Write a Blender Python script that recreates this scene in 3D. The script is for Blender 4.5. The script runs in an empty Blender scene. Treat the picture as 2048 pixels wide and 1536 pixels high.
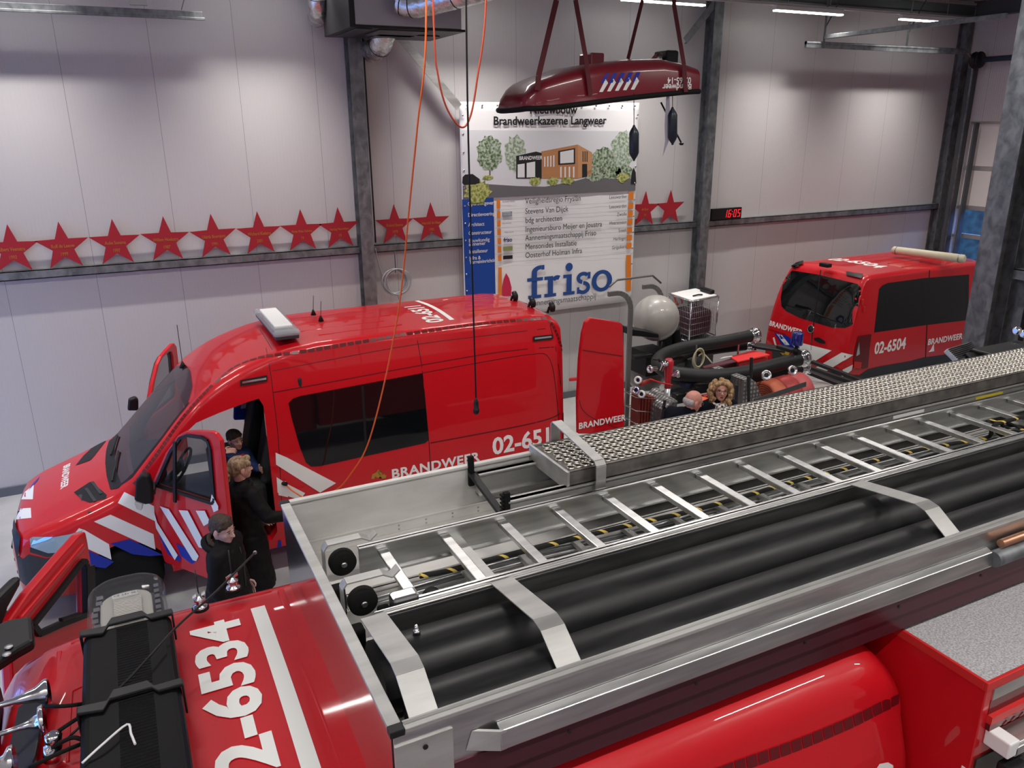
import bpy, bmesh, math, random
from math import sin, cos, pi, radians, sqrt, hypot, atan2
from mathutils import Vector, Matrix
from mathutils.bvhtree import BVHTree
random.seed(7)
V = Vector
SC = bpy.context.scene
COL = SC.collection

# ---------------------------------------------------------------- camera
F_PX, PITCH, YAW, ROLL, EYE = 1584.78, 0.31739, 0.45724, -0.007572, V((0, 0, 4.95))
FW = V((sin(YAW) * cos(PITCH), cos(YAW) * cos(PITCH), -sin(PITCH)))
_r = V((cos(YAW), -sin(YAW), 0)); _u = _r.cross(FW)
RT = _r * cos(ROLL) + _u * sin(ROLL); UP = -_r * sin(ROLL) + _u * cos(ROLL)
cd = bpy.data.cameras.new('camera'); cam = bpy.data.objects.new('camera', cd); COL.objects.link(cam)
cd.sensor_width = 36; cd.lens = F_PX / 2048 * 36; cd.clip_start = 0.05; cd.clip_end = 200
cam.matrix_world = Matrix(((RT.x, UP.x, -FW.x, EYE.x), (RT.y, UP.y, -FW.y, EYE.y), (RT.z, UP.z, -FW.z, EYE.z), (0, 0, 0, 1)))
SC.camera = cam

# ---------------------------------------------------------------- world, exposure
w = bpy.data.worlds.new('world'); SC.world = w; w.use_nodes = True
bg = w.node_tree.nodes['Background']
bg.inputs[0].default_value = (0.16, 0.36, 1.0, 1); bg.inputs[1].default_value = 8.0
SC.view_settings.view_transform = 'Standard'; SC.view_settings.look = 'None'
SC.view_settings.gamma = 1.0; SC.view_settings.use_curve_mapping = False
SC.view_settings.exposure = 0.0
LAMP_W = 46.0            # each 1.6 m LED batten
LAMP_COL = (1.0, 0.95, 0.905)
LAMPS = [(xx, 11.4) for xx in (-4.15, -1.02, 2.11, 5.24, 8.37, 11.5, 14.63)] + \
        [(xx, 6.4) for xx in (-4.15, -1.02, 2.11, 5.24, 8.37, 11.5, 14.63)] + \
        [(xx, -0.3) for xx in (-4.15, -1.02, 2.11, 5.24, 8.37)]
LAMP_Z = 6.77

# ---------------------------------------------------------------- helpers
def ray(px, py): return RT * ((px - 1024) / F_PX) - UP * ((py - 768) / F_PX) + FW
def at(px, py, x=None, y=None, z=None):
    """the world point of the photograph's pixel on the plane x, y or z = value"""
    d = ray(px, py)
    if x is not None: return EYE + d * ((x - EYE.x) / d.x)
    if y is not None: return EYE + d * ((y - EYE.y) / d.y)
    return EYE + d * ((z - EYE.z) / d.z)
def at_plane(px, py, p0, n):
    d = ray(px, py); return EYE + d * ((p0 - EYE).dot(n) / d.dot(n))

def clean(o):
    return o
def tag(o, label=None, cat=None, group=None, kind=None):
    if label: o['label'] = label
    if cat: o['category'] = cat
    if group: o['group'] = group
    if kind: o['kind'] = kind
    return o
WL = {}
def thing(name, label, cat, loc=(0, 0, 0), group=None):
    o = bpy.data.objects.new(name, None); COL.objects.link(o); o.location = V(loc)
    o.empty_display_size = 0.1
    WL[o.name] = V(loc)
    return tag(o, label, cat, group)

class MB:
    def __init__(s): s.v = []; s.f = []; s.smooth = []
    def add(s, vs, fs, smooth=False):
        b = len(s.v); s.v += [V(p) for p in vs]
        for f in fs: s.f.append([i + b for i in f]); s.smooth.append(smooth)
        return s
    def box(s, x0, x1, y0, y1, z0, z1):
        return s.add([(x0,y0,z0),(x1,y0,z0),(x1,y1,z0),(x0,y1,z0),(x0,y0,z1),(x1,y0,z1),(x1,y1,z1),(x0,y1,z1)],
                     [(0,3,2,1),(4,5,6,7),(0,1,5,4),(1,2,6,5),(2,3,7,6),(3,0,4,7)])
    def obox(s, c, a, b, h):
        """box centred at c with half-axis vectors a, b, h"""
        c, a, b, h = V(c), V(a), V(b), V(h)
        vs = [c + a*i + b*j + h*k for k in (-1, 1) for i, j in ((-1,-1),(1,-1),(1,1),(-1,1))]
        return s.add(vs, [(0,3,2,1),(4,5,6,7),(0,1,5,4),(1,2,6,5),(2,3,7,6),(3,0,4,7)])
    def bar(s, p, q, w, h=None, up=(0,0,1)):
        p, q = V(p), V(q); d = (q - p); L = d.length / 2; d.normalize(); h = h or w
        u = V(up); sd = d.cross(u)
        if sd.length < 1e-4: sd = d.cross(V((0,1,0)))
        sd.normalize(); u = sd.cross(d)
        return s.obox((p+q)/2, d*L, sd*w/2, u*h/2)
    def prism(s, pts, vec, smooth=False):
        """closed polygon of 3D points swept by vec"""
        n = len(pts); pts = [V(p) for p in pts]; vec = V(vec)
        return s.add(pts + [p + vec for p in pts], [tuple(range(n-1,-1,-1)), tuple(range(n, 2*n))] +
                     [(i, (i+1) % n, n+(i+1) % n, n+i) for i in range(n)], smooth)
    def poly(s, pts): return s.add(pts, [tuple(range(len(pts)))])
    def tube(s, pts, r, seg=10, closed=False, caps=True, smooth=True):
        pts = [V(p) for p in pts]; n = len(pts); rr = r if isinstance(r, (list, tuple)) else [r]*n
        T = []
        for i in range(n):
            a = pts[(i-1) % n] if (closed or i) else pts[i]; b = pts[(i+1) % n] if (closed or i < n-1) else pts[i]
            T.append((b - a).normalized())
        u = T[0].orthogonal().normalized(); rings = []
        for i in range(n):
            u = (u - T[i] * u.dot(T[i]))
            if u.length < 1e-6: u = T[i].orthogonal()
            u.normalize(); v = T[i].cross(u)
            rings.append([pts[i] + (u*cos(2*pi*k/seg) + v*sin(2*pi*k/seg))*rr[i] for k in range(seg)])
        b = len(s.v)
        for R in rings: s.v += R
        m = n if closed else n-1
        for i in range(m):
            for k in range(seg):
                s.f.append([b+i*seg+k, b+i*seg+(k+1) % seg, b+((i+1) % n)*seg+(k+1) % seg, b+((i+1) % n)*seg+k]); s.smooth.append(smooth)
        if caps and not closed:
            s.f.append([b+k for k in range(seg-1,-1,-1)]); s.smooth.append(False)
            s.f.append([b+(n-1)*seg+k for k in range(seg)]); s.smooth.append(False)
        return s
    def cyl(s, p, q, r0, r1=None, seg=16): return s.tube([p, q], [r0, r0 if r1 is None else r1], seg)
    def lathe(s, prof, o, ax=(0,0,1), seg=20, smooth=True):
        """profile of (radius, height) turned about the axis ax through o"""
        o, ax = V(o), V(ax).normalized(); u = ax.orthogonal().normalized(); v = ax.cross(u); b = len(s.v)
        for r, h in prof:
            for k in range(seg):
                t = 2*pi*k/seg; s.v.append(o + ax*h + (u*cos(t)+v*sin(t))*max(r, 1e-4))
        for i in range(len(prof)-1):
            for k in range(seg):
                s.f.append([b+i*seg+k, b+i*seg+(k+1) % seg, b+(i+1)*seg+(k+1) % seg, b+(i+1)*seg+k]); s.smooth.append(smooth)
        s.f.append([b+k for k in range(seg-1,-1,-1)]); s.smooth.append(False)
        e = b+(len(prof)-1)*seg; s.f.append([e+k for k in range(seg)]); s.smooth.append(False)
        return s
    def ell(s, c, rx, ry, rz, X=(1,0,0), Y=(0,1,0), Z=(0,0,1), seg=14, rg=9):
        c, X, Y, Z = V(c), V(X), V(Y), V(Z); b = len(s.v)
        s.v.append(c - Z*rz)
        for i in range(1, rg):
            t = -pi/2 + pi*i/rg
            for k in range(seg):
                p = 2*pi*k/seg; s.v.append(c + X*rx*cos(t)*cos(p) + Y*ry*cos(t)*sin(p) + Z*rz*sin(t))
        s.v.append(c + Z*rz); e = len(s.v)-1
        for k in range(seg):
            s.f.append([b, b+1+(k+1) % seg, b+1+k]); s.smooth.append(True)
            s.f.append([e, e-seg+k, e-seg+(k+1) % seg]); s.smooth.append(True)
        for i in range(rg-2):
            for k in range(seg):
                a = b+1+i*seg; s.f.append([a+k, a+(k+1) % seg, a+seg+(k+1) % seg, a+seg+k]); s.smooth.append(True)
        return s
    def loft(s, rings, smooth=True, cap=True, closed=True):
        n = len(rings[0]); b = len(s.v)
        for R in rings: s.v += [V(p) for p in R]
        for i in range(len(rings)-1):
            for k in range(n if closed else n-1):
                s.f.append([b+i*n+k, b+i*n+(k+1) % n, b+(i+1)*n+(k+1) % n, b+(i+1)*n+k]); s.smooth.append(smooth)
        if cap:
            s.f.append([b+k for k in range(n-1,-1,-1)]); s.smooth.append(False)
            e = b+(len(rings)-1)*n; s.f.append([e+k for k in range(n)]); s.smooth.append(False)
        return s
    def pieces(s):
        par = list(range(len(s.v)))
        def fd(i):
            while par[i] != i: par[i] = par[par[i]]; i = par[i]
            return i
        for f in s.f:
            for j in f[1:]: par[fd(j)] = fd(f[0])
        G = {}
        for f, sm_ in zip(s.f, s.smooth): G.setdefault(fd(f[0]), []).append((f, sm_))
        out = []
        for fs in G.values():
            ids = sorted({i for f, _ in fs for i in f}); mp = {a: b for b, a in enumerate(ids)}; m = MB()
            m.v = [s.v[i] for i in ids]; m.f = [[mp[i] for i in f] for f, _ in fs]; m.smooth = [q for _, q in fs]; out.append(m)
        return out
    def each(s, name, mat, parent=None, **k):
        """every separate piece as a part of its own"""
        return [m.build(name, mat, parent, **k) for m in s.pieces()]
    def build(s, name, mat, parent=None, bevel=0, auto=None, fix=True, kind=None, label=None, seg=2):
        off = WL.get(parent.name, V((0,0,0))) if parent else V((0,0,0))
        me = bpy.data.meshes.new(name)
        me.from_pydata([tuple(p - off) for p in s.v], [], s.f)
        me.polygons.foreach_set('use_smooth', s.smooth)
        if fix:
            bm = bmesh.new(); bm.from_mesh(me); bmesh.ops.recalc_face_normals(bm, faces=bm.faces); bm.to_mesh(me); bm.free()
        if auto: me.set_sharp_from_angle(angle=radians(auto))
        me.materials.append(mat); me.update()
        o = bpy.data.objects.new(name, me); COL.objects.link(o)
        if parent: o.parent = parent
        WL[o.name] = off
        if bevel:
            m = o.modifiers.new('bevel', 'BEVEL'); m.width = bevel; m.segments = seg; m.limit_method = 'ANGLE'; m.angle_limit = radians(35)
            m.harden_normals = False
        if kind: o['kind'] = kind
        if label: o['label'] = label
        return o

def one(name, mb, mat, label, cat, group=None, **k):
    """a thing that is a single mesh, its origin at its base"""
    lo = V((min(p.x for p in mb.v), min(p.y for p in mb.v), min(p.z for p in mb.v)))
    hi = V((max(p.x for p in mb.v), max(p.y for p in mb.v), max(p.z for p in mb.v)))
    c = V(((lo.x+hi.x)/2, (lo.y+hi.y)/2, lo.z))
    for p in mb.v: p -= c
    o = mb.build(name, mat, None, **k); o.location = c; WL[o.name] = c
    return tag(o, label, cat, group)
def struct(name, mb, mat, **k):
    o = mb.build(name, mat, None, **k); o['kind'] = 'structure'; return o
def copy_tree(o, parent=None, loc=None):
    c = o.copy(); COL.objects.link(c)
    if parent: c.parent = parent
    if loc is not None: c.location = loc
    for ch in list(o.children): copy_tree(ch, c)
    return c
def smooth_path(pts, n=8, closed=False):
    """Catmull-Rom through the points"""
    P = [V(p) for p in pts]; out = []; N = len(P)
    for i in range(N if closed else N-1):
        if closed: a, b, c, d = P[(i-1) % N], P[i], P[(i+1) % N], P[(i+2) % N]
        else: a, b, c, d = P[max(i-1,0)], P[i], P[i+1], P[min(i+2,N-1)]
        for k in range(n):
            t = k/n
            out.append(0.5*((2*b) + (c-a)*t + (2*a-5*b+4*c-d)*t*t + (-a+3*b-3*c+d)*t**3))
    if not closed: out.append(P[-1])
    return out
def arc(c, u, v, r, a0, a1, n):
    c, u, v = V(c), V(u), V(v)
    return [c + (u*cos(radians(a0+(a1-a0)*i/n)) + v*sin(radians(a0+(a1-a0)*i/n)))*r for i in range(n+1)]

# ---------------------------------------------------------------- materials
def mat(name, col, rough=0.5, metal=0.0, coat=0.0, spec=0.5, alpha=1.0, trans=0.0, emit=None, estr=0, ior=1.45, coatr=0.03):
    m = bpy.data.materials.new(name); m.use_nodes = True; b = m.node_tree.nodes['Principled BSDF']
    b.inputs['Base Color'].default_value = (*col, 1); b.inputs['Roughness'].default_value = rough
    b.inputs['Metallic'].default_value = metal; b.inputs['Coat Weight'].default_value = coat
    b.inputs['Coat Roughness'].default_value = coatr; b.inputs['Specular IOR Level'].default_value = spec
    b.inputs['IOR'].default_value = ior; b.inputs['Transmission Weight'].default_value = trans
    b.inputs['Alpha'].default_value = alpha
    if emit: b.inputs['Emission Color'].default_value = (*emit, 1); b.inputs['Emission Strength'].default_value = estr
    return m
def nd(m, t, **k):
    n = m.node_tree.nodes.new(t)
    for a, b in k.items():
        if a.startswith('i_'): n.inputs[a[2:].replace('_', ' ')].default_value = b
        else: setattr(n, a, b)
    return n
def lk(m, a, b): m.node_tree.links.new(a, b)
def bs(m): return m.node_tree.nodes['Principled BSDF']
def noise_col(m, c1, c2, scale=8, detail=4, stretch=(1,1,1), lo=0.35, hi=0.65, rough=None, dist=0.0):
    tc = nd(m, 'ShaderNodeTexCoord'); mp = nd(m, 'ShaderNodeMapping'); mp.inputs['Scale'].default_value = stretch
    nz = nd(m, 'ShaderNodeTexNoise'); nz.inputs['Scale'].default_value = scale; nz.inputs['Detail'].default_value = detail; nz.inputs['Distortion'].default_value = dist
    rp = nd(m, 'ShaderNodeValToRGB'); rp.color_ramp.elements[0].position = lo; rp.color_ramp.elements[1].position = hi
    rp.color_ramp.elements[0].color = (*c1, 1); rp.color_ramp.elements[1].color = (*c2, 1)
    lk(m, tc.outputs['Object'], mp.inputs[0]); lk(m, mp.outputs[0], nz.inputs['Vector']); lk(m, nz.outputs['Fac'], rp.inputs[0])
    lk(m, rp.outputs[0], bs(m).inputs['Base Color'])
    if rough:
        mr = nd(m, 'ShaderNodeMapRange'); mr.inputs['To Min'].default_value = rough[0]; mr.inputs['To Max'].default_value = rough[1]
        lk(m, nz.outputs['Fac'], mr.inputs['Value']); lk(m, mr.outputs[0], bs(m).inputs['Roughness'])
    return nz
def add_bump(m, h, strength=0.3, dist=0.01):
    b = nd(m, 'ShaderNodeBump'); b.inputs['Strength'].default_value = strength; b.inputs['Distance'].default_value = dist
    lk(m, h, b.inputs['Height']); lk(m, b.outputs[0], bs(m).inputs['Normal']); return b

RED = mat('fire_red_paint', (0.52, 0.004, 0.010), 0.4, coat=0.8, coatr=0.02, spec=0.25)
RED2 = mat('signal_red_plastic', (0.55, 0.02, 0.02), 0.45)
DRED = mat('dark_red_reflective', (0.11, 0.002, 0.005), 0.35, coat=0.2)
WHITE = mat('white_reflective_film', (0.72, 0.74, 0.72), 0.45)
LET = mat('white_lettering_film', (0.78, 0.79, 0.76), 0.5)
BLUE = mat('blue_reflective_film', (0.003, 0.02, 0.30), 0.4)
BLACK = mat('black_plastic', (0.008, 0.008, 0.009), 0.45, spec=.35)
RUBBER = mat('black_rubber', (0.007, 0.007, 0.007), 0.75, spec=0.2)
GREYP = mat('anthracite_plastic', (0.028, 0.03, 0.036), 0.55)
DGLASS = mat('tinted_glass', (0.004, 0.005, 0.006), 0.03, spec=0.7)
CHROME = mat('chrome', (0.75, 0.76, 0.78), 0.12, metal=1)
STEEL = mat('steel', (0.42, 0.43, 0.44), 0.35, metal=1)
DSTEEL = mat('black_steel', (0.02, 0.021, 0.023), 0.45, metal=0.3)
WPL = mat('white_plastic', (0.75, 0.75, 0.74), 0.5)
ORANGE = mat('orange_cable', (0.75, 0.13, 0.02), 0.5)
ALU = mat('aluminium', (0.56, 0.565, 0.56), 0.33, metal=1)
noise_col(ALU, (0.50, 0.505, 0.50), (0.66, 0.665, 0.65), 3, 5, (1, 12, 12), rough=(0.24, 0.44))
ALUD = mat('dull_aluminium', (0.5, 0.5, 0.49), 0.5, metal=0.85)
noise_col(ALUD, (0.40, 0.40, 0.385), (0.56, 0.56, 0.54), 2, 6, (1, 6, 6), rough=(0.42, 0.62))
ALUW = mat('bare_sheet_aluminium', (0.6, 0.59, 0.56), 0.55, metal=0.35)
_n = noise_col(ALUW, (0.56, 0.55, 0.52), (0.72, 0.71, 0.68), 2.5, 8, (1, 3, 3), rough=(0.4, 0.6))
MIRA = mat('polished_aluminium', (0.62, 0.63, 0.64), 0.12, metal=1)
GALV = mat('galvanised_steel', (0.3, 0.32, 0.33), 0.5, metal=0.7)
noise_col(GALV, (0.13, 0.14, 0.147), (0.25, 0.265, 0.275), 9, 10, (1, 1, 0.7), rough=(0.42, 0.6), dist=.5)
GALVD = mat('dark_galvanised_steel', (0.1, 0.11, 0.115), 0.6, metal=0.5)
TUBEB = mat('black_pipe', (0.014, 0.0145, 0.015), 0.36, spec=0.4)
_n = noise_col(TUBEB, (0.007, 0.0073, 0.0078), (0.016, 0.016, 0.017), 4, 8, (1, 8, 8), rough=(0.3, 0.5))
HOSE = mat('black_suction_hose', (0.008, 0.008, 0.009), 0.55)
GRIT = mat('grey_grip_sheet', (0.4, 0.4, 0.41), 0.8)
noise_col(GRIT, (0.27, 0.265, 0.275), (0.5, 0.49, 0.5), 130, 3, lo=0.35, hi=0.65)
CONC = mat('concrete_floor', (0.4, 0.4, 0.39), 0.35)
noise_col(CONC, (0.34, 0.345, 0.34), (0.48, 0.48, 0.465), 1.2, 7, rough=(0.25, 0.5))
SKIN = mat('skin', (0.60, 0.33, 0.25), 0.5)
for mm in (SKIN,):
    bs(mm).inputs['Subsurface Weight'].default_value = 0.08; bs(mm).inputs['Subsurface Radius'].default_value = (0.02, 0.008, 0.005)

# ribbed wall panels
def panel_mat(name, axis):
    m = mat(name, (0.5, 0.49, 0.49), 0.38, metal=0.0, spec=0.6)
    tc = nd(m, 'ShaderNodeTexCoord'); sp = nd(m, 'ShaderNodeSeparateXYZ'); lk(m, tc.outputs['Object'], sp.inputs[0])
    x = sp.outputs[axis]
    def math_(op, a, b=None):
        n = nd(m, 'ShaderNodeMath', operation=op)
        for i, q in enumerate((a, b)):
            if q is None: continue
            if isinstance(q, (int, float)): n.inputs[i].default_value = q
            else: lk(m, q, n.inputs[i])
        return n.outputs[0]
    seam = math_('ABSOLUTE', math_('SUBTRACT', math_('FRACT', math_('DIVIDE', math_('ADD', x, 50*1.085 + 0.34), 1.085)), 0.5))
    seamm = math_('GREATER_THAN', seam, 0.4975)
    rib = math_('FRACT', math_('DIVIDE', math_('ADD', x, 50), 0.05))
    r2 = math_('ABSOLUTE', math_('SUBTRACT', rib, 0.5))
    ribm = math_('GREATER_THAN', r2, 0.40)
    mx = nd(m, 'ShaderNodeMix', data_type='RGBA'); mx.inputs['A'].default_value = (0.50, 0.485, 0.485, 1); mx.inputs['B'].default_value = (0.20, 0.20, 0.21, 1)
    lk(m, seamm, mx.inputs['Factor']); lk(m, mx.outputs['Result'], bs(m).inputs['Base Color'])
    h = math_('SUBTRACT', math_('MULTIPLY', r2, 1.0), math_('MULTIPLY', seamm, 3.0))
    bmp = add_bump(m, math_('MULTIPLY', math_('SUBTRACT', 1.0, ribm), 1.0), 0.9, 0.004)
    return m
PANX = panel_mat('ribbed_wall_panel', 'X'); PANY = panel_mat('ribbed_wall_panel_side', 'Y')

# ---------------------------------------------------------------- writing and decals
_fc = {}
def text_bm(s, size=1.0, bold=0.0, space=1.0, align='LEFT', xs=1.0):
    c = bpy.data.curves.new('t', 'FONT'); c.body = s; c.size = size; c.offset = bold * size; c.space_character = space
    c.align_x = align; c.resolution_u = 3
    o = bpy.data.objects.new('t', c); COL.objects.link(o)
    dg = bpy.context.evaluated_depsgraph_get(); me = bpy.data.meshes.new_from_object(o.evaluated_get(dg))
    bm = bmesh.new(); bm.from_mesh(me); bpy.data.objects.remove(o); bpy.data.meshes.remove(me); bpy.data.curves.remove(c)
    for v in bm.verts: v.co.x *= xs
    return bm
def bm_to_mb(bm, f):
    bm.verts.ensure_lookup_table(); mb = MB(); mb.v = [f(v.co) for v in bm.verts]
    mb.f = [[v.index for v in fa.verts] for fa in bm.faces]; mb.smooth = [False]*len(mb.f)
    bm.free(); return mb
def text(name, s, size, org, U, W, m, parent, bold=0.0, space=1.0, align='LEFT', xs=1.0, lift=0.002):
    """flat lettering from org along U (reading) and W (up)"""
    org, U, W = V(org), V(U).normalized(), V(W).normalized(); N = U.cross(W) * lift
    mb = bm_to_mb(text_bm(s, size, bold, space, align, xs), lambda c: org + U*c.x + W*c.y + N)
    return mb.build(name, m, parent, fix=False)
def cut_grid(bm, step, axes=(0, 1)):
    for ax in axes:
        lo = min(v.co[ax] for v in bm.verts); hi = max(v.co[ax] for v in bm.verts); k = math.floor(lo/step)+1
        while k*step < hi:
            no = [0,0,0]; no[ax] = 1; co = [0,0,0]; co[ax] = k*step
            bmesh.ops.bisect_plane(bm, geom=bm.verts[:]+bm.edges[:]+bm.faces[:], plane_co=co, plane_no=no, dist=1e-6); k += 1
def poly_bm(pts):
    bm = bmesh.new(); bm.faces.new([bm.verts.new((p[0], p[1], 0)) for p in pts]); return bm
def xy_decal(name, P, bvh, m, parent, lift=.004, step=.05):
    bm = poly_bm(P); bmesh.ops.triangulate(bm, faces=bm.faces[:]); cut_grid(bm, step)
    mb = bm_to_mb(bm, lambda c: cast(bvh, V((c.x, c.y, 4)), V((0,0,-1)), lift)); mb.smooth = [True]*len(mb.f)
    return mb.build(name, m, parent, fix=False)
def bvh_of(mb):
    return BVHTree.FromPolygons([tuple(p) for p in mb.v], [tuple(f) for f in mb.f])
def cast(bvh, p, d, lift, fb=None):
    h, n, i, t = bvh.ray_cast(p, d)
    if h is None:
        h, n, i, t = bvh.find_nearest(p if fb is None else fb)
        if h is None: return p
    if n.dot(d) > 0: n = -n
    return h + n*lift
def px_decal(name, px, bvh, m, parent, lift=0.003, step=14, smooth=True, label=None):
    """a film or pane lying on the body's surface, its outline read off in pixels"""
    bm = poly_bm(px); bmesh.ops.triangulate(bm, faces=bm.faces[:]); cut_grid(bm, step)
    def f(c):
        d = ray(c.x, c.y); h, n, i, t = bvh.ray_cast(EYE, d)
        if h is None:
            h, n, i, t = bvh.find_nearest(EYE + d*8.5)
            for k in range(4): h, n, i, t = bvh.find_nearest(EYE + d*((h-EYE).dot(d)/d.dot(d)))
        if n.dot(d) > 0: n = -n
        return h + n*lift
    mb = bm_to_mb(bm, f); mb.smooth = [smooth]*len(mb.f)
    return mb.build(name, m, parent, fix=False, label=label)
def drape_text(name, s, size, org, U, W, D, bvh, m, parent, bold=0.0, space=1.0, align='LEFT', xs=1.0, lift=0.003, step=0.05):
    org, U, W, D = V(org), V(U).normalized(), V(W).normalized(), V(D).normalized()
    bm = text_bm(s, size, bold, space, align, xs); cut_grid(bm, step)
    mb = bm_to_mb(bm, lambda c: cast(bvh, org + U*c.x + W*c.y - D*1.5, D, lift))
    return mb.build(name, m, parent, fix=False)
def squares(name, pxs, bvh, m, parent, n, w=0.045, fill=0.82, lift=0.003):
    """a dotted contour line of small film squares along a path on the surface"""
    P = []
    for p in smooth_path([(a, b, 0) for a, b in pxs], 10):
        d = ray(p.x, p.y); h, nn, i, t = bvh.ray_cast(EYE, d)
        if h is None: continue
        if nn.dot(d) > 0: nn = -nn
        P.append((h, nn))
    L = [0]
    for i in range(1, len(P)): L.append(L[-1] + (P[i][0]-P[i-1][0]).length)
    def q(s):
        for i in range(1, len(P)):
            if L[i] >= s: break
        t = (s-L[i-1])/max(L[i]-L[i-1], 1e-6)
        return P[i-1][0].lerp(P[i][0], t), P[i-1][1].lerp(P[i][1], t).normalized()
    mb = MB(); st = L[-1]/n
    for k in range(n):
        a, na = q(k*st + st*(1-fill)/2); b, nb = q(k*st + st*(1+fill)/2)
        sd = (b-a).cross(na).normalized() * w/2
        mb.add([a-sd+na*lift, b-sd+nb*lift, b+sd+nb*lift, a+sd+na*lift], [(0,1,2,3)])
    return mb.build(name, m, parent, fix=False)
def baked(o):
    dg = bpy.context.evaluated_depsgraph_get(); me = bpy.data.meshes.new_from_object(o.evaluated_get(dg)); o.modifiers.clear(); old = o.data; o.data = me
    return o
def cutter(mb):
    o = mb.build('cutter', BLACK); return o
def cut(o, cutters, op='DIFFERENCE'):
    for c in cutters:
        m = o.modifiers.new('b', 'BOOLEAN'); m.object = c; m.material_mode = 'TRANSFER'; m.operation = op; m.solver = 'EXACT'; m.use_self = False
        baked(o)
        bpy.data.objects.remove(c)
    return o
# ================================================================ the hall
XW, XE, YB, YF, ZC = -5.6, 17.0, 12.3, -0.9, 7.3
struct('floor', MB().box(XW-.3, XE+.3, YF-.3, YB+.3, -0.2, 0), CONC)
struct('wall_back', MB().box(XW-.3, XE+.3, YB, YB+.2, 0, ZC), PANX)
struct('wall_front', MB().box(XW-.3, XE+.3, YF-.2, YF, 0, ZC), PANX)
CEIL = mat('profiled_steel_deck', (0.42, 0.43, 0.42), 0.5)
_tc = nd(CEIL, 'ShaderNodeTexCoord'); _wv = nd(CEIL, 'ShaderNodeTexWave'); _wv.wave_type = 'BANDS'; _wv.bands_direction = 'Y'; _wv.inputs['Scale'].default_value = 1.2
lk(CEIL, _tc.outputs['Object'], _wv.inputs['Vector']); add_bump(CEIL, _wv.outputs['Fac'], 0.9, 0.06)
struct('ceiling', MB().box(XW-.3, XE+.3, YF-.3, YB+.3, ZC, ZC+.2), CEIL)
BASEM = mat('grey_base_rail', (0.12, 0.13, 0.15), 0.5)
struct('baseboard_back', MB().box(XW, XE, YB-.035, YB, 0, .13), BASEM)

# side walls with sectional doors
DOORF = mat('door_frame_aluminium', (0.45, 0.44, 0.42), 0.4, metal=0.6)
PANE = mat('door_pane', (0.10, 0.14, 0.2), 0.05, alpha=0.22)
DPAN = mat('cream_door_panel', (0.72, 0.71, 0.66), 0.5)
def side_wall(name, x0, x1, ops, doors):
    mb = MB(); y = YF; head = 4.92
    for a, b in ops:
        mb.box(x0, x1, y, a, 0, ZC); mb.box(x0, x1, a, b, head, ZC); y = b
    mb.box(x0, x1, y, YB, 0, ZC)
    struct(name, mb, PANY)
    for k, (a, b) in enumerate(ops):
        xm = (x0+x1)/2; rows = [0.0, .62, 1.24, 1.86, 2.48, 3.10, 3.95, 4.92]
        d = MB()
        for z in rows: d.box(xm-.02, xm+.02, a, b, max(z-.05, 0), min(z+.05, head))
        n = 4
        for i in range(n+1):
            yy = a + (b-a)*i/n; d.box(xm-.0199, xm+.0199, max(yy-.05, a), min(yy+.05, b), .01, 3.1)
        o = struct(doors[k], d, DOORF, bevel=.004)
        p = MB().box(xm-.004, xm+.004, a, b, .62, 3.1); q = p.build('pane', PANE, o)
        s = MB().box(xm-.015, xm+.015, a, b, 3.14, 3.91).box(xm-.015, xm+.015, a, b, 3.99, 4.88).box(xm-.015, xm+.015, a, b, 0.02, .6)
        s.build('solid_panel', DPAN, o, bevel=.004)
        h = MB()
        for z in rows[1:-1]: h.box(x0-.06 if x0 > 0 else x1, x0 if x0 > 0 else x1+.06, b-.16, b-.04, z-.03, z+.03)
        h.build('hinge', STEEL, o)
side_wall('wall_left', XW-.2, XW, [(2.0, 6.0), (7.85, 11.85)], ['door_1', 'door_2'])
side_wall('wall_right', XE, XE+.2, [(7.85, 11.85)], ['door_3'])
GRASS = mat('evening_grass', (0.02, 0.06, 0.05), 0.9); noise_col(GRASS, (0.01, 0.04, 0.05), (0.05, 0.12, 0.10), 3, 8)
struct('trim_1', MB().box(XE+.3, XE+26, -8, 28, -.25, -.05), GRASS)   # ground outdoors
HEDGE = mat('dusk_hedge', (.01,.03,.02), .9); noise_col(HEDGE, (.004,.012,.012), (.03,.07,.05), 5, 10)
struct('trim_2', MB().box(XE+7, XE+8.5, -8, 28, -.04, 5.2), HEDGE, bevel=.3)   # hedge outdoors

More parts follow.
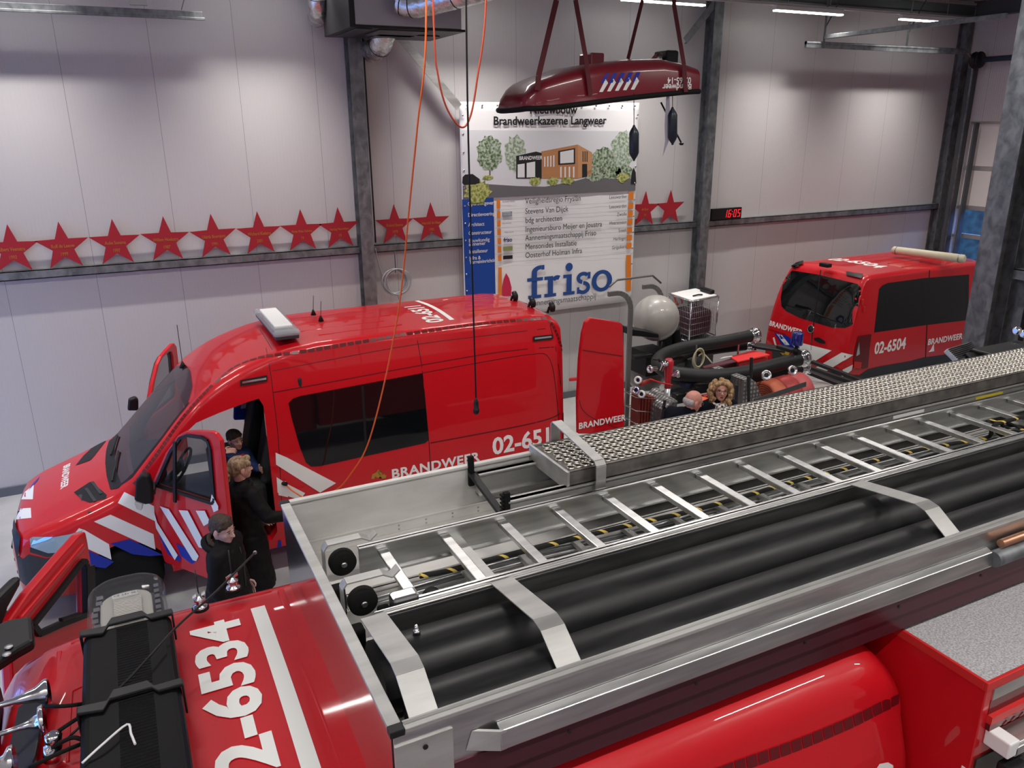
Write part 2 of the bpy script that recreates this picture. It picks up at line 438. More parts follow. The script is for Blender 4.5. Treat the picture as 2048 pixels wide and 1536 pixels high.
# steel frame: girts, columns, braces
def girt(mb, a, b, z, y):
    mb.box(a, b, y-.10, y, z+.108, z+.12); mb.box(a, b, y-.10, y-.088, z, z+.12); mb.box(a, b, y-.10, y-.02, z, z+.012)
def girt_y(mb, x, a, b, z, s):
    mb.box(min(x, x+s*.16), max(x, x+s*.16), a, b, z+.118, z+.13); mb.box(min(x+s*.148, x+s*.16), max(x+s*.148, x+s*.16), a, b, z, z+.13)
for i, (a, b) in enumerate(((XW, 3.36), (3.56, 9.95), (10.16, XE))):
    mb = MB(); girt(mb, a, b, 3.03, YB-.005)
    one('wall_girt', mb, GALV, ('galvanised horizontal rail on the back wall carrying eight red stars', 'galvanised horizontal rail on the back wall between the two steel columns, behind the banner',
        'galvanised horizontal rail on the back wall with the digital clock')[i], 'rail')
def icolumn(x, y, z0, z1, label, w=.2, d=.2, along='Y', tf=.012):
    mb = MB()
    if along == 'Y':
        mb.box(x-w/2, x+w/2, y-d, y-d+tf, z0, z1); mb.box(x-w/2, x+w/2, y-tf, y, z0, z1); mb.box(x-.005, x+.005, y-d+tf, y-tf, z0, z1)
    else:
        mb.box(x-w/2, x-w/2+tf, y-d, y, z0, z1); mb.box(x+w/2-tf, x+w/2, y-d, y, z0, z1); mb.box(x-w/2+tf, x+w/2-tf, y-d/2-.005, y-d/2+.005, z0, z1)
    mb.box(x-w/2-.05, x+w/2+.05, y-d-.05, y+.0, z0, z0+.015)
    return one('steel_column', mb, GALV, label, 'column')
icolumn(3.46, YB-.002, 0, ZC-.3, 'galvanised steel wall column behind the ventilation unit, beside the coiled grey cable', w=.2, d=.24)
icolumn(10.05, YB-.002, 0, ZC-.3, 'galvanised steel wall column beside the digital clock', w=.2, d=.24)
icolumn(16.86, YB-.002, 0, ZC-.3, 'galvanised steel column in the far hall corner by the sectional door', w=.2, d=.2)
def brace(p, q, label):
    p, q = V(p), V(q); d = (q-p).normalized(); n = d.cross(V((0,1,0))).normalized()
    mb = MB(); mb.obox((p+q)/2 - V((0,.04,0)), d*((q-p).length/2), n*.06, V((0,.004,0))); mb.obox((p+q)/2 + n*.06, d*((q-p).length/2), n*.004, V((0,.04,0)))
    one('diagonal_brace', mb, ALUD if label.startswith('galv') else GALV, label, 'brace')
brace((3.75, 12.12, 6.6), (5.06, 12.12, 5.2), 'galvanised diagonal brace running from the ventilation unit down to the banner corner')
brace((10.0, 12.12, 6.98), (9.36, 12.12, 6.3), 'short galvanised diagonal brace high on the wall behind the hanging boat')

# free-standing column and partition behind the truck
CX, CY = 10.13, 6.55
icolumn(CX, CY, 0, ZC-.3, 'wide galvanised steel column standing in front of the rear of the second red van', w=.34, d=.3, along='X', tf=.016)
struct('wall_partition', MB().box(10.45, 10.6, YF, 6.0, 0, ZC), PANY)
mb = MB()
for z in (3.0, 4.55): girt_y(mb, 10.45, YF, 6.24, z, -1)
one('wall_girt', mb, GALV, 'galvanised rails on the partition wall beside the wide free-standing column', 'rail')
icolumn(10.52, 6.42, 0, ZC-.3, 'dark steel post between the wide column and the partition wall', w=.14, d=.3, along='X')
PEN = mat('pen_tube', (0.6, 0.62, 0.7), 0.4)
one('glue_tube', MB().lathe([(.018,0),(.018,.07),(.006,.1),(.004,.13)], (10.38, 5.95, 3.131)), PEN, 'small white and red tube standing on the partition rail', 'tube')

# overhead door tracks
def c_rail(mb, p, q, up=(0,0,1)):
    mb.bar(p, q, .05, .06, up)
trk = thing('door_track', 'horizontal sectional door track bending down into the far hall corner', 'door track', (14, 11.8, 6.2))
mb = MB(); mb.tube(smooth_path([(11.9,11.8,6.33),(14.5,11.8,6.33),(16.35,11.8,6.33)], 3), .034, 8); mb.bar((11.9,11.8,6.29),(16.3,11.8,6.29),.05,.08)
mb.tube([V((11.9,11.8,6.33)), V((16.3,11.8,6.33))] + [V((16.3+.5*sin(radians(a)), 11.8+.06*a/90, 6.33-.5*(1-cos(radians(a))))) for a in range(10, 91, 10)] + [V((16.84, 11.88, 5.0)), V((16.88, 11.9, .2))], .028, 8)
mb.build('rail', GALV, trk)
_c0 = at(1652,74,y=11.7); _c1 = at(2012,31,z=_c0.z); mb = MB().bar(_c0, _c1, .09, .07); mb.build('cross_bar', GALV, trk, bevel=.006)
mb = MB()
for xx in (12.35, 14.6):
    mb.bar((xx,11.8,6.3), (xx,11.8,7.28), .05, .006); mb.bar((xx,11.8,6.6), (xx+.4,11.8,7.25), .03, .006)
mb.each('hanger', GALVD, trk)
mb = MB(); mb.lathe([(.0,-.08),(.16,-.08),(.17,-.05),(.12,-.04),(.12,.04),(.17,.05),(.16,.08),(0,.08)], (16.75, 11.75, 6.15), (0,1,0), 20); mb.build('cable_drum', BLACK, trk)
mb = MB(); mb.cyl((16.75,11.6,6.15), (16.75,7.9,6.15), .055); mb.build('torsion_shaft', mat('blue_grey_spring', (.06,.08,.14), .4, metal=.5), trk)
mb = MB(); mb.box(16.84,16.99,11.86,12.0,0,6.0); mb.box(16.84,16.99,11.62,11.66,0,4.9); mb.build('jamb', GALVD, trk, bevel=.01)
mb = MB(); mb.box(16.8,16.99,11.855,11.9,1.9,2.1); mb.build('chain_bracket', RED2, trk)
trk2 = thing('door_track', 'horizontal sectional door track above the front of the first van', 'door track', (-3, 11.8, 6.2))
mb = MB(); mb.bar((XW+.3, 11.8, 6.31), (1.4, 11.8, 6.31), .05, .075); mb.bar((XW+.3,11.79,6.262), (1.42,11.79,6.262), .034, .034); mb.build('rail', GALV, trk2, bevel=.006)
mb = MB(); mb.bar((1.15,11.8,6.36), (1.5,11.8,7.28), .06, .008); mb.bar((-2.6,11.8,6.36), (-2.6,11.8,7.28), .05, .008); mb.each('hanger', GALV, trk2)
mb = MB(); mb.cyl((.25,11.75,6.52), (.7,11.75,6.52), .012, seg=8); mb.lathe([(.03,0),(.05,.01),(.05,.03),(.03,.04)], (.25,11.75,6.52), (1,0,0), 12); mb.lathe([(.03,0),(.05,.01),(.05,.03),(.03,.04)], (.62,11.75,6.52), (1,0,0), 12)
mb.box(.55,.75,11.72,11.78,6.38,6.5); mb.build('roller', STEEL, trk2)

# roof steel
def ibeam(name, p, q, h, w, label, m=GALVD):
    p, q = V(p), V(q); d = (q-p).normalized(); s_ = d.cross(V((0,0,1))).normalized(); mb = MB(); L = d*((q-p).length/2); c = (p+q)/2
    mb.obox(c+V((0,0,h/2-.008)), L, s_*w/2, V((0,0,.008))); mb.obox(c-V((0,0,h/2-.008)), L, s_*w/2, V((0,0,.008))); mb.obox(c, L, s_*.006, V((0,0,h/2-.016)))
    return one(name, mb, m, label, 'beam')
ibeam('roof_beam', (3.46, YF, 7.14), (3.46, 12.0, 7.14), .3, .18, 'dark steel roof beam above the ventilation unit')
ibeam('roof_beam', (10.05, YF, 7.14), (10.05, 12.0, 7.14), .3, .18, 'dark steel roof beam above the hanging boat')
ibeam('roof_beam', (16.8, YF, 7.14), (16.8, 12.0, 7.14), .3, .18, 'dark steel roof beam over the far sectional door')
ibeam('eaves_beam', (10.2, 11.95, 7.1), (16.7, 11.95, 7.1), .2, .14, 'dark steel eaves beam high above the digital clock')
brace((16.6, 10.9, 7.2), (16.6, 9.2, 6.4), 'diagonal steel strut under the roof above the far door')

# LED battens
EMI = mat('lamp_diffuser', (1, 1, 1), 0.4, emit=(1, .985, .95), estr=14)
HOUS = mat('white_lamp_housing', (.6, .6, .6), .4)
tr = MB()
proto = None
al = bpy.data.lights.new('led_strip', 'AREA'); al.shape = 'RECTANGLE'; al.size = 1.6; al.size_y = 0.07; al.energy = LAMP_W; al.color = LAMP_COL; al.spread = radians(92)
al2 = al.copy(); al2.energy = 60.0; al2.spread = radians(150)
def lamp_label(x, y):
    if y > 11: return 'LED batten hanging along the back wall over ' + {-4.15:'the wall beyond the first van front', -1.02:'the first red star', 2.11:'the sixth red star', 5.24:'the banner corner', 8.37:'the hanging boat', 11.5:'the digital clock side of the corner bay', 14.63:'the curved door track'}[x]
    return 'LED batten in the %s row, above the %s bay' % ('middle' if y > 5 else 'near', {-4.15:'outer', -1.02:'cab', 2.11:'second', 5.24:'third', 8.37:'fourth', 11.5:'fifth', 14.63:'sixth'}[x])
for x, y in LAMPS:
    t = thing('led_batten', lamp_label(x, y), 'lamp', (x, y, LAMP_Z), 'LED battens under the roof')
    if proto is None:
        h = MB().box(x-.8, x+.8, y-.045, y+.045, LAMP_Z+.01, LAMP_Z+.08); h.build('housing', HOUS, t, bevel=.006)
        e = MB().box(x-.8, x+.8, y-.04, y+.04, LAMP_Z-.012, LAMP_Z+.009); e.build('diffuser', EMI, t)
        r_ = MB().cyl((x-.5,y,LAMP_Z+.08), (x-.5,y,ZC), .004, seg=6).cyl((x+.5,y,LAMP_Z+.08), (x+.5,y,ZC), .004, seg=6); r_.each('suspension_wire', STEEL, t)
        proto = t
    else:
        for ch in proto.children:
            if ch.type != 'LIGHT':
                c = ch.copy(); COL.objects.link(c); c.parent = t
    L = bpy.data.objects.new('led_light', al if y > 11 else al2); COL.objects.link(L); L.parent = t; L.location = (0, 0, -.016)
TRK = mat('white_trunking', (.4, .4, .4), .4)
one('cable_trunking', MB().box(XW+.4, XE-.6, 11.36, 11.44, LAMP_Z+.081, LAMP_Z+.11), TRK, 'thin white trunking joining the lamps along the back wall', 'trunking')

# ================================================================ the ten stars on the girt
STARM = mat('red_painted_board', (0.33, 0.011, 0.022), 0.5)
GOLD = mat('gold_print', (0.42, 0.16, 0.02), 0.45)
def star_pts(cx, cz, R, y): return [(cx+(R if k % 2 == 0 else R*.40)*sin(pi*k/5), y, cz+(R if k % 2 == 0 else R*.40)*cos(pi*k/5)) for k in range(10)]
STARS = [(-1.27,'Albert Veenstra','1993','first red star on the rail, cut by the picture edge above the first van front'), (-.67,'Rolf de Leeuw','1999','second red star on the rail, counted from the front of the first van'),
 (-.04,'Auke Sonsma','1997','third red star on the rail, counted from the front of the first van'), (.60,'Willem Hoekstra','1987','fourth red star on the rail, above the open passenger door'),
 (1.25,'Uldrik Boertjens','1991','fifth red star on the rail, just before the white light bar'), (1.88,'Wichard Kielstra','2001','sixth red star on the rail, above the white light bar'),
 (2.50,'Rintje Klaas Zeilstra','19','seventh red star on the rail, two before the steel column'), (3.08,'Harting Nauwelaars','19','eighth red star on the rail, touching the steel column'),
 (3.96,'Roland Bosma','1979','red star right above the coiled grey cable'), (4.58,'Harrold de Haan','1985','red star between the coiled cable and the banner'),
 (8.76,'de Boer','19','red star half hidden behind the banner edge'), (9.34,'','','last red star, between the banner and the clock column')]
for k, (x, nm, yr, lab) in enumerate(STARS):
    y = YB - .075; R = .335; cz = 3.15 + R*cos(pi/5) + .005; tilt = [.02,-.01,.01,.015,-.02,.0,.01,-.015,.01,0,.02,-.01][k]
    t = thing('wooden_star', lab, 'star', (x, y, 3.15), 'red wooden stars on the wall rail')
    mb = MB().prism(star_pts(x, cz, R, y-.006), (0, .012, 0)); mb.build('star_board', STARM, t, bevel=.001, seg=1)
    if nm: text('name_lettering', nm, .066 if len(nm) < 17 else .052, (x, y-.0065, cz-.01), (1,0,0), (0,0,1), GOLD, t, align='CENTER', xs=.72, bold=.01)
    if yr: text('year_lettering', yr, .065, (x, y-.0065, cz-.115), (1,0,0), (0,0,1), GOLD, t, align='CENTER', xs=.72, bold=.01)
    t.rotation_euler = (0, tilt, 0)

# ================================================================ digital clock
t = thing('digital_clock', 'black digital wall clock with red digits resting on the wall rail', 'clock', (10.66, 12.18, 3.15))
MB().box(10.29, 11.02, 12.16, 12.22, 3.152, 3.37).build('clock_case', BLACK, t, bevel=.006)
RLED = mat('red_led', (.3, 0, 0), .4, emit=(1, .02, .03), estr=1.6)
SEG = {'1': 'bc', '6': 'afedcg', '0': 'abcdef', '5': 'afgcd'}
mb = MB(); gx = 10.58
for ch in '16:05':
    if ch == ':':
        for dz in (.05, .1): mb.box(gx, gx+.014, 12.156, 12.159, 3.19+dz, 3.204+dz)
        gx += .035; continue
    W_, H_ = .065, .145; z0 = 3.19; q = .014; sh = .02
    S = {'a': (0,H_-q,W_,H_), 'g': (0,H_/2-q/2,W_,H_/2+q/2), 'd': (0,0,W_,q), 'f': (0,H_/2,q,H_), 'b': (W_-q,H_/2,W_,H_), 'e': (0,0,q,H_/2), 'c': (W_-q,0,W_,H_/2)}
    for s_ in SEG[ch]:
        a, b, c, d = S[s_]
        mb.add([(gx+a+sh*b/H_,12.157,z0+b+.002), (gx+c+sh*b/H_,12.157,z0+b+.002), (gx+c+sh*d/H_,12.157,z0+d-.002), (gx+a+sh*d/H_,12.157,z0+d-.002)], [(0,1,2,3)])
    gx += .098
mb.build('digits', RLED, t, fix=False)

# ================================================================ banner
BX0, BX1, BZ0, BZ1, BY = 5.10, 8.50, 1.76, 5.28, 12.15
ban = thing('construction_banner', 'large printed construction banner with a building picture, names and a blue logo', 'banner', (6.8, BY, BZ0))
def bsag(x, z):   # hand-measured slant of the cloth's lower half
    return z
BW = mat('white_banner_cloth', (.78, .78, .78), .55)
mb = MB(); nx, nz = 30, 26; base = 0
pts = []
for j in range(nz+1):
    for i in range(nx+1):
        x = BX0+(BX1-BX0)*i/nx; z = BZ0+(BZ1-BZ0)*j/nz
        y = BY + .006*sin(i*1.1+j*.3)*(1 if j < 3 or j > nz-3 else .3); pts.append((x, y+.012, z))
fs = [(j*(nx+1)+i, j*(nx+1)+i+1, (j+1)*(nx+1)+i+1, (j+1)*(nx+1)+i) for j in range(nz) for i in range(nx)]
mb.add(pts, fs, True); o = mb.build('cloth', BW, ban, fix=False); sm = o.modifiers.new('s', 'SOLIDIFY'); sm.thickness = .002
def bpoly(name, P, m, lift=.0): # P in fractions: x 0..1, z metres
    return MB().poly([(BX0+(BX1-BX0)*a, BY-.002-lift, b) for a, b in P]).build(name, m, ban, fix=False)
SKYM = mat('printed_sky', (.62,.63,.65), .6)
bpoly('sky_print', [(.005,3.79),(.995,3.79),(.995,4.81),(.005,4.86)], SKYM)
ROADM = mat('printed_road', (.13,.125,.13), .6)
bpoly('road_print', [(.005,3.79),(.995,3.79),(.995,3.98),(.80,4.12),(.62,4.0),(.45,3.93),(.30,3.96),(.11,4.02),(.005,4.0)][::1], ROADM, .001)
def leafm(name, a, b):
    m = mat(name, a, .7); noise_col(m, a, b, 22, 8, lo=.4, hi=.6); return m
TREE = leafm('printed_tree', (.05,.10,.03), (.40,.46,.36)); TREE2 = leafm('printed_pale_tree', (.16,.25,.13), (.50,.54,.48)); BUSH = leafm('printed_grass', (.16,.2,.03), (.50,.50,.18))
def blob(name, cx, cz, rx, rz, m, n=36, lift=.002, jag=.16):
    random.seed(name+str(cx)); P = []
    for k in range(n):
        t = 2*pi*k/n; r = 1 + random.uniform(-jag, jag*.4); P.append(((cx+rx*r*cos(t)-BX0)/(BX1-BX0), cz+rz*r*sin(t)))
    return bpoly(name, P, m, lift)
def bp(px, py): return at(px, py, y=BY)
c = bp(979, 307); blob('tree_print', c.x, c.z, .24, .29, TREE); bpoly('trunk_print', [((c.x-.012-BX0)/3.4, 4.08), ((c.x+.012-BX0)/3.4, 4.08), ((c.x+.01-BX0)/3.4, c.z), ((c.x-.01-BX0)/3.4, c.z)], mat('printed_bark', (.08,.06,.05), .7), .0015)
c = bp(1030, 307); blob('tree_print', c.x, c.z, .2, .30, TREE2)
c = bp(1205, 325); blob('tree_print', c.x, c.z, .26, .26, TREE, lift=.0025)
c = bp(1245, 305); blob('tree_print', c.x-.02, c.z, .24, .40, TREE2, lift=.002)
for q in ((1225,345),(1190,350),(1250,345)):
    c = bp(*q); blob('hedge_print', c.x, c.z, .2, .12, TREE, lift=.003)
for px, py, rx, rz in ((935,385,.26,.2),(1070,362,.12,.07),(1105,362,.12,.08),(1135,362,.14,.07),(1245,355,.14,.09),(975,355,.1,.04)):
    c = bp(px, py); blob('grass_print', max(BX0+rx+.02, min(c.x, BX1-.16)), c.z, rx, rz, BUSH, lift=.0045 if px > 1000 else .004, jag=.3)
def bpx(name, P, m, lift): return MB().poly([bp(*q) - V((0,.002+lift,0)) for q in P]).build(name, m, ban, fix=False)
BRICK = mat('printed_brick', (.44,.20,.08), .6); BRK2 = mat('printed_brick_side', (.50,.26,.12), .6); PBL = mat('printed_black', (.012,.012,.014), .6); PWH = mat('printed_white', (.7,.7,.7), .6)
bpx('brick_print', [(1083,357),(1082,303),(1155,289),(1156,357)], BRICK, .003); bpx('brick_side_print', [(1156,357),(1155,289),(1184,305),(1183,350)], BRK2, .003)
bpx('station_print', [(1032,357),(1032,312),(1072,303),(1083,306),(1083,357)], PBL, .0032)
for P in ([(1035,355),(1035,329),(1049,327),(1049,355)], [(1053,355),(1053,326),(1070,323),(1070,354)]): bpx('gate_print', P, PWH, .0036)
bpx('window_frame_print', [(1116,330),(1116,302),(1150,296),(1150,328)], PBL, .0036); bpx('window_print', [(1120,327),(1120,304),(1147,299),(1147,325)], PWH, .004)
mb = MB()
for i in range(4):
    x = 1088+6*i; mb.poly([bp(*q)-V((0,.0062,0)) for q in ((x,334),(x,314-i),(x+2.5,313-i),(x+2.5,333))])
for i in range(4):
    x = 1120+8.5*i; mb.poly([bp(*q)-V((0,.0062,0)) for q in ((x,355),(x,334),(x+3,333),(x+3,355))])
mb.each('slot_window_print', PWH, ban, fix=False)
mb = MB()
for x in (1165,1169,1173): mb.poly([bp(*q)-V((0,.0062,0)) for q in ((x,323),(x,302),(x+1.6,303),(x+1.6,324))])
mb.poly([bp(*q)-V((0,.0062,0)) for q in ((1164,355),(1164,328),(1174,328),(1174,353))]); mb.each('dark_window_print', PBL, ban, fix=False)
bpx('car_print', [(924,366),(925,354),(930,349),(945,348),(952,353),(959,358),(959,366),(950,369),(928,370)], PBL, .0042)
bpx('cyclist_print', [(1261,368),(1263,345),(1267,335),(1271,345),(1272,367)], PBL, .006)
bpx('blue_panel_print', [(924,399),(987,395),(991,592),(931,592)], mat('printed_blue', (.008,.055,.30), .5), .001)
OR = mat('printed_orange', (.72,.20,.02), .5)
U_, W_ = (1,0,0), (0,0,1)
def btxt(s, px, py, size, m, xs=1.0, bold=0.0, align='LEFT', nm='lettering'):
    p = bp(px, py); return text(nm, s, size, (p.x, BY-.004, p.z), U_, W_, m, ban, align=align, xs=xs, bold=bold)
INK = mat('black_print', (.01,.01,.012), .5)
btxt('Nieuwbouw', 1107, 227, .185, INK, bold=.025, align='CENTER', xs=.98); btxt('Brandweerkazerne Langweer', 1103, 249, .185, INK, bold=.025, align='CENTER', xs=.98)
rowsL = [('Veiligheidsregio Fryslân',406.5),('Stevens Van Dijck',427),('bdg architecten',445),('Ingenieursburo Meijer en Joustra',463),('Aannemingsmaatschappij Friso',480.5),('Mensonides Installatie',498),('Oosterhof Holman Infra',515)]
for s, y in rowsL: btxt(s, 1050, y+1, .135, INK, xs=.86)
for s, y in (('Leeuwarden',396),('Leeuwarden',415),('Zwolle',431),('Heerenveen',447),('Sneek',463),('Harlingen',479),('Grijpskerk',496)): btxt(s, 1253, y, .088, INK, align='RIGHT', xs=.85)
for s, y in (('Opdrachtgever',411.5),('Directievoering',433.5),('Architect',453),('Constructeur',470),('Bouwkundig',485),('aannemer',492),('Installateur',507),('Infra &',520),('Terreininrichting',528)): btxt(s, 935+(y-411)*.03, y, .085, PWH, xs=.9, bold=.01)
btxt('BRANDWEER', 1038, 320, .085, PWH, bold=.02, xs=.85)
mb = MB()
for y0, y1 in ((399,417),(423,436),(441,453),(458,470),(476,488),(493,505),(510,522),(535,592)): mb.poly([bp(*q)-V((0,.004,0)) for q in ((993+(y0-399)*.025,y1),(993+(y0-399)*.025,y0),(1000+(y0-399)*.025,y0-.3),(1000+(y0-399)*.025,y1-.3))])
for y0, y1 in ((384,400),(406,418),(422,434),(438,450),(455,466),(470,481),(486,497),(510,582)): mb.poly([bp(*q)-V((0,.004,0)) for q in ((1257-(y0-384)*.04,y1),(1257-(y0-384)*.04,y0),(1267-(y0-384)*.04,y0-.5),(1267-(y0-384)*.04,y1-.5))])
mb.each('orange_marker_print', OR, ban, fix=False)
bpx('grey_logo_print', [(1004,433),(1004,424),(1024,422.5),(1024,431.5)], mat('printed_grey_blue', (.22,.27,.31), .5), .002)
bpx('green_logo_print', [(1006,502),(1006,493.5),(1025,492),(1025,500.5)], mat('printed_olive', (.25,.30,.10), .5), .002)
bpx('black_logo_print', [(1006,519),(1006,511.5),(1025,510),(1025,517.5)], INK, .002)
btxt('friso', 1007, 484, .10, mat('printed_navy', (.01,.02,.12), .5), bold=.03, xs=.9); btxt('STEVENS', 1006, 427, .035, PWH); btxt('VAN DIJCK', 1006, 431, .035, PWH); btxt('bdg architecten', 1004, 448, .028, INK); btxt('Meijer Joustra', 1009, 466, .03, INK); btxt('VEILIGHEIDSREGIO', 1004, 405, .028, INK)
mb = MB()
for i in range(7):
    y = (419,437,455,472,489.5,507,524)[i]
    a, b = bp(990, y+1), bp(1272, y-17-i*.3); mb.poly([a-V((0,.003,0)), b-V((0,.003,0)), b-V((0,.003,.005)), a-V((0,.003,.005))])
mb.each('row_line_print', mat('printed_pale_line', (.5,.5,.5), .6), ban, fix=False)
# the slab-serif logo
LOGO = mat('logo_blue', (.02,.07,.27), .5); lg = MB(); Z0 = 2.02; ly = BY-.005
def q4(x0, x1, z0, z1):
    y_ = ly - .0003*len(lg.f); lg.add([(x0,y_,z0),(x1,y_,z0),(x1,y_,z1),(x0,y_,z1)], [(0,1,2,3)])
def ring(cx, cz, rx, rz, t, a0=0, a1=360, n=28, tz=None):
    tz = tz or t
    for k in range(n):
        a, b = radians(a0+(a1-a0)*k/n), radians(a0+(a1-a0)*(k+1)/n)
        lg.add([(cx+(rx-t)*cos(a),ly,cz+(rz-tz)*sin(a)),(cx+rx*cos(a),ly,cz+rz*sin(a)),(cx+rx*cos(b),ly,cz+rz*sin(b)),(cx+(rx-t)*cos(b),ly,cz+(rz-tz)*sin(b))], [(0,1,2,3)])
lx = bp(1052, 580).x; T = .105
q4(lx+.04, lx+.30, Z0, Z0+.06); q4(lx+.11, lx+.11+T, Z0, Z0+.46); ring(lx+.30, Z0+.46, .19, .12, T, 90, 180, 10, .07); q4(lx+.30, lx+.36, Z0+.50, Z0+.58); q4(lx+.02, lx+.33, Z0+.31, Z0+.37)
q4(lx+.36, lx+.60, Z0, Z0+.06); q4(lx+.43, lx+.43+T, Z0, Z0+.37); q4(lx+.36, lx+.5, Z0+.31, Z0+.37); ring(lx+.62, Z0+.25, .13, .125, .08, 60, 150, 8)
q4(lx+.74, lx+.98, Z0, Z0+.06); q4(lx+.81, lx+.81+T, Z0, Z0+.37); q4(lx+.74, lx+.9, Z0+.31, Z0+.37); lg.add([(lx+.862+.075*cos(2*pi*k/20), ly, Z0+.50+.075*sin(2*pi*k/20)) for k in range(20)], [tuple(range(20))])
ring(lx+1.16, Z0+.28, .14, .11, .075, 30, 260, 18, .07); ring(lx+1.16, Z0+.10, .15, .12, .075, -150, 90, 18, .07); q4(lx+1.24, lx+1.30, Z0+.26, Z0+.38); q4(lx+1.02, lx+1.07, Z0, Z0+.12)
ring(lx+1.56, Z0+.19, .22, .20, .10, 0, 360, 36, .07)
lg.build('logo_print', LOGO, ban, fix=False)
btxt('Aannemingsmaatschappij', 1192, 597, .15, mat('printed_grey', (.12,.12,.13), .5), align='RIGHT', xs=.92)
bpx('red_flame_print', [(1004,575),(1007,558),(1012,546),(1018,556),(1023,575),(1022,592),(1004,592)], mat('printed_crimson', (.55,.02,.07), .5), .003)
mb = MB()
for i in range(13): mb.lathe([(.004,0),(.018,.002),(.018,.004),(.004,.006)], (BX0+.12+i*.265, BY-.006, BZ1-.05), (0,-1,0), 10)
for i in range(11):
    mb.lathe([(.004,0),(.016,.002),(.016,.004),(.004,.006)], (BX0+.045, BY-.006, BZ1-.2-i*.28), (0,-1,0), 10); mb.lathe([(.004,0),(.016,.002),(.016,.004),(.004,.006)], (BX1-.035, BY-.006, BZ1-.2-i*.29), (0,-1,0), 10)
mb.each('eyelet', STEEL, ban)

# coiled cable and junction box on the wall
t = thing('cable_coil', 'coil of grey cable hanging on the wall below a red star', 'cable', (3.93, 12.14, 2.3))
mb = MB(); random.seed(3)
for k in range(7): 
    cx, cz, r = 3.92+random.uniform(-.06,.05), 2.55+random.uniform(-.015,.015), .205+random.uniform(-.02,.01)
    mb.tube([(cx+r*cos(a), 12.16-.012*k, cz+r*sin(a)) for a in [2*pi*i/28 for i in range(28)]], .008, 6, closed=True)
mb.tube(smooth_path([(3.62,12.2,3.1),(3.66,12.17,2.8),(3.78,12.14,2.42),(3.9,12.13,2.36),(3.96,12.14,2.2),(3.98,12.2,2.1)], 6), .008, 6)
mb.build('cable', mat('grey_cable', (.32,.32,.33), .5), t); MB().tube([(3.92,12.17,3.05),(3.92,12.16,2.78),(3.90,12.12,2.7)], .006, 6).build('tie', BLACK, t)
one('junction_box', MB().box(3.9,4.06,12.2,12.298,1.9,2.09).lathe([(.03,0),(.03,.03),(.012,.05)], (3.98,12.25,2.09)), WPL, 'small white junction box on the wall under the coiled cable', 'junction box', bevel=.006)
one('column_cable', MB().tube([(3.58,12.06,6.3),(3.585,12.07,5),(3.59,12.07,4),(3.6,12.1,3.2)], .012, 6), BLACK, 'thin black cable clipped down the steel column by the stars', 'cable')

# hanging cables
c1 = thing('charging_cable', 'orange charging cable hanging from the roof to the first van side socket', 'cable', (2.3, 7.3, ZC))
mb = MB(); P = [at(857,-60,y=6.6), at(852,60,y=6.6), at(835,250,y=6.7), at(818,420,y=6.9), at(800,600,y=7.2), at(770,760,y=7.45), at(735,890,y=7.7), at(700,950,y=7.9), at(672,980,y=8.05), at(625,1000,y=8.2), at(590,985,y=8.32), at(568,966,y=8.40)]
P[0].z = ZC-.01; mb.tube(smooth_path(P, 8), .0085, 8); mb.build('cable', ORANGE, c1)
MB().cyl(at(565,966,y=8.44), at(572,968,y=8.37), .024).each('connector', BLACK, c1)
P = [at(864,-60,y=6.6), at(868,60,y=6.6), at(876,150,y=6.6), at(893,215,y=6.6), at(921,254,y=6.6), at(940,235,y=6.6), at(954,160,y=6.6), at(972,0,y=6.6), at(975,-60,y=6.6)]; P[0].z = P[-1].z = ZC-.01
one('cable_loop', MB().tube(smooth_path(P, 8), .0085, 8), mat('red_orange_cable', (.45,.06,.02), .5), 'orange cable hanging in an open loop in front of the banner corner', 'cable')
t = thing('hanging_socket_cable', 'black cable hanging from the roof with a black plug in front of the first van', 'cable', (2.85, 6.5, ZC))
a, b = at(936,-40,y=6.5), at(952,795,y=6.5); a.z = ZC
MB().tube(smooth_path([a, at(935,200,y=6.5), at(946,600,y=6.5), b], 6), .0085, 8).build('cable', BLACK, t)
MB().lathe([(.006,0),(.018,.03),(.024,.05),(.024,.11),(.030,.115),(.030,.15),(.015,.17)], b, (0,0,-1), 14).build('plug', BLACK, t)

# ================================================================ ventilation unit
LG = mat('light_grey_sheet', (.33,.32,.33), .45, metal=.2)
av = thing('ventilation_unit', 'black and grey ceiling ventilation unit over the steel column', 'ventilation unit', (3.6, 10.7, 6.1))
MB().box(2.95,3.02,10.45,11.75,6.12,6.85).box(2.95,4.5,10.45,11.75,6.10,6.13).build('black_casing', BLACK, av, bevel=.008)
MB().box(3.021,4.45,10.46,11.74,6.131,6.85).build('grey_housing', LG, av, bevel=.01)
MB().box(3.35,4.0,10.52,11.2,6.085,6.099).box(3.5,4.35,11.0,11.6,6.085,6.098).box(3.05,3.25,10.5,11.5,6.085,6.098).each('grille', mat('dark_grille', (.02,.025,.03), .4), av, bevel=.004)
MB().lathe([(.12,0),(.14,.02),(.14,.05),(.11,.06),(.02,.03)], (3.62,10.455,6.55), (0,-1,0), 26).build('round_outlet', BLACK, av)
FOIL = mat('foil_duct', (.6,.6,.6), .25, metal=1); nzz = noise_col(FOIL, (.45,.45,.45), (.75,.75,.75), 9, 8, (1,1,1), rough=(.15,.4)); add_bump(FOIL, nzz.outputs['Fac'], .6, .03)
